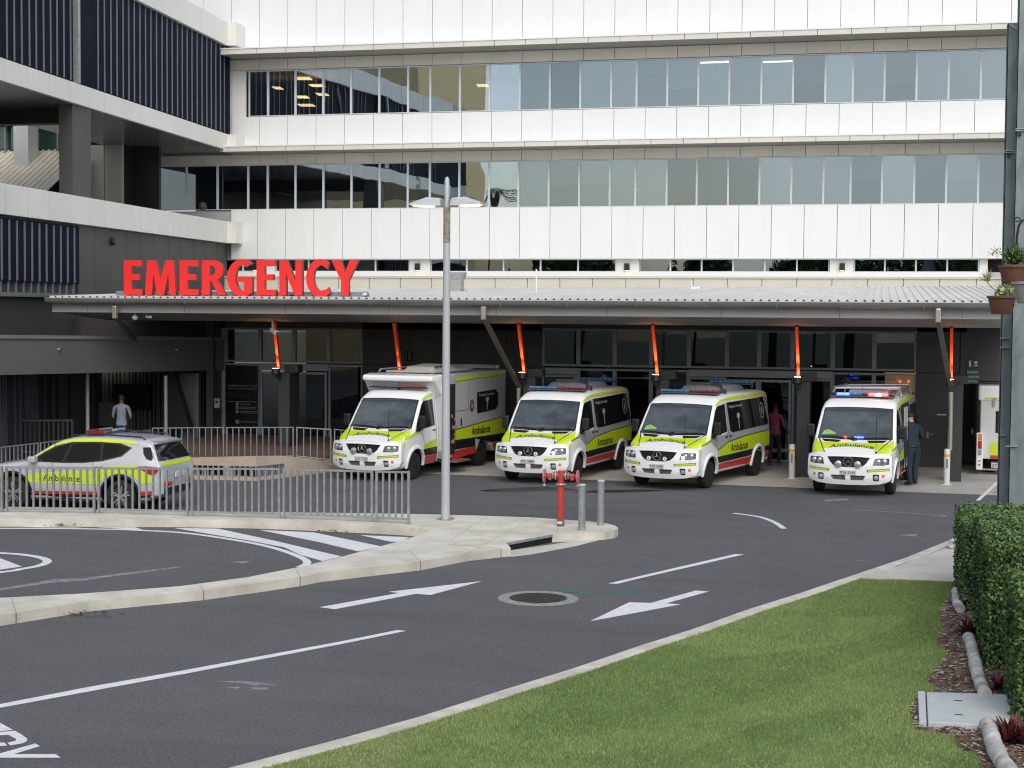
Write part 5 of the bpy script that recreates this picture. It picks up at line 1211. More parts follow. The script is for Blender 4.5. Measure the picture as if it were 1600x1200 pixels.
def sprinter(pose, name, label, o):
    x, y, th = pose
    t = thing(name, label, 'ambulance', (x, y, 0), -(PI/2)-th, 'ambulances parked nose out under the canopy')
    wh = [(0, .35), (-WBV, .35)]
    body, bv = van_body('van', VTAB, wh); body.parent = t
    sprinter_front(t, bv, o)
    for sd, s in (('L', 1), ('R', -1)):
        lv = MB(); side_livery(lv, bv, sd, o); lv.build('side_livery', [CWHITE, LIME, VBLK, VRED, TGRN, SILVER, CWHITE, YELL], t)
        g = MB(); drape(g, [[(-.43, 1.88), (-.55, 1.97), (-1.10, 2.02), (-1.12, 1.32), (-.45, 1.27), (.02, 1.20), (-.08, 1.42)]], bv, sd, 0, .008, .1); g.build('door_window', VGLASS, t)
        opened = o.get('open') and sd == 'L'
        if not opened:
            g = MB(); drape(g, [[(-1.24, 2.04), (-3.95, 2.07), (-4.20, 1.40), (-4.16, 1.33), (-1.50, 1.28), (-1.34, 1.33)]], bv, sd, 0, .012, .12); sw_ = g.build('side_window', VGLASS, t)
            g = MB(); u_ = (lambda u: -u) if sd == 'L' else (lambda u: u)
            if sd == 'L':
                drape_text(g, 'Emergency Paramedics', -1.36, 1.90, .105, bv, 'L', 0, .02, 0, 1.0, flip=True)
            else: drape_text(g, 'Emergency Paramedics', -2.5, 1.90, .105, bv, 'R', 0, .02, 0, 1.0)
            # torch and round badge
            tx, bx = -1.98, -3.75
            drape(g, [[(tx-.10, 1.72), (tx-.11, 1.66), (tx-.03, 1.60), (tx-.022, 1.34), (tx+.022, 1.34), (tx+.03, 1.60), (tx+.11, 1.66), (tx+.10, 1.72), (tx, 1.76)]], bv, sd, 1, .017, .2)
            for r0, r1 in ((.17, .14), (.06, .0)):
                P = [(bx+r0*math.cos(2*PI*k/20), 1.72+r0*1.25*math.sin(2*PI*k/20)) for k in range(20)]
                Q = [(bx+r1*math.cos(2*PI*k/20), 1.72+r1*1.25*math.sin(2*PI*k/20)) for k in range(20)]
                drape(g, [P, Q] if r1 else [P], bv, sd, 1, .017, .3)
            for k in range(8): a = 2*PI*k/8; drape(g, [[(bx+math.cos(a)*.05-.008, 1.72+math.sin(a)*.06), (bx+math.cos(a)*.13, 1.72+math.sin(a)*.16), (bx+math.cos(a)*.05+.012, 1.72+math.sin(a)*.06)]], bv, sd, 1, .018, .3)
            g.build('window_lettering', [mat('decal_white', (.5, .52, .53), .5), BADGE], sw_)
        else:
            g = MB(); drape(g, [[(-1.26, 2.06), (-2.55, 2.08), (-2.55, .42), (-1.26, .42)]], bv, 'L', 0, .02, .3); dw = g.build('door_opening', mat('cabin_dark', (.012, .013, .015), .8), t)
            g = MB(); 
            for xx in (-1.42, -1.85): g.box(xx-.05, .965, .5, xx+.05, 1.0, 2.0, 0)
            g.build('grab_pole', SILVER, dw)
            g = MB(); g.add([(-2.55, 1.05, .42), (-3.9, 1.05, .42), (-3.9, 1.05, 1.15), (-3.9, .93, 2.1), (-2.55, .93, 2.1), (-2.55, 1.05, 1.15)], [(0, 1, 2, 5), (5, 2, 3, 4)]); sdr = g.build('sliding_door', SILVER, t)
            g = MB(); g.add([(-2.65, 1.045, 1.3), (-3.8, 1.045, 1.3), (-3.8, .955, 2.0), (-2.65, .955, 2.0)], [(0, 1, 2, 3)]); g.build('side_window', VGLASS, sdr)
        for hx in (-1.02, -1.30): g = MB(); h = bv.ray_cast(Vector((hx, 3*s, 1.20)), Vector((0, -s, 0)))[0]; g.box(h.x-.07, h.y-.01*s, 1.185, h.x+.07, h.y+.03*s, 1.215); g.build('door_handle', BLACK, t)
        for xw in (0, -WBV): wheel(t, xw, .955, s); arch_trim(t, xw, s, bv)
        g = MB(); g.box(-4.38, s*.80, 1.0, -4.35, s*.93, 1.5); g.build('tail_light', REDP, t, bevel=.01)
    g = MB(); drape(g, [[(-.80, 1.40), (.80, 1.40), (.76, 2.0), (-.76, 2.0)]], bv, 'B', 0, .006, .3); g.build('rear_window', VGLASS, t)
    g = MB(); g.box(-4.48, -.93, .40, -4.30, .93, .62); g.build('rear_bumper', BLACK, t, bevel=.03)
    lightbar(t, -1.02, 2.285, .78, lit=o.get('lit'))
    if not o.get('rack'):
        # grey roof cooler with curved ends and dark hoop
        g = MB(); P = []
        for xx, zz, ww in ((-1.55, 2.24, .50), (-1.75, 2.34, .55), (-2.0, 2.42, .57), (-2.7, 2.45, .57), (-3.3, 2.40, .55), (-3.5, 2.26, .5)): P.append((xx, zz, ww))
        V = []
        for xx, zz, ww in P: V += [(xx, -ww-.06, 2.22), (xx, -ww, zz-.03), (xx, -ww+.08, zz), (xx, ww-.08, zz), (xx, ww, zz-.03), (xx, ww+.06, 2.22)]
        g.add(V, [(i*6+k, i*6+k+1, (i+1)*6+k+1, (i+1)*6+k) for i in range(5) for k in range(5)]+[(0, 1, 2, 3, 4, 5), tuple(30+k for k in range(6))])
        ru = g.build('roof_cooler', mat('cooler_grey', (.30, .31, .34), .3, metal=.3, coat=.3), t, smooth=50)
        g = MB(); g.tube([(-1.62, .66, 2.24), (-1.70, .60, 2.36), (-1.85, .50, 2.45), (-2.0, .2, 2.47), (-2.0, -.4, 2.47)], .03, 6); g.box(-1.58, .62, 2.22, -1.48, .76, 2.36); g.build('hoop', mat('hoop_dark', (.08, .08, .09), .3, metal=.4), ru)
        lightbar(t, -4.0, 2.40, .62, blue_only=True, h=.07)
    else:
        g = MB()
        for xx in (-1.75, -3.6):
            g.tube([(xx, -.85, 2.24), (xx-.05, -.80, 2.42), (xx-.1, .80, 2.46), (xx, .85, 2.24)], .025, 6)
        for s in (-1, 1): g.tube([(-1.75, s*.80, 2.44), (-3.6, s*.80, 2.44)], .025, 6); g.tube([(-1.2, s*.78, 2.26), (-1.8, s*.80, 2.44)], .03, 6)
        for k in range(4): g.box(-2.1-k*.4, -.78, 2.40, -2.2-k*.4, .78, 2.43)
        g.build('roof_rack', mat('rack_alu', (.45, .46, .48), .35, metal=.6), t)
        g = MB(); g.box(-3.3, -.5, 2.22, -1.95, .5, 2.38); g.build('roof_cooler', mat('cooler_grey', (.30, .31, .34), .3, metal=.3, coat=.3), t, bevel=.05)
    if o.get('lit'):
        g = MB(); q = lambda yy, zz: bv.ray_cast(Vector((4, yy, zz)), Vector((-1, 0, 0)))[0]+Vector((.035, 0, 0))
        p = q(-.22, 1.315); g.box(p.x-.03, -.26, 1.30, p.x+.0, -.19, 1.345); g.build('dash_beacon', REDE, t, bevel=.01)
        g = MB(); p = q(.1, 1.31); g.box(p.x-.03, -.02, 1.295, p.x+.0, .22, 1.355); g.build('dash_beacon', BLUEE, t, bevel=.02)
        g = MB(); g.box(p.x-.03, -.45, 1.285, p.x-.005, .42, 1.298); g.build('beacon_tray', BLACK, t)
    return t, bv
A2 = sprinter((-8.6, 39.52, .15), 'ambulance_van', 'white and lime ambulance van beside the box ambulance, behind the fire hydrant', dict(plate='493 VMH', heads=True))
A3 = sprinter((-5.22, 39.19, .26), 'ambulance_van', 'white and lime ambulance van with lime vest on its dash and unlit beacons', dict(plate='939 WBI', heads=True, vest=True))
A4 = sprinter((-.83, 39.10, .13), 'ambulance_van', 'white and lime ambulance van with blue and red beacons flashing and its side door open', dict(plate='026 SVN', round_spots=True, lit=True, open=True, rack=True, vest=True))

# ---- box bodied ambulance
def box_ambulance():
    t = thing('box_ambulance', 'white box bodied ambulance truck with open side door, leftmost under the canopy', 'ambulance', (-12.72, 38.95, 0), -(PI/2)-.175, 'ambulances parked nose out under the canopy')
    tab = [r_ for r_ in VTAB if r_[0] >= -1.1]+[(-1.28, .32, 2.23, .985, .15)]
    me, bv = _cache['van']
    body, bv = van_body('cab', tab, [(0, .35)]); body.parent = t
    sprinter_front(t, bv, dict(plate='212 TZA', round_spots=True))
    for sd, s in (('L', 1), ('R', -1)):
        lv = MB(); D = lambda P, m, off=.004, g_=.09: drape(lv, [P], bv, sd, m, off, g_)
        D([(-.48, .86), (-1.19, .98), (-1.21, .76), (-.45, .74)], 1, .0075); D([(-.42, .74), (-1.22, .755), (-1.22, .56), (-.42, .56)], 2, .006); D([(-.44, .55), (-1.22, .55), (-1.22, .36), (-.46, .34)], 3, .006)
        D([(.50, .98), (.72, 1.0), (.74, .86), (.58, .80), (.52, .83)], 1, .006, .1); D([(.50, 1.10), (-.15, 1.26), (-.50, 1.26), (-.15, 1.17), (.55, 1.035)], 1, .0075, .08)
        D([(-.48, 1.98), (-.60, 2.045), (-.85, 2.12), (-1.15, 2.15), (-1.15, 2.08), (-.80, 2.05), (-.62, 1.985)], 1, .006, .1)
        D([(-1.165, 2.05), (-1.18, 2.05), (-1.18, .40), (-1.165, .40)], 4, .010, .4); D([(-.29, 1.25), (-.30, 1.25), (-.50, .80), (-.49, .80)], 4, .010, .3)
        lv.build('side_livery', [CWHITE, LIME, VBLK, VRED, VBLK], t)
        g = MB(); drape(g, [[(-.43, 1.88), (-.55, 1.97), (-1.08, 2.0), (-1.10, 1.32), (-.45, 1.27), (.02, 1.20), (-.08, 1.42)]], bv, sd, 0, .008, .1); g.build('door_window', VGLASS, t)
        wheel(t, 0, .955, s); arch_trim(t, 0, s, bv)
        wheel(t, -3.95, 1.03, s, rim='dual', w=.5)
        g = MB(); h = bv.ray_cast(Vector((-1.02, 3*s, 1.20)), Vector((0, -s, 0)))[0]; g.box(h.x-.07, h.y-.01*s, 1.185, h.x+.07, h.y+.03*s, 1.215); g.build('door_handle', BLACK, t)
    XB0, XB1, WB, ZB, ZT = -1.30, -5.42, 1.09, .66, 2.62
    g = MB()
    # box shell: side outline with wheel arch, extruded across
    arc_ = [(-3.95+.47*math.cos(PI*k/14), .35+.47*math.sin(PI*k/14)) for k in range(15)]
    arc_ = [(a, b) for a, b in arc_ if b > .50]
    side = [(XB0, .62), (XB0, ZT)]+[(XB1, ZT+.02), (XB1, .38), (-4.6, .38), (-4.45, .50)]+[p for p in reversed(arc_)]+[(-3.48, .50), (-3.3, .40), (-1.4, .40)]
    g.prism([side], lambda u, v, d: (u, d, v), -WB, WB, 0)
    bx = g.build('box_body', mat('box_shaded_white', (.50, .525, .54), .3, coat=.4, var=.06), t, bevel=.02)  # white paint set darker to carry the shade on the box
    # over-cab fairing
    g = MB(); g.add([(-1.32, -1.09, 2.05), (-1.32, 1.09, 2.05), (-.95, 1.05, 2.42), (-.95, -1.05, 2.42), (-.80, -1.02, 2.60), (-.80, 1.02, 2.60), (-1.32, 1.09, 2.64), (-1.32, -1.09, 2.64), (-.78, -1.02, 2.46), (-.78, 1.02, 2.46)],
                 [(0, 1, 2, 3), (3, 2, 9, 8), (8, 9, 5, 4), (4, 5, 6, 7), (0, 3, 8, 4, 7), (1, 6, 5, 9, 2), (0, 7, 6, 1)]); g.build('cab_fairing', CWHITE, t, bevel=.05)
    g = MB(); g.box(-.94, -.74, 2.30, -.82, .0, 2.36, 0); g.box(-.94, 0, 2.30, -.82, .78, 2.36, 1); g.box(-.96, -.82, 2.27, -.83, .84, 2.30, 2); g.build('lightbar', [mat('blue_dim', (.10, .13, .2), .2, coat=1), mat('red_dim', (.25, .06, .06), .2, coat=1), BLACK], t, bevel=.01)
    for s in (1, -1):
        P = MB(); Y = s*(WB+.006)
        def q(pts, m, dy=0): P.add([(a, Y+s*dy, b) for a, b in pts], [tuple(range(len(pts)))], m)
        q([(-2.06, .86), (-5.40, .83), (-5.40, 1.30), (-2.06, 1.12)], 0); q([(-2.06, 1.12), (-5.40, 1.30), (-5.40, 1.325), (-2.06, 1.145)], 3, .002); q([(-2.06, .84), (-5.4, .81), (-5.4, .83), (-2.06, .86)], 3, .002)
        q([(-2.06, .60), (-3.35, .60), (-3.35, .84), (-2.06, .86)], 1); q([(-1.32, .52), (-2.06, .52), (-2.06, .86), (-1.32, .86)], 1); q([(-3.35, .86), (-5.4, .83), (-5.4, .62), (-4.5, .62), (-3.4, .80)], 1, -.002)
        q([(-1.85, .35), (-3.42, .42), (-3.36, .60), (-1.85, .56)], 2, .004); q([(-4.58, .40), (-5.4, .40), (-5.4, .60), (-4.5, .60)], 2, .004)
        q([(-2.1, 2.42), (-5.40, 2.50), (-5.40, 2.58), (-2.1, 2.52)], 0); q([(-2.1, 2.41), (-5.4, 2.49), (-5.4, 2.50), (-2.1, 2.42)], 3, .002)
        q([(-3.44, 2.07), (-4.70, 2.10), (-4.86, 1.98), (-4.86, 1.66), (-4.72, 1.54), (-3.46, 1.49)], 1, .004)
        # badge
        c0 = -3.12
        P.add([(c0+.13*math.cos(a), Y+s*.004, 1.72+.17*math.sin(a)) for a in [2*PI*k/20 for k in range(20)]], [tuple(range(20))], 4)
        P.add([(c0+.085*math.cos(a), Y+s*.007, 1.72+.115*math.sin(a)) for a in [2*PI*k/20 for k in range(20)]], [tuple(range(20))], 5)
        for k in range(4):
            a = PI/4+k*PI/2; P.add([(c0+.03*math.cos(a+1.2), Y+s*.01, 1.72+.03*math.sin(a+1.2)), (c0+.08*math.cos(a), Y+s*.01, 1.72+.11*math.sin(a)), (c0+.03*math.cos(a-1.2), Y+s*.01, 1.72+.03*math.sin(a-1.2))], [(0, 1, 2)], 6)
        # torch
        tx = -4.12; q([(tx-.11, 1.90), (tx-.11, 1.84), (tx-.03, 1.78), (tx-.02, 1.56), (tx+.02, 1.56), (tx+.03, 1.78), (tx+.11, 1.84), (tx+.11, 1.90)], 6, .008)
        sgn = -1 if s > 0 else 1
        add_text(P, 'Ambulance', lambda u, v: ((-3.10 if s > 0 else -4.42)+sgn*u, Y+s*.008, .93+v), .30, 1, .02, .90, 'LEFT')
        add_text(P, 'Emergency Paramedics', lambda u, v: ((-3.56 if s > 0 else -4.72)+sgn*u, Y+s*.008, 1.955+v), .115, 6, 0, .98, 'LEFT')
        # door lines and hatches
        for x0, x1, z0, z1 in [(-2.06, -2.075, .62, 2.4), (-2.9, -2.912, 1.62, 2.3), (-2.06, -2.9, 1.62, 1.632), (-5.30, -5.31, .62, 2.4)]: q([(x0, z0), (x1, z0), (x1, z1), (x0, z1)], 3, .001)
        q([(-2.48, 1.22), (-2.40, 1.22), (-2.40, 1.42), (-2.48, 1.42)], 1, .006)
        P.build('box_livery', [LIME, VBLK, VRED, TGRN, mat('badge_blue', (.05, .06, .10), .4), mat('badge_red', (.4, .04, .04), .4), mat('decal_white', (.5, .52, .53), .5)], bx)
    # open doorway on the near side with gear hanging in it
    g = MB(); g.box(-1.62, WB+.004, .50, -2.04, WB+.012, 2.36); dw = g.build('door_opening', mat('cabin_dark', (.012, .013, .015), .8), t)
    g = MB()
    for k in range(12):
        zz = random.uniform(.75, 1.55); xx = random.uniform(-2.0, -1.66); g._lathe([(.01, -.05), (.03, -.03), (.03, .03), (.01, .05)], Vector((xx, WB+.05, zz)), Vector((random.uniform(-1, 1), 0, 1)), 6, random.choice([0, 1, 2]))
    g.build('hanging_gear', [mat('gear_orange', (.30, .15, .06), .7), mat('gear_dark', (.05, .05, .06), .7), mat('gear_straw', (.26, .22, .08), .7)], dw)
    g = MB(); g.box(-1.30, WB, .42, -1.60, WB+.02, 2.35, 0)
    g.build('door_pillar', CWHITE, t)
    g = MB(); g.box(-1.33, WB+.02, .60, -1.40, WB+.10, 2.32, 0)
    for k in range(8): g.box(-1.32, WB+.10, .65+k*.21, -1.41, WB+.105, .73+k*.21, 1)
    g.build('open_door', [CWHITE, LIME], t)
    g = MB(); g.box(-1.62, WB-.3, .30, -2.45, WB+.28, .35); g.build('step', STEEL, t)
    g = MB(); g.box(-1.5, -.7, 2.64, -3.9, .75, 2.70); g.box(-3.0, -.55, 2.70, -3.9, .55, 2.80)
    rc = g.build('roof_cooler', mat('roof_unit_grey', (.42, .42, .41), .45, var=.1), t, bevel=.03)
    g = MB(); V = []
    for xx, zz, ww in ((-1.45, 2.66, .35), (-1.75, 2.80, .42), (-2.7, 2.86, .42), (-3.0, 2.80, .42)): V += [(xx, -ww+.2, 2.66), (xx, -ww+.25, zz), (xx, ww+.15, zz), (xx, ww+.25, 2.66)]
    g.add(V, [(i*4+k, i*4+k+1, i*4+5+k, i*4+4+k) for i in range(3) for k in range(3)]+[(0, 1, 2, 3), (12, 13, 14, 15)])
    for k in range(9): g.bar((-1.85-k*.1, .585, 2.74), (-1.90-k*.1, .60, 2.83), .03, .02, 1)
    g.build('fan_cowl', [mat('cowl_grey', (.45, .45, .43), .45), BLACK], rc)
    g = MB()
    for s in (-1, 1): g.tube([(-1.6, s*.95, 2.66), (-1.7, s*.95, 2.72), (-5.0, s*.95, 2.76), (-5.1, s*.95, 2.66)], .022, 6)
    g.bar((-5.1, -.9, 2.72), (-5.1, 1.0, 2.72), .14, .10); g.build('roof_rail', SILVER, t)
    g = MB(); g.box(-5.50, -1.0, .36, -5.42, 1.0, .50); g.build('rear_bumper', BLACK, t)
    for s in (-1, 1): g = MB(); g.box(-5.44, s*.86, .8, -5.425, s*1.0, 1.35); g.build('tail_light', REDP, t)
box_ambulance()

# ---- the car behind the railing
def suv():
    XW, YW = -18.33, 30.66+.86
    t = thing('ambulance_car', 'silver and lime estate ambulance car parked behind the railing at the left', 'car', (XW, YW, 0), PI)
    wb = 2.52; r = .345
    tab = [(.86, .34, .72, .60, .10), (.82, .28, .80, .70, .12), (.70, .24, .86, .80, .14), (.50, .22, .915, .85, .14), (.1, .22, .975, .87, .13), (-.28, .22, 1.03, .875, .10), (-.36, .22, 1.055, .875, .08), (-.55, .22, 1.19, .875, .07), (-.90, .22, 1.40, .875, .08), (-1.12, .22, 1.495, .875, .10), (-1.35, .22, 1.545, .875, .12), (-1.9, .22, 1.575, .875, .13), (-2.5, .22, 1.56, .875, .13), (-3.0, .24, 1.52, .865, .12), (-3.22, .26, 1.47, .85, .10), (-3.34, .30, 1.33, .835, .08), (-3.46, .33, 1.15, .82, .08), (-3.56, .35, 1.03, .80, .07), (-3.62, .37, .90, .77, .10), (-3.64, .40, .72, .74, .10)]
    TUM = lambda z: (1-.06*((.62-z)/.4)**2 if z < .62 else 1.0) if z < .98 else 1-.26*((z-.98)/.58)**1.1
    o, bv = cut_wheels(loft_body(tab, TUM, xs_of(tab, .1)), [mat('car_silver_white', (.54, .57, .61), .25, metal=.2, coat=.6)], [(0, r), (-wb, r)], .43, .55, 1.2)
    o.parent = t
    for sd, s in (('L', 1), ('R', -1)):
        lv = MB(); D = lambda P, m, off=.004, g_=.08: drape(lv, [P], bv, sd, m, off, g_)
        D([(-.42, .58), (-.35, .75), (-.6, .80), (-1.9, .87), (-2.2, .95), (-2.5, 1.0), (-2.97, 1.0), (-3.20, .86), (-3.38, .76), (-3.36, .66), (-3.05, .62), (-2.98, .66), (-2.80, .80), (-2.52, .84), (-2.2, .76), (-2.08, .62), (-2.05, .58)], 0, .006)
        D([(-.44, .34), (-.44, .40), (-2.03, .43), (-2.03, .36)], 1, .007); D([(-2.99, .37), (-2.99, .46), (-3.40, .48), (-3.40, .40)], 1, .007)
        D([(-.44, .345), (-2.03, .365), (-2.03, .20), (-.44, .20)], 2, .005); D([(-2.99, .38), (-3.56, .40), (-3.56, .25), (-2.99, .22)], 2, .005)
        D([(-.30, 1.03), (-.62, 1.24), (-.92, 1.41), (-1.15, 1.49), (-1.5, 1.53), (-2.0, 1.54), (-2.8, 1.50), (-2.85, 1.44), (-2.0, 1.475), (-1.4, 1.465), (-1.1, 1.42), (-.7, 1.20)], 0, .007, .06)
        if sd == 'L': drape_text(lv, 'Ambulance', -.74, .63, .19, bv, 'L', 3, .012, .010, 1.02, flip=True)
        else: drape_text(lv, 'Ambulance', -1.75, .63, .19, bv, 'R', 3, .012, .010, 1.02)
        for xx in (-.95, -1.85): D([(xx, 1.40), (xx-.012, 1.40), (xx-.012-(.0 if xx > -1 else .12), .45), (xx-(.0 if xx > -1 else .12), .45)], 4, .011, .4)
        lv.build('side_livery', [LIME, VRED, BLACK, TGRN, mat('shut_line', (.15, .16, .17), .5)], t)
        for P in ([(-.52, 1.06), (-.75, 1.20), (-1.0, 1.33), (-1.22, 1.405), (-1.30, 1.42), (-1.18, 1.05), (-.9, 1.04)], [(-1.24, 1.05), (-1.36, 1.43), (-2.02, 1.44), (-2.05, 1.10), (-1.7, 1.06)], [(-2.10, 1.11), (-2.08, 1.44), (-2.45, 1.425), (-2.68, 1.36), (-2.52, 1.22)]):
            g = MB(); drape(g, [P], bv, sd, 0, .012, .1); g.build('side_window', VGLASS, t)
        g = MB(); drape(g, [[(-.44, 1.03), (-1.24, 1.02), (-1.7, 1.035), (-2.1, 1.08), (-2.54, 1.19), (-2.74, 1.37), (-2.47, 1.455), (-2.0, 1.47), (-1.35, 1.455), (-.98, 1.37), (-.72, 1.23)]], bv, sd, 0, .009, .1); g.build('window_surround', BLACK, t)
        g = MB(); drape(g, [[(-2.92, .99), (-3.02, .93), (-3.15, .88), (-3.30, .82), (-3.46, .83), (-3.54, .93), (-3.50, .98), (-3.2, 1.0)]], bv, sd, 0, .010, .06); g.build('tail_light', mat('tail_lamp_red', (.42, .01, .02), .12, coat=1), t)
        for xw in (0, -wb):
            wheel(t, xw, .84, s, r=r, w=.2, rim='alloy', rr=.235)
            g = MB(); n = 20; prev = None
            for k in range(n+1):
                a = PI*(-.03+1.06*k/n); ring = []
                for r_, dy in ((.427, .012), (.475, .008), (.478, -.02), (.427, -.02)): z = r+r_*math.sin(a); ring.append((xw+r_*math.cos(a), s*(lerp_tab(tab, xw)[2]*TUM(z)+dy), z))
                if prev:
                    o_ = len(g.v); g.v += prev+ring
                    for q in range(4): g.f.append((o_+q, o_+(q+1) % 4, o_+4+(q+1) % 4, o_+4+q)); g.m.append(0)
                prev = ring
            g.build('wheel_arch', BLACK, t)
        g = MB(); g.box(-.62, s*.86, 1.02, -.46, s*1.04, 1.15); g.box(-.55, s*.80, .99, -.50, s*.92, 1.04); g.build('mirror', mat('car_silver_white', (.62, .65, .68), .25), t, bevel=.035)
        g = MB(); g.tube([(-1.2, s*.60, 1.53), (-1.35, s*.60, 1.60), (-2.0, s*.60, 1.625), (-2.9, s*.58, 1.585), (-3.0, s*.58, 1.53)], .018, 6); g.build('roof_rail', BLACK, t)
        for hx in (-1.12, -2.05): g = MB(); h = bv.ray_cast(Vector((hx, 3*s, .93 if hx > -2 else .97)), Vector((0, -s, 0)))[0]; g.bar(h+Vector((.08, s*.02, 0)), h+Vector((-.08, s*.02, .01)), .03, .03); g.build('door_handle', mat('car_silver_white', (.62, .65, .68), .25), t)
    g = MB(); drape(g, [[(-.76, 1.10), (.76, 1.10), (.62, 1.42), (-.62, 1.42)]], bv, 'B', 0, .010, .1)
    drape(g, [[(-3.30, .0), (-3.30, .1)]], bv, 'B', 0) if False else None
    g.build('rear_window', VGLASS, t, smooth=60)
    g = MB(); g.build('rear_quarter_glass', VGLASS, t); g = MB(); drape(g, [[(-3.02, 1.385), (-3.24, 1.39), (-3.35, 1.18), (-3.31, 1.12), (-3.18, 1.15), (-3.06, 1.25)]], bv, 'L', 0, .02, .05); g.build('rear_quarter_glass', VGLASS, t); g = MB(); drape(g, [[(-3.02, 1.385), (-3.24, 1.39), (-3.35, 1.18), (-3.31, 1.12), (-3.18, 1.15), (-3.06, 1.25)]], bv, 'R', 0, .02, .05); g.build('rear_quarter_glass', VGLASS, t)
    g = MB(); drape(g, [[(-.70, .99), (.70, .99), (.70, 1.07), (-.70, 1.07)]], bv, 'B', 0, .010, .1); drape(g, [[(-.74, .56), (-.3, .56), (-.3, .64), (-.74, .66)], ], bv, 'B', 1, .012, .1); drape(g, [[(.3, .56), (.74, .56), (.74, .66), (.3, .64)]], bv, 'B', 1, .012, .1); drape(g, [[(-.72, .36), (.72, .36), (.72, .53), (-.72, .53)]], bv, 'B', 2, .012, .1); g.build('rear_livery', [LIME, VRED, BLACK], t)
    g = MB(); g.box(-3.68, -.2, .72, -3.62, .2, .82); g.build('number_plate', PLATE, t)
    g = MB(); g.add([(-2.92, -.56, 1.53), (-2.92, .56, 1.53), (-3.38, .60, 1.475), (-3.38, -.60, 1.475), (-3.36, -.60, 1.445), (-3.36, .60, 1.445), (-3.0, .55, 1.47), (-3.0, -.55, 1.47)], [(0, 1, 2, 3), (3, 2, 5, 4), (4, 5, 6, 7), (0, 3, 4, 7), (1, 6, 5, 2)]); g.build('spoiler', mat('car_silver_white', (.62, .65, .68), .25), t)
    g = MB(); drape(g, [[(-.66, 1.08), (.66, 1.08), (.54, 1.47), (-.54, 1.47)]], bv, 'F', 0, .012, .1); g.build('windscreen', WSGL, t)
    g = MB(); g.box(-1.95, -.5, 1.60, -1.60, .5, 1.635); lb = g.build('lightbar', mat('bar_base', (.10, .10, .11), .4), t)
    for k, m in enumerate([REDP, REDP, LENS, BLUEP, BLUEP]):
        g = MB(); y0 = .50-k*.2; g.bar((-1.62-.0, y0, 1.675), (-1.62, y0-.19, 1.675), .10, .055); g.bar((-1.92, y0, 1.675), (-1.92, y0-.19, 1.675), .10, .055); g.build('beacon', m, lb, bevel=.01)
    g = MB(); g.bar((-1.55, .5, 1.66), (-1.99, .5, 1.66), .05, .06); lt = g.build('beacon', REDP, lb); g = MB(); g.bar((-1.99, .5, 1.70), (-2.4, .48, 1.70), .05, .05); 
    for s in (-1, 1):
        g = MB(); g.prism([[(s*.45, .62), (s*.78, .66), (s*.80, .76), (s*.5, .70)]], lambda u, v, d: (.87-.3*(abs(u)/.85)**3, u, v), None, 0, 0, grid=(.08, .1)); g.build('headlight', LENS, t)
def suv_fix():
    for o in bpy.data.objects:
        r_ = o
        while r_.parent: r_ = r_.parent
        if r_.name.startswith('ambulance_car') and o.type == 'MESH' and 'wheel' not in o.name and o.name.split('.')[0] != 'rim':
            for v in o.data.vertices:
                if v.co.x < -2.92: v.co.x = -2.92+(v.co.x+2.92)*.76
suv(); suv_fix()

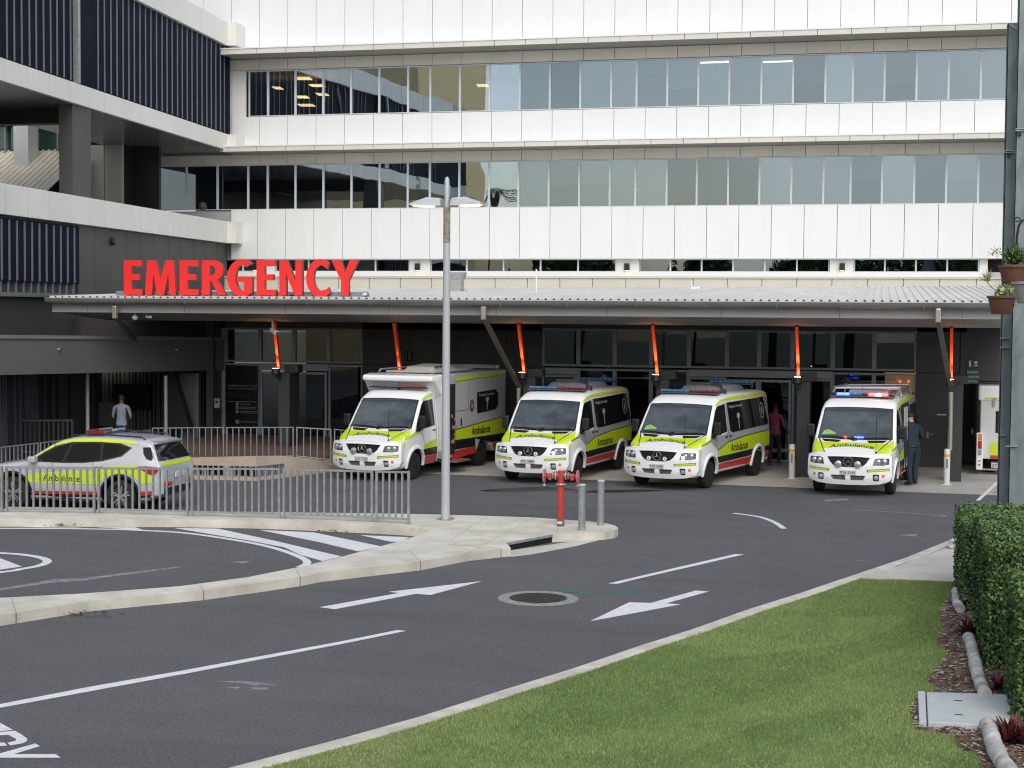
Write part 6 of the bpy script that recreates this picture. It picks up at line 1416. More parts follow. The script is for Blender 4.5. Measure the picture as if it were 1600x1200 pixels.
# ---- rear of another box ambulance at the far right, under the canopy
def rear_truck():
    z0 = .0; a = Wp(1529, 602, 44.4); x0 = a.x
    t = thing('box_ambulance', 'white box ambulance seen from the rear, half hidden behind the steel column', 'ambulance', (x0, 44.4, 0))
    W_ = 2.15; zt_ = a.z
    def z(y): return Wp(1540, y, 44.4).z
    g = MB(); g.box(.06, 0, .42, W_-.06, 4.2, zt_-.04); bx = g.build('box_body', mat('truck_white', (.62, .65, .64), .35, coat=.3, var=.05), t, bevel=.03)
    g = MB(); g.box(0, -.05, z(626), W_, .3, zt_); g.build('roof_cap', CWHITE, t, bevel=.06)
    g = MB(); g.box(-.03, -.12, z(734), .14, .12, z(676)); g.build('lamp_pillar', CWHITE, t, bevel=.02)
    for y0, y1, m in ((678, 687.5, AMBER), (688.5, 701, mat('tail_lamp_red', (.42, .01, .02), .12, coat=1)), (702, 711, LENS)):
        g = MB(); g.box(.01, -.135, z(y1), .11, -.12, z(y0)); g.build('tail_lamp', m, t, bevel=.008)
    g = MB(); g.box(.02, -.13, z(721), .09, -.12, z(718.5), 0); g.box(.02, -.13, z(727), .09, -.12, z(725), 1); g.build('reflector', [GALV, VRED], t)
    xx = lambda px: Wp(px, 650, 44.4).x-x0
    g = MB(); g.box(xx(1548.5), -.012, z(711), xx(1548.5)+.6, 0, z(690.5), 0); g.box(xx(1548.5), -.014, z(716.5), xx(1548.5)+.6, 0, z(711), 1); g.box(xx(1539), -.06, z(623), xx(1539)+1.2, -.052, z(620.5), 0); g.box(xx(1549.5), -.01, z(723), xx(1549.5)+.9, 0, z(720), 2); g.build('rear_livery', [LIME, VRED, BLACK], t)
    g = MB(); g.box(xx(1556), -.012, z(676), xx(1556)+.5, 0, z(642)); g.build('rear_window', VGLASS, t)
    g = MB(); g.box(xx(1550.5), -.02, z(731), xx(1550.5)+.38, -.008, z(722.5)); pl = g.build('number_plate', PLATE, t)
    g = MB(); add_text(g, '07', lambda u, v: (xx(1551.5)+u, -.024, z(730)+v), .13, 0, .008, 1, 'LEFT'); g.build('plate_lettering', PLATET, pl)
    g = MB(); g.box(.08, -.04, z(734.5), W_-.1, .02, z(732)); g.build('step_bumper', GALV, t)
    g = MB(); g.box(xx(1551), -.06, z(634), xx(1555), -.04, z(622)); g.build('latch', FASCIA, t)
    for s in (0.35, W_-.35):
        g = MB(); g._lathe([(.2, 0), (.34, 0), (.36, .04), (.36, .22), (.2, .24)], Vector((s-.1, .75, .36)), Vector((1, 0, 0)), 24, 0); g.build('wheel', RUBBER, t, smooth=40)
rear_truck()
# ================================================================== STREET FURNITURE
p = G(696, 812, .15)
t = thing('street_lamp', 'tall pale grey lamp post with two angular lamp heads standing on the island', 'street lamp', p)
PG = mat('pole_paint', (.50, .53, .56), .4, metal=.2, var=.12, vscale=3, stretch=(1, 1, .3))
g = MB(); g.tube([(0, 0, .0), (0, 0, 6.1)], [.088, .066], 14); g.build('pole', PG, t, smooth=50)
g = MB(); g.tube([(0, 0, 5.5), (0, 0, 6.2)], .07, 14); g.build('stained_collar', mat('collar_rust', (.30, .27, .23), .6, var=.5, vscale=14), t, smooth=50)
g = MB(); g.tube([(0, 0, 6.12), (0, 0, 6.72), (0, 0, 6.78), (0, 0, 6.80)], [.05, .05, .035, .01], 14); g.build('pole_cap', PG, t, smooth=50)
g = MB(); g.box(-.15, -.15, 0, .15, .15, .015); g.build('base_plate', GALV, t)
g = MB()
for a in (-1, 1):
    for b in (-1, 1): g._lathe([(.018, .015), (.018, .05)], Vector((a*.11, b*.11, 0)), Vector((0, 0, 1)), 6)
g.build('anchor_bolt', GALV, t)
for s in (-1, 1):
    A = R(13.4+(0 if s < 0 else -6)); ax = Vector((math.cos(A)*s, -math.sin(A)*s*.35, 0)).normalized(); ay = Vector((-ax.y, ax.x, 0))
    def q(a, b, z): return ax*a+ay*b+Vector((0, 0, 6.28+z))
    V = [q(.10, -.13, -.055), q(.10, .13, -.055), q(.74, .17, -.03), q(.74, -.17, -.03), q(.12, -.09, .10), q(.12, .09, .10), q(.40, .09, .12), q(.40, -.09, .12), q(.74, .15, .0), q(.74, -.15, .0)]
    g = MB(); g.add(V, [(0, 3, 9, 7, 4), (1, 5, 6, 8, 2), (4, 7, 6, 5), (7, 9, 8, 6), (3, 2, 8, 9), (0, 4, 5, 1), (0, 1, 2, 3)]); hd = g.build('lamp_head', PG, t)
    g = MB(); g.add([q(.28, -.11, -.052), q(.70, -.14, -.036), q(.70, .14, -.036), q(.28, .11, -.052), q(.32, -.09, -.075), q(.66, -.11, -.06), q(.66, .11, -.06), q(.32, .09, -.075)], [(4, 5, 6, 7), (0, 1, 5, 4), (1, 2, 6, 5), (2, 3, 7, 6), (3, 0, 4, 7)]); g.build('diffuser', mat('lamp_diffuser', (1, .9, .6), .3, emit=(1, .85, .5), es=1.6), hd)
    g = MB()
    for z in (-.04, -.005, .03, .065): g.bar(q(.04, 0, z), q(.13, 0, z), .05, .014)
    g.build('arm', GALV, t)

p = G(876, 822, .15)
t = thing('fire_hydrant', 'red pillar fire hydrant with two pink valve wheels on the island tip', 'hydrant', p)
HR = mat('hydrant_red', (.50, .045, .03), .45, var=.3, vscale=8, coat=.2)
g = MB(); g.tube([(0, 0, .13), (0, 0, 1.0), (0, 0, 1.08)], [.068, .066, .06], 16); g.build('standpipe', HR, t, smooth=50)
g = MB(); g.tube([(0, 0, 0), (0, 0, .14)], .072, 16); g.build('base_sleeve', mat('sleeve_grey', (.12, .12, .12), .6, var=.3), t, smooth=50)
g = MB(); g.box(-.05, -.08, .05, .05, -.07, .10); g.build('tag_plate', PLATE, t)
g = MB(); g.lathe([(.10, .80), (.11, .815), (.10, .835)], n=14); g.build('clamp', GALV, t)
for s in (-1, 1):
    g = MB(); g.tube([(0, 0, .99), (s*.09, 0, .985)], .062, 12); g.tube([(s*.17, 0, .985), (s*.27, 0, .97)], .05, 10); g.tube([(s*.20, 0, .97), (s*.23, -.02, .90)], .042, 10); ar = g.build('outlet', HR, t, smooth=50)
    g = MB(); g._lathe([(.085, 0), (.09, .015), (.085, .03)], Vector((s*.10-.015, 0, .985)), Vector((1, 0, 0)), 14); g._lathe([(.07, 0), (.07, .02)], Vector((s*.15-.01, 0, .985)), Vector((1, 0, 0)), 14); g.build('flange', GALV, ar, smooth=50)
    g = MB(); c = Vector((s*.33, 0, .97)); n_ = 18; rg = [c+Vector((0, math.cos(2*PI*k/n_)*.105, math.sin(2*PI*k/n_)*.115)) for k in range(n_)]; g.tube(rg+[rg[0]], .02, 6, cap=False)
    for k in range(3): a = k*PI/3; g.bar(c-Vector((0, math.cos(a)*.1, math.sin(a)*.11)), c+Vector((0, math.cos(a)*.1, math.sin(a)*.11)), .035, .02)
    g._lathe([(.05, -.04), (.04, .03)], c, Vector((s, 0, 0)), 10); g.build('valve_wheel', mat('faded_pink', (.50, .16, .18), .6, var=.3, vscale=12), ar, smooth=50)
    g = MB(); g.tube([c+Vector((0, 0, -.11)), c+Vector((0, -.01, -.15))], .006, 4); g.lathe([(.004, -.025), (.024, -.01), (.024, .01), (.004, .025)], c+Vector((0, -.01, -.175)), n=10, m=0); g.build('chain_tag', BADGE if s > 0 else PLATE, ar, smooth=50)
for (px, py, lab) in ((909, 828.5, 'shorter looking galvanised bollard nearest the hydrant'), (938.5, 820.5, 'galvanised bollard at the rounded island tip, further from the hydrant')):
    p = G(px, py, .15); t = thing('bollard', lab, 'bollard', p, 0, 'galvanised bollards on the island')
    g = MB(); h_ = .86 if px < 920 else .86; g.tube([(0, 0, 0), (0, 0, h_)], .071, 20); g.build('post', GALV, t, smooth=50)
    g = MB(); g.lathe([(.075, h_), (.074, h_+.015), (.05, h_+.028), (.01, h_+.032)], n=20); g.build('cap', mat('bollard_cap', (.6, .63, .64), .4, metal=.3), t, smooth=50)
for (px, py, lab) in ((1237, 748, 'white bollard with orange band left of the flashing ambulance'), (1479, 757, 'white bollard with orange band in front of the right dark column')):
    p = G(px, py, .006); t = thing('bollard', lab, 'bollard', p, 0, 'white bollards in the ambulance bay')
    BW = mat('bollard_white', (.62, .63, .62), .4, var=.1)
    g = MB(); g.tube([(0, 0, 0), (0, 0, .86), (0, 0, .90)], [.078, .078, .06], 18); g.build('post', BW, t, smooth=50)
    g = MB(); g.tube([(0, 0, .70), (0, 0, .77)], .080, 18, cap=False); g.build('orange_band', mat('band_orange', (.8, .36, .04), .4), t, smooth=50)
    g = MB(); g.box(-.02, -.085, .42, .02, -.07, .66); g.build('reflector', mat('reflector_brown', (.22, .14, .10), .4), t)
    g = MB(); g.box(-.13, -.13, 0, .13, .13, .012); g.build('base_plate', BW, t)
p = G(1230, 722, .006); t = thing('bollard', 'tall yellow orange bollard by the sliding doors beside the person in pink', 'bollard', p)
g = MB(); g.tube([(0, 0, 0), (0, 0, 1.0), (0, 0, 1.03)], [.07, .07, .05], 16); g.build('post', mat('bollard_yellow', (.55, .28, .03), .45), t, smooth=50)
g = MB(); g.tube([(0, 0, 1.03), (0, 0, 1.06)], .055, 12); g.build('cap', BLACK, t)
# pale bin beside the ambulances
for px, py, lab in ((1217, 700, None),): pass

# ---- big galvanised steel columns on the right
YP = 26.2
def steel_col(name, lab, x0, x1, y0, z1, zs, dep=.26, cap=True):
    t = thing(name, lab, 'steel column', (x0, y0, 0), 0, 'galvanised steel columns beside the hedge')
    w = x1-x0
    for za, zb in ((0, zs-.006), (zs+.006, z1)):
        g = MB(); g.box(0, 0, za, w, .018, zb); g.box(0, dep-.018, za, w, dep, zb); g.box(w*.5-.008, .018, za, w*.5+.008, dep-.018, zb)
        g.box(0.0, -.0, za, .012, .07, zb)
        g.build('shaft', GALVP, t)
    g = MB(); g.box(-.01, -.03, zs-.02, w+.01, dep+.02, zs-.007); g.box(-.01, -.03, zs+.007, w+.01, dep+.02, zs+.02); g.build('splice_plate', GALV, t)
    g = MB()
    for k in range(3): g.box(.03+k*(w-.1)/2, -.045, zs-.085, .075+k*(w-.1)/2, -.0, zs-.022, 0)
    g.build('bolt', BLACK, t)
    return t
a = Wp(1563, 600, YP).x; b = Wp(1598, 600, YP).x
ztop = Wp(1575, 36, YP).z; zs = Wp(1575, 237, YP).z
t = steel_col('steel_column', 'shorter galvanised steel column with cut top at the right edge, behind the hedge', a, b, YP, ztop, zs)
g = MB(); w = b-a; g.add([(0, 0, ztop), (w, 0, ztop), (w, .26, ztop), (0, .26, ztop)], [(0, 1, 2, 3)]); g.bar((.03, -.012, ztop-.02), (w-.02, -.012, ztop-.26), .03, .03); g.build('cap_plate', GALV, t)
g = MB(); z = Wp(1575, 529, YP).z; g.box(-.015, -.05, z, w+.15, 0, z+.02); z = Wp(1575, 544, YP).z; g.box(-.015, -.05, z, w+.15, -.0, z+.02); z = Wp(1575, 681, YP).z; g.box(.0, -.06, z, w*.30, 0, z+.014); g.build('stiffener', GALV, t)
a = Wp(1590, 100, 25.7).x
t = steel_col('steel_column', 'taller galvanised steel column running out of the top right corner', a, a+.42, 25.7, 10.3, Wp(1595, 203, 25.7).z)
g = MB(); z = Wp(1592, 698, 25.7).z; g.box(-.06, -.05, z, .12, 0, z+.014); g.build('stiffener', GALV, t)

# ================================================================== HANGING POTS
def leafy(name_part, parent, N, box_, size, mats_, seed=1, droop=0, blade=False, center=None):
    rr = np.random.default_rng(seed); V = []; F = []; MI = []
    for k in range(N):
        if blade:
            c = Vector(center or (0, 0, 0)); a = rr.uniform(0, 2*PI); el = rr.uniform(.1, 1.3); L_ = rr.uniform(.6, 1)*size; w = size*.035
            d = Vector((math.cos(a)*math.cos(el), math.sin(a)*math.cos(el), math.sin(el))); s = d.cross(Vector((0, 0, 1))).normalized()*w
            p0 = c+d*.02; p1 = c+d*L_*.55; p2 = c+d*L_+Vector((0, 0, -droop*L_*(1.3-el)))
            o_ = len(V); V += [p0-s*.6, p0+s*.6, p1+s, p1-s, p2]; F += [(o_, o_+1, o_+2, o_+3), (o_+3, o_+2, o_+4)]; m_ = int(rr.integers(len(mats_))); MI += [m_, m_]
        else:
            u = rr.normal(0, 1, 3); u /= np.linalg.norm(u); r_ = rr.uniform(.25, 1)**.5
            c = Vector((box_[0][0]+box_[1][0]*u[0]*r_, box_[0][1]+box_[1][1]*u[1]*r_, box_[0][2]+box_[1][2]*abs(u[2])*r_))
            a = Vector(rr.normal(0, 1, 3)).normalized(); b_ = a.cross(Vector(rr.normal(0, 1, 3))).normalized(); s_ = size*rr.uniform(.6, 1.2)
            o_ = len(V); V += [c-a*s_, c+b_*s_*.45, c+a*s_, c-b_*s_*.45]; F.append((o_, o_+1, o_+2, o_+3)); MI.append(int(rr.integers(len(mats_))))
    g = MB(); g.v = [tuple(v) for v in V]; g.f = F; g.m = MI
    return g.build(name_part, mats_, parent, recalc=False, weld=False)
LEAFP = [mat('leaf_pale', (.26, .33, .12), .5), mat('leaf_mid', (.10, .18, .045), .5), mat('leaf_cream', (.48, .50, .30), .5)]
TERRA = mat('brown_plastic_pot', (.16, .075, .05), .5, var=.15, vscale=4)
def pot(lab, px0, px1, py0, py1, Y, m_, taper=.68):
    a = Wp(px0, py0, Y); b = Wp(px1, py0, Y); z1 = a.z; z0 = Wp(px0, py1, Y).z; r_ = (b.x-a.x)/2; h = z1-z0
    t = thing('hanging_pot', lab, 'plant pot', ((a.x+b.x)/2, Y, z0))
    g = MB(); g.lathe([(r_*taper*.92, 0), (r_*taper, .02), (r_*.90, h*.84), (r_, h*.88), (r_, h), (r_*.94, h), (r_*.86, h*.8)], n=28); g.build('pot', m_, t, smooth=40)
    return t, r_, h
t, r_, h = pot('brown hanging pot with pale trailing plant, lowest of the three', 1541.5, 1590, 462, 491, 24, TERRA)
leafy('foliage', t, 260, ((.05, 0, h), (r_*.75, r_*.7, .17)), .035, LEAFP, 5)
leafy('rosette', t, 46, None, .24, [LEAFP[2], LEAFP[0]], 6, .15, True, center=(-.22, -.05, h+.20))
g = MB(); g.tube([(-.02, 0, h), (-.12, -.03, h+.1), (-.22, -.05, h+.2)], .008, 5); g.build('stem', LEAFP[0], t)
g = MB(); g.box(r_*.75, -.10, h*.45, r_*.95, -.02, h*.62); g.build('hook', GALV, t)
t, r_, h = pot('larger brown hanging pot with spiky dark green plant, topmost of the three', 1559, 1612, 414, 449, 24.3, TERRA)
leafy('spiky_foliage', t, 120, None, .40, [mat('leaf_dark', (.05, .10, .03), .5), LEAFP[1]], 8, .1, True, center=(0, 0, h))
leafy('foliage', t, 300, ((.05, 0, h+.02), (r_*.95, r_*.8, .30)), .03, [LEAFP[1], LEAFP[0]], 9)
leafy('trailing_foliage', t, 60, ((-.24, -.05, h+.12), (.16, .05, .16)), .022, LEAFP[:2], 10)
t, r_, h = pot('pale grey hanging pot cut off by the right edge of the picture', 1580, 1640, 440, 474, 23.2, mat('grey_plastic_pot', (.33, .35, .31), .5))
leafy('foliage', t, 80, ((.1, 0, h), (r_*.6, r_*.6, .12)), .03, LEAFP, 12)
p = Wp(1587, 383, 24.6); q = Wp(1600, 340, 24.6); t = thing('plant_bracket', 'black scrolled iron bracket above the hanging pots', 'bracket', p)
g = MB(); pts = [Wp(x, y, 24.6)-p for x, y in [(1588, 388), (1589, 368), (1592, 352), (1597, 345), (1604, 343), (1615, 346)]]; g.tube(pts, .018, 8); g.build('arm', BLACK, t, smooth=60)
g = MB(); pts = [Wp(1590+4*math.cos(R(a)), 343+3.2*math.sin(R(a)), 24.6)-p for a in range(-160, 150, 20)]; g.tube(pts, .010, 6); g.build('scroll', BLACK, t, smooth=60)

# ================================================================== HEDGES
LEAF = [mat('hedge_leaf_a', (.052, .11, .026), .45), mat('hedge_leaf_b', (.085, .155, .035), .4), mat('hedge_leaf_c', (.028, .065, .016), .5), mat('hedge_leaf_pale', (.15, .23, .06), .4)]  # last green is the palest, given to half the top leaves
def hedge(lab, x0, x1, y0, y1, z0, z1, N, size, seed):
    rr = np.random.default_rng(seed)
    t = thing('hedge', lab, 'hedge', (x0, y0, z0), 0, 'clipped hedge blocks beside the lawn')
    o = np.array([x0, y0, z0])
    g = MB(); d_ = .13; nx = 9
    # dark twiggy core
    g.box(d_, d_, .02, x1-x0-d_, y1-y0-d_, z1-z0-d_); g.build('core', mat('hedge_core', (.012, .022, .008), .9), t)
    ar = np.array([(y1-y0)*(z1-z0), (x1-x0)*(z1-z0), (x1-x0)*(y1-y0)*.9, (x1-x0)*(z1-z0)*.25]); pr = ar/ar.sum()
    n = N; face = rr.choice(4, n, p=pr); u = rr.random(n); v = rr.random(n); dep = np.abs(rr.normal(0, .055, n))-.035
    def bump_(a, b, k): return .03*np.sin(a*5+k)*np.sin(b*6+k*2)+.02*np.sin(a*13+b*9+k)
    P = np.zeros((n, 3)); Nn = np.zeros((n, 3))
    k = face == 0; P[k] = np.stack([x0+dep[k]+bump_(y0+u[k]*(y1-y0), v[k]*2, 1), y0+u[k]*(y1-y0), z0+v[k]*(z1-z0)], 1); Nn[k] = (-1, 0, 0)
    k = face == 1; P[k] = np.stack([x0+u[k]*(x1-x0), y0+dep[k]+bump_(x0+u[k], v[k]*2, 2), z0+v[k]*(z1-z0)], 1); Nn[k] = (0, -1, 0)
    k = face == 2; P[k] = np.stack([x0+u[k]*(x1-x0), y0+v[k]*(y1-y0), z1-dep[k]+bump_(u[k]*3, v[k]*3, 3)+np.where(rr.random(k.sum()) < .03, rr.uniform(0, .09, k.sum()), 0)], 1); Nn[k] = (0, 0, 1)
    k = face == 3; P[k] = np.stack([x0+u[k]*(x1-x0), y1-dep[k], z0+v[k]*(z1-z0)], 1); Nn[k] = (0, 1, 0)
    nn = Nn+rr.normal(0, .55, (n, 3)); nn /= np.linalg.norm(nn, axis=1)[:, None]
    a = np.cross(nn, rr.normal(0, 1, (n, 3))); a /= np.linalg.norm(a, axis=1)[:, None]; b = np.cross(nn, a)
    s = size*rr.uniform(.6, 1.25, n)[:, None]
    V = np.stack([P-a*s, P+b*s*.5-nn*s*.12, P+a*s, P-b*s*.5-nn*s*.12], 1)-o
    me = bpy.data.meshes.new('foliage'); me.vertices.add(4*n); me.vertices.foreach_set('co', V.reshape(-1)); me.loops.add(4*n); me.loops.foreach_set('vertex_index', np.arange(4*n))
    me.polygons.add(n); me.polygons.foreach_set('loop_start', np.arange(0, 4*n, 4)); me.update()
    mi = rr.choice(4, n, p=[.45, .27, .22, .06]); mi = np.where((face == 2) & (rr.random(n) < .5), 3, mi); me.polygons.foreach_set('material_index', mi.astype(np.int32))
    for m_ in LEAF: me.materials.append(m_)
    ob = bpy.data.objects.new('foliage', me); C.objects.link(ob); ob.parent = t
    g = MB()
    for k in range(7): xx = rr.uniform(.1, x1-x0-.1); yy = rr.uniform(.1, y1-y0-.1); g.tube([(xx, yy, -.02), (xx+.05, yy, .3)], .018, 5)
    g.build('stem', mat('hedge_stem', (.10, .07, .045), .8), t)
hedge('middle clipped green hedge block, at the far end of the pale log', 1.15, 3.0, 19.5, 22.3, .13, 1.60, 30000, .029, 1)
hedge('far clipped hedge block beside the pavement, seen past the left side of the middle one', 1.03, 3.0, 23.3, 25.7, .13, 1.36, 14000, .030, 2)
hedge('nearest clipped hedge block at the bottom right, cut by the frame', 1.30, 3.2, 16.9, 18.4, .13, 1.50, 18000, .028, 3)

# ================================================================== LOGS, LID, RED PLANTS, MULCH, LITTER
LOG = mat('weathered_log', (.56, .57, .54), .85, var=.45, vscale=5, bump=.7, bscale=25, dark=(.22, .20, .17), stretch=(1, 1, 1))
def log(lab, a, b, r_, seed):
    rr = random.Random(seed); a, b = Vector(a), Vector(b); n = 14; pts = []; rs = []
    for k in range(n+1): f = k/n; pts.append(a.lerp(b, f)+Vector((math.sin(f*5+seed)*.02, 0, rr.uniform(-.006, .006)))-a); rs.append(r_*(1+rr.uniform(-.07, .07)))
    g = MB(); g.tube(pts, rs, 14, 0); o = g.build('garden_log', [LOG], None, smooth=60); o.location = a
    tag(o, lab, 'log', 'pale logs edging the garden bed')
log('long pale weathered log between the red plant and the concrete lid', G(1511, 996, .20), G(1540, 1084, .20), .075, 1)
log('pale weathered log in front of the concrete lid at the bottom edge', G(1541, 1133, .20), G(1580, 1215, .20), .085, 2)
log('short pale log behind the lid, mostly hidden beside the far hedge', G(1500, 950, .20), G(1492, 925, .20), .07, 3)
log('white tipped log end beyond the hedge by the pavement', G(1489, 851, .22), G(1494, 840, .22), .07, 4)
L0, L1, L2, L3 = G(1436, 1130, .16), G(1596, 1140, .16), G(1590, 1087, .16), G(1434, 1083, .16)
t = thing('concrete_pit_lid', 'pale rectangular concrete pit lid set at the edge of the lawn', 'pit lid', L0)
LID = mat('lid_concrete', (.50, .54, .54), .8, var=.12, vscale=3, bump=.2)
def quad_slab(mb, P, z0, z1, m=0): mb.prism([[(q.x-L0.x, q.y-L0.y) for q in P]], lambda u, v, d: (u, v, d), z0-.2, z1-.2, m)
def lq(u, v): return L0.lerp(L1, u).lerp(L3.lerp(L2, u), v)
g = MB(); quad_slab(g, [lq(0, 0), lq(.075, 0), lq(.075, 1), lq(0, 1)], .08, .225); g.build('frame', LID, t, bevel=.01)
g = MB(); quad_slab(g, [lq(.088, .01), lq(1, .01), lq(1, .99), lq(.088, .99)], .08, .22); g.build('lid', LID, t, bevel=.01)
g = MB(); 
for v in (.27, .72): quad_slab(g, [lq(.36, v-.012), lq(.44, v-.012), lq(.44, v+.012), lq(.36, v+.012)], .19, .2225)
g.build('lifting_slot', BLACK, t)
def red_plant(lab, c, N, size, seed):
    t = thing('red_plant', lab, 'plant', c, 0, 'red leaved plants along the garden bed'); rr = random.Random(seed)
    V = []; g = MB()
    for k in range(N):
        a = rr.uniform(0, 2*PI); el = rr.uniform(.25, 1.25); L_ = size*rr.uniform(.6, 1); w = size*.07; d = Vector((math.cos(a)*math.cos(el), math.sin(a)*math.cos(el), math.sin(el))); s = d.cross(Vector((0, 0, 1))).normalized()*w
        b0 = Vector((rr.uniform(-.08, .08), rr.uniform(-.08, .08), 0)); u_ = Vector((0, 0, -.1*size))
        g.add([b0-s*.5, b0+s*.5, b0+d*L_*.5+s, b0+d*L_*.5-s, b0+d*L_+u_], [(0, 1, 2, 3), (3, 2, 4)], rr.choice([0, 0, 1, 2]))
    g.build('leaves', [mat('red_leaf', (.10, .022, .028), .45), mat('red_leaf_dark', (.045, .016, .02), .5), mat('red_leaf_light', (.20, .06, .05), .45)], t, recalc=False, weld=False)
red_plant('dark red spiky plant in front of the middle hedge at the end of the log', G(1516, 990, .13), 150, .28, 1)
red_plant('dark red plant between the log and the near hedge behind the pit lid', G(1566, 1078, .13), 70, .30, 2)
red_plant('large dark red plant overhanging the right end of the pit lid', G(1584, 1160, .13), 130, .36, 3)
red_plant('small dark spiky plant beside the far hedge foot', G(1500, 945, .13), 40, .22, 4)
# mulch chips
rr = np.random.default_rng(11); bedp = [(p_[0], p_[1]) for p_ in bed]
x = rr.uniform(-.2, 3.6, 60000); y = rr.uniform(13, 26, 60000); k = point_in(bedp, x, y) & (x < .13*y-.2); x, y = x[k][:11000], y[k][:11000]; n = len(x)
a = rr.uniform(0, 2*PI, n); L_ = rr.uniform(.012, .05, n); w = rr.uniform(.004, .014, n); tl = rr.uniform(-.5, .5, n)
dx, dy = np.cos(a)*L_, np.sin(a)*L_; ex, ey = -np.sin(a)*w, np.cos(a)*w; z = rr.uniform(.130, .150, n)
V = np.stack([np.stack([x-dx-ex, y-dy-ey, z], 1), np.stack([x+dx-ex, y+dy-ey, z+tl*L_*.6], 1), np.stack([x+dx+ex, y+dy+ey, z+tl*L_*.6+.003], 1), np.stack([x-dx+ex, y-dy+ey, z+.003], 1)], 1)
me = bpy.data.meshes.new('mulch'); me.vertices.add(4*n); me.vertices.foreach_set('co', V.reshape(-1)); me.loops.add(4*n); me.loops.foreach_set('vertex_index', np.arange(4*n)); me.polygons.add(n); me.polygons.foreach_set('loop_start', np.arange(0, 4*n, 4)); me.update()
me.polygons.foreach_set('material_index', rr.choice(4, n, p=[.25, .2, .38, .17]).astype(np.int32))
for m_ in (mat('chip_brown', (.13, .06, .035), .9), mat('chip_dark', (.06, .04, .03), .9), mat('chip_pale', (.40, .34, .30), .9), mat('chip_rust', (.22, .09, .04), .9)): me.materials.append(m_)
o = bpy.data.objects.new('mulch', me); C.objects.link(o); tag(o, 'wood chip mulch scattered over the garden bed', 'mulch', kind='stuff')
# dead leaves in the gutters
def litter(lab, cpx, cpy, n, sp, seed):
    rr = random.Random(seed); c = G(cpx, cpy, .01); g = MB()
    for k in range(n):
        x = rr.gauss(0, sp); y = rr.gauss(0, .05); a = rr.uniform(0, 6.3); s = rr.uniform(.02, .045); d = Vector((math.cos(a)*s, math.sin(a)*s, rr.uniform(-.01, .02))); e = Vector((-math.sin(a)*s*.5, math.cos(a)*s*.5, rr.uniform(0, .01))); p_ = Vector((x, y+x*.2, rr.uniform(.015, .06)))
        g.add([p_-d, p_-e, p_+d, p_+e], [(0, 1, 2, 3)], rr.choice([0, 1]))
    o = g.build('dead_leaves', [mat('leaf_litter', (.18, .075, .03), .8), mat('leaf_litter_dark', (.07, .045, .03), .8)], None, recalc=False, weld=False); o.location = c; tag(o, lab, 'leaves', kind='stuff')
litter('dead leaves in the gutter below the near island kerb', 132, 962, 40, .22, 1)
litter('dead leaves caught against the far kerb at the hatched paint', 95, 823, 26, .18, 2)
litter('dead leaves at the narrow end of the far kerb', 523, 832, 22, .15, 3)

# ================================================================== PEOPLE
def person(lab, loc, rz, J, rad, edges, regions, hair, height, mats_, extra=None, group=None):
    """one skinned body mesh; clothes are material regions cut by plane tests"""
    t = thing('person', lab, 'person', loc, rz, group)
    me = bpy.data.meshes.new('body'); names = list(J); me.from_pydata([J[n] for n in names], [(names.index(a), names.index(b)) for a, b in edges], [])
    ob = bpy.data.objects.new('body', me); C.objects.link(ob)
    md = ob.modifiers.new('s', 'SKIN'); md.use_smooth_shade = True
    sv = me.skin_vertices[0].data
    for i, n in enumerate(names): r_ = rad[n]; sv[i].radius = r_ if isinstance(r_, tuple) else (r_, r_); sv[i].use_root = (n == 'pelvis')
    md2 = ob.modifiers.new('u', 'SUBSURF'); md2.levels = md2.render_levels = 2
    dg = bpy.context.evaluated_depsgraph_get(); m2 = bpy.data.meshes.new_from_object(ob.evaluated_get(dg)); bpy.data.objects.remove(ob); bpy.data.meshes.remove(me)
    m2.name = 'body'; m2.materials.clear()
    for m_ in mats_: m2.materials.append(m_)
    for p_ in m2.polygons: p_.material_index = regions(p_.center); p_.use_smooth = True
    o = bpy.data.objects.new('body', m2); C.objects.link(o); o.parent = t
    g = MB(); hx, hy, hz = hair[0]; hr = hair[1]; seg = 12
    V = []; F = []
    for i in range(7):
        ph = PI/2*(1-i/6*hair[2]); 
        for k in range(seg): a = 2*PI*k/seg; V.append((hx+hr*math.cos(ph)*math.cos(a), hy+hr*1.1*math.cos(ph)*math.sin(a), hz+hr*1.05*math.sin(ph)))
    for i in range(6):
        for k in range(seg): F.append((i*seg+k, i*seg+(k+1) % seg, (i+1)*seg+(k+1) % seg, (i+1)*seg+k))
    g.add(V, F); g.build('hair', mats_[hair[3]], t, smooth=60)
    if extra: extra(t)
    return t
SKIN_D = mat('skin_dark', (.12, .06, .04), .6); SKIN_L = mat('skin_fair', (.45, .27, .20), .6); HAIR = mat('hair_black', (.01, .008, .008), .6)
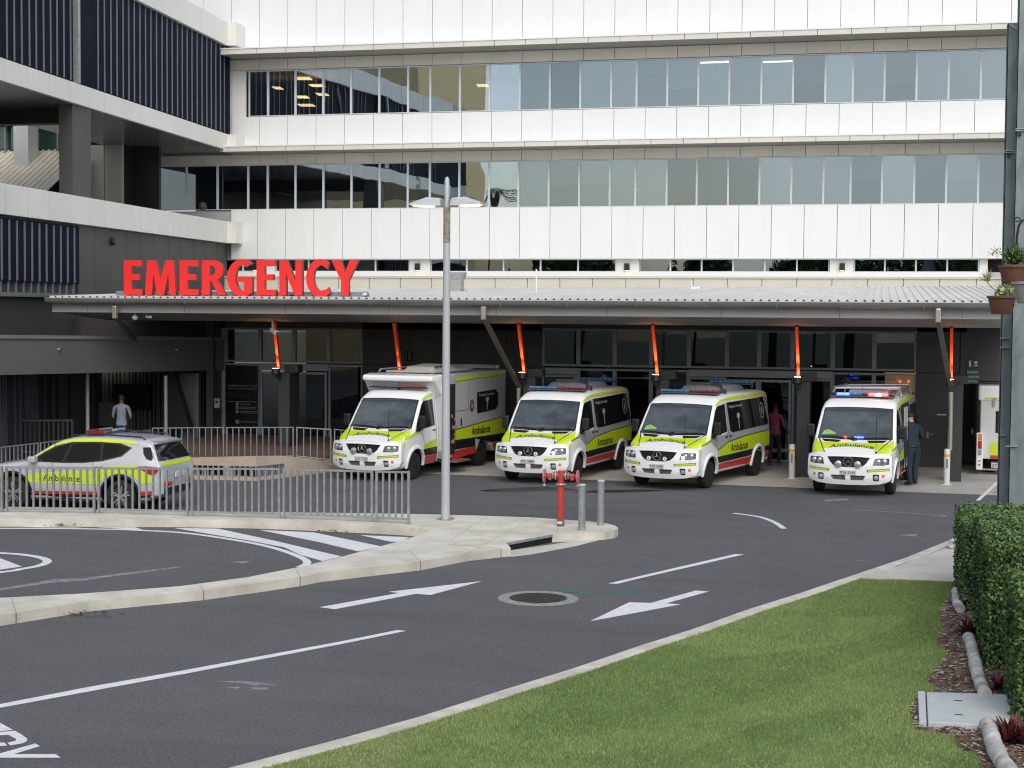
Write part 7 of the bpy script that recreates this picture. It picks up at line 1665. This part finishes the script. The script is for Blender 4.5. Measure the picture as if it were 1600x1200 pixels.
def standing(h, armL, armR, lean=0., stride=.0, head_turn=0., shoulder=.19, foot=.10):
    """joints of a figure facing +Y, feet on z=0; armL/armR: (elbow, wrist) offsets from the shoulder"""
    k = h/1.75; J = {}; rad = {}
    def a(n, x, y, z, r_): J[n] = (x*k, (y+lean*max(0, z-.95))*k, z*k); rad[n] = tuple(q*k for q in r_) if isinstance(r_, tuple) else r_*k
    a('pelvis', 0, 0, .95, (.15, .115)); a('waist', 0, .01, 1.10, (.135, .10)); a('chest', 0, .0, 1.30, (.165, .12)); a('neckb', 0, -.01, 1.46, (.085, .075)); a('neck', 0, .0, 1.53, (.052, .055)); a('jaw', 0, .015, 1.60, (.062, .072)); a('head', 0, .012, 1.68, (.078, .095)); a('crown', 0, .0, 1.735, (.055, .07)); 
    a('nose', 0, .11, 1.645, (.012, .012))
    E = [('pelvis', 'waist'), ('waist', 'chest'), ('chest', 'neckb'), ('neckb', 'neck'), ('neck', 'jaw'), ('jaw', 'head'), ('head', 'crown'), ('jaw', 'nose')]
    for s, n, arm in ((-1, 'L', armL), (1, 'R', armR)):
        a('sh'+n, s*shoulder, -.01, 1.42, .062); E.append(('neckb', 'sh'+n))
        (ex, ey, ez), (wx, wy_, wz) = arm
        a('el'+n, s*(shoulder+ex), ey, 1.42+ez, .043); a('wr'+n, s*(shoulder+wx), wy_, 1.42+wz, .028); E += [('sh'+n, 'el'+n), ('el'+n, 'wr'+n)]
        d = Vector((s*(wx-ex), wy_-ey, wz-ez)).normalized(); w_ = Vector((s*(shoulder+wx), wy_, 1.42+wz)); side = d.cross(Vector((0, 1, .2))).normalized()*s
        pm = w_+d*.075; a('pa'+n, *pm, (.034, .018)); E.append(('wr'+n, 'pa'+n))
        for f in range(4):
            q = pm+d*.028+side*(f-1.5)*.019; e = q+d*(.055+.012*(1 if f in (1, 2) else 0))+Vector((0, -.014, 0)); a('fa%d%s' % (f, n), *q, .0105); a('fb%d%s' % (f, n), *e, .0085); E += [('pa'+n, 'fa%d%s' % (f, n)), ('fa%d%s' % (f, n), 'fb%d%s' % (f, n))]
        q = w_+d*.04+side*.045; a('th'+n, *q, .012); a('ti'+n, *(q+d*.04+side*.012), .009); E += [('wr'+n, 'th'+n), ('th'+n, 'ti'+n)]
        a('hip'+n, s*.095, 0, .88, .098); a('kn'+n, s*.10, s*stride*.5+.02, .49, .062); a('an'+n, s*.10, s*stride-.02, .09, .040); a('to'+n, s*.12, s*stride+.15, .035, (.042, .03)); a('he'+n, s*.10, s*stride-.06, .035, .032)
        E += [('pelvis', 'hip'+n), ('hip'+n, 'kn'+n), ('kn'+n, 'an'+n), ('an'+n, 'to'+n), ('an'+n, 'he'+n)]
    return J, rad, E, k
# paramedic at the open door of the flashing ambulance, facing it (seen from behind-left)
def paramedic_extra(t):
    g = MB(); n = 24; g.tube([(math.cos(2*PI*q/n)*.165, math.sin(2*PI*q/n)*.125, .985) for q in range(n+1)], .022, 6, cap=False); g.build('belt', BLACK, t)
J, rad, E, k = standing(1.80, ((.10, .10, -.26), (.05, .34, -.30)), ((.12, .06, -.27), (.10, .30, -.26)), lean=.16, stride=.05)
for _n in rad:
    if _n[:3] in ('wai', 'che', 'pel', 'hip', 'kne', 'knL', 'knR', 'shL', 'shR', 'elL', 'elR', 'anL', 'anR'): rad[_n] = tuple(q*1.16 for q in rad[_n]) if isinstance(rad[_n], tuple) else rad[_n]*1.22
NAVY = mat('navy_uniform', (.012, .026, .042), .8, var=.2, vscale=9); SHOE = mat('black_shoe', (.01, .01, .01), .5)
def reg_medic(c):
    if c.z > 1.55*k: return 0
    if c.z < .09: return 2
    if c.y > .27*k and abs(c.x) > .12 and 1.0 < c.z < 1.25: return 0
    return 1
pm = G(1424, 760, .006)
md_ = person('paramedic in navy uniform leaning toward the open side door of the flashing ambulance', (pm.x+.02, pm.y+.25, .006), R(38), J, rad, E, reg_medic, ((0, (.012+.16*.72)*k, 1.695*k), .098*k, 1.15, 3), 1.75, [SKIN_L, NAVY, SHOE, HAIR], paramedic_extra); md_.scale = (1.18, 1.12, 1.0)
# person in pink shirt walking to the doors
J, rad, E, k2 = standing(1.72, ((.03, -.03, -.27), (.06, .10, -.46)), ((.06, .02, -.27), (.10, .18, -.40)), stride=.12)
PINK = mat('pink_shirt', (.27, .055, .09), .8, var=.15, vscale=8); DTR = mat('dark_trousers', (.02, .02, .025), .8); SHO2 = mat('grey_shoe', (.16, .16, .17), .6)
def reg_pink(c):
    if c.z > 1.52*k2: return 0
    if c.z < .08: return 4
    if c.z < .93*k2 and abs(c.x) < .22*k2: return 2
    if c.z < 1.16*k2 and abs(c.x) > .20*k2: return 0
    return 1
pp = G(1210, 728, .006)
person('person in a dark pink shirt and black trousers walking toward the sliding doors', (pp.x, pp.y, .006), R(-10), J, rad, E, reg_pink, ((0, .0, 1.685*k2), .100*k2, 1.25, 3), 1.72, [SKIN_D, PINK, DTR, HAIR, SHO2])
# person in a pale blue-grey shirt in the passage
J, rad, E, k3 = standing(1.75, ((.06, .04, -.27), (.02, .20, -.36)), ((.07, .04, -.27), (.03, .2, -.38)), lean=.05, stride=.08)
BLUE = mat('pale_blue_shirt', (.22, .25, .33), .8, var=.1, vscale=8)
def reg_blue(c):
    if c.z > 1.52*k3: return 0
    if c.z < .08: return 3
    if c.z < .90*k3 and abs(c.x) < .24*k3: return 2
    if c.z < 1.13*k3 and c.y > .12: return 0
    return 1
ph_ = Wp(190, 700, 42)
person('person in a pale blue shirt seen from behind in the dark passage', (ph_.x, 42, .03), R(20), J, rad, E, reg_blue, ((0, .03*k3, 1.69*k3), .100*k3, 1.2, 3), 1.75, [SKIN_D, BLUE, DTR, HAIR])

# ================================================================== PLACES THE GLASS REFLECTS (behind the viewer)
tb = thing('neighbour_building', 'tan rendered building reflected in the left hand windows', 'building', (-50, -22, 0))
TAN = mat('tan_render', (.95, .70, .36), .8, var=.1)  # tan raised and warmed to stand in for sunlight on the wall
g = MB(); g.box(-14, 1, 0, 12, 18.5, 36); g.build('wall', TAN, tb)
def tree(lab, x, y, h, r_, N, seed, palm=False):
    t = thing('palm_tree' if palm else 'tree', lab, 'tree', (x, y, 0)); rr = np.random.default_rng(seed)
    g = MB(); g.tube([(0, 0, 0), (.2, .1, h*.5), (0, 0, h*.8)], [.3, .22, .12], 8)
    if not palm:
        for q in range(5): a = q*1.3; g.tube([(.1, 0, h*.45), (math.cos(a)*r_*.6, math.sin(a)*r_*.6, h*.75)], [.12, .04], 6)
    g.build('trunk', mat('bark', (.12, .09, .06), .9), t)
    if palm:
        g = MB()
        for q in range(16):
            a = q*2.4; el = rr.uniform(-.2, .9); pts = [Vector((0, 0, h*.8))]
            for s_ in range(1, 7): f = s_/6; pts.append(Vector((math.cos(a)*r_*f*math.cos(el*.6), math.sin(a)*r_*f*math.cos(el*.6), h*.8+r_*math.sin(el)*f-r_*.7*f*f)))
            for p0, p1 in zip(pts, pts[1:]): 
                sd = (p1-p0).cross(Vector((0, 0, 1))).normalized()*.28
                for j in range(3): b0 = p0.lerp(p1, j/3); g.add([b0, b0+sd*1.4+Vector((0, 0, -.25)), b0+(p1-p0)*.2], [(0, 1, 2)]); g.add([b0, b0-sd*1.4+Vector((0, 0, -.25)), b0+(p1-p0)*.2], [(0, 1, 2)])
        g.build('crown', LEAF[2], t, recalc=False)
    else: leafy('crown', t, N, ((0, 0, h*.45), (r_, r_, h*.55)), .42, [LEAF[0], LEAF[2], LEAF[1]], seed)
tree('tall palm tree reflected in the second window row', -34, -12, 18.2, 1.9, 0, 3, True)
for i, (x, y, h, r_) in enumerate([(-8, -16, 9.5, 4.5), (2, -18, 10.5, 5), (13, -15, 9.5, 4.5), (-27, -14, 12, 4.5), (22, -18, 11, 5), (-16, -17, 9.5, 4.5), (-3, -20, 10, 4.5), (7.5, -16, 9.5, 4.5)]):
    tree(['broad tree reflected near the middle of the slit windows', 'broad tree behind the viewer, reflected right of the middle', 'spreading tree reflected in the right slit windows', 'dense tree in front of the tan building', 'spreading tree far right behind the viewer', 'round tree reflected in the left slit windows', 'tree behind two others, reflected right of the lamp post', 'tree reflected between the two right wall lights'][i], x, y, h, r_, 2600, 20+i)
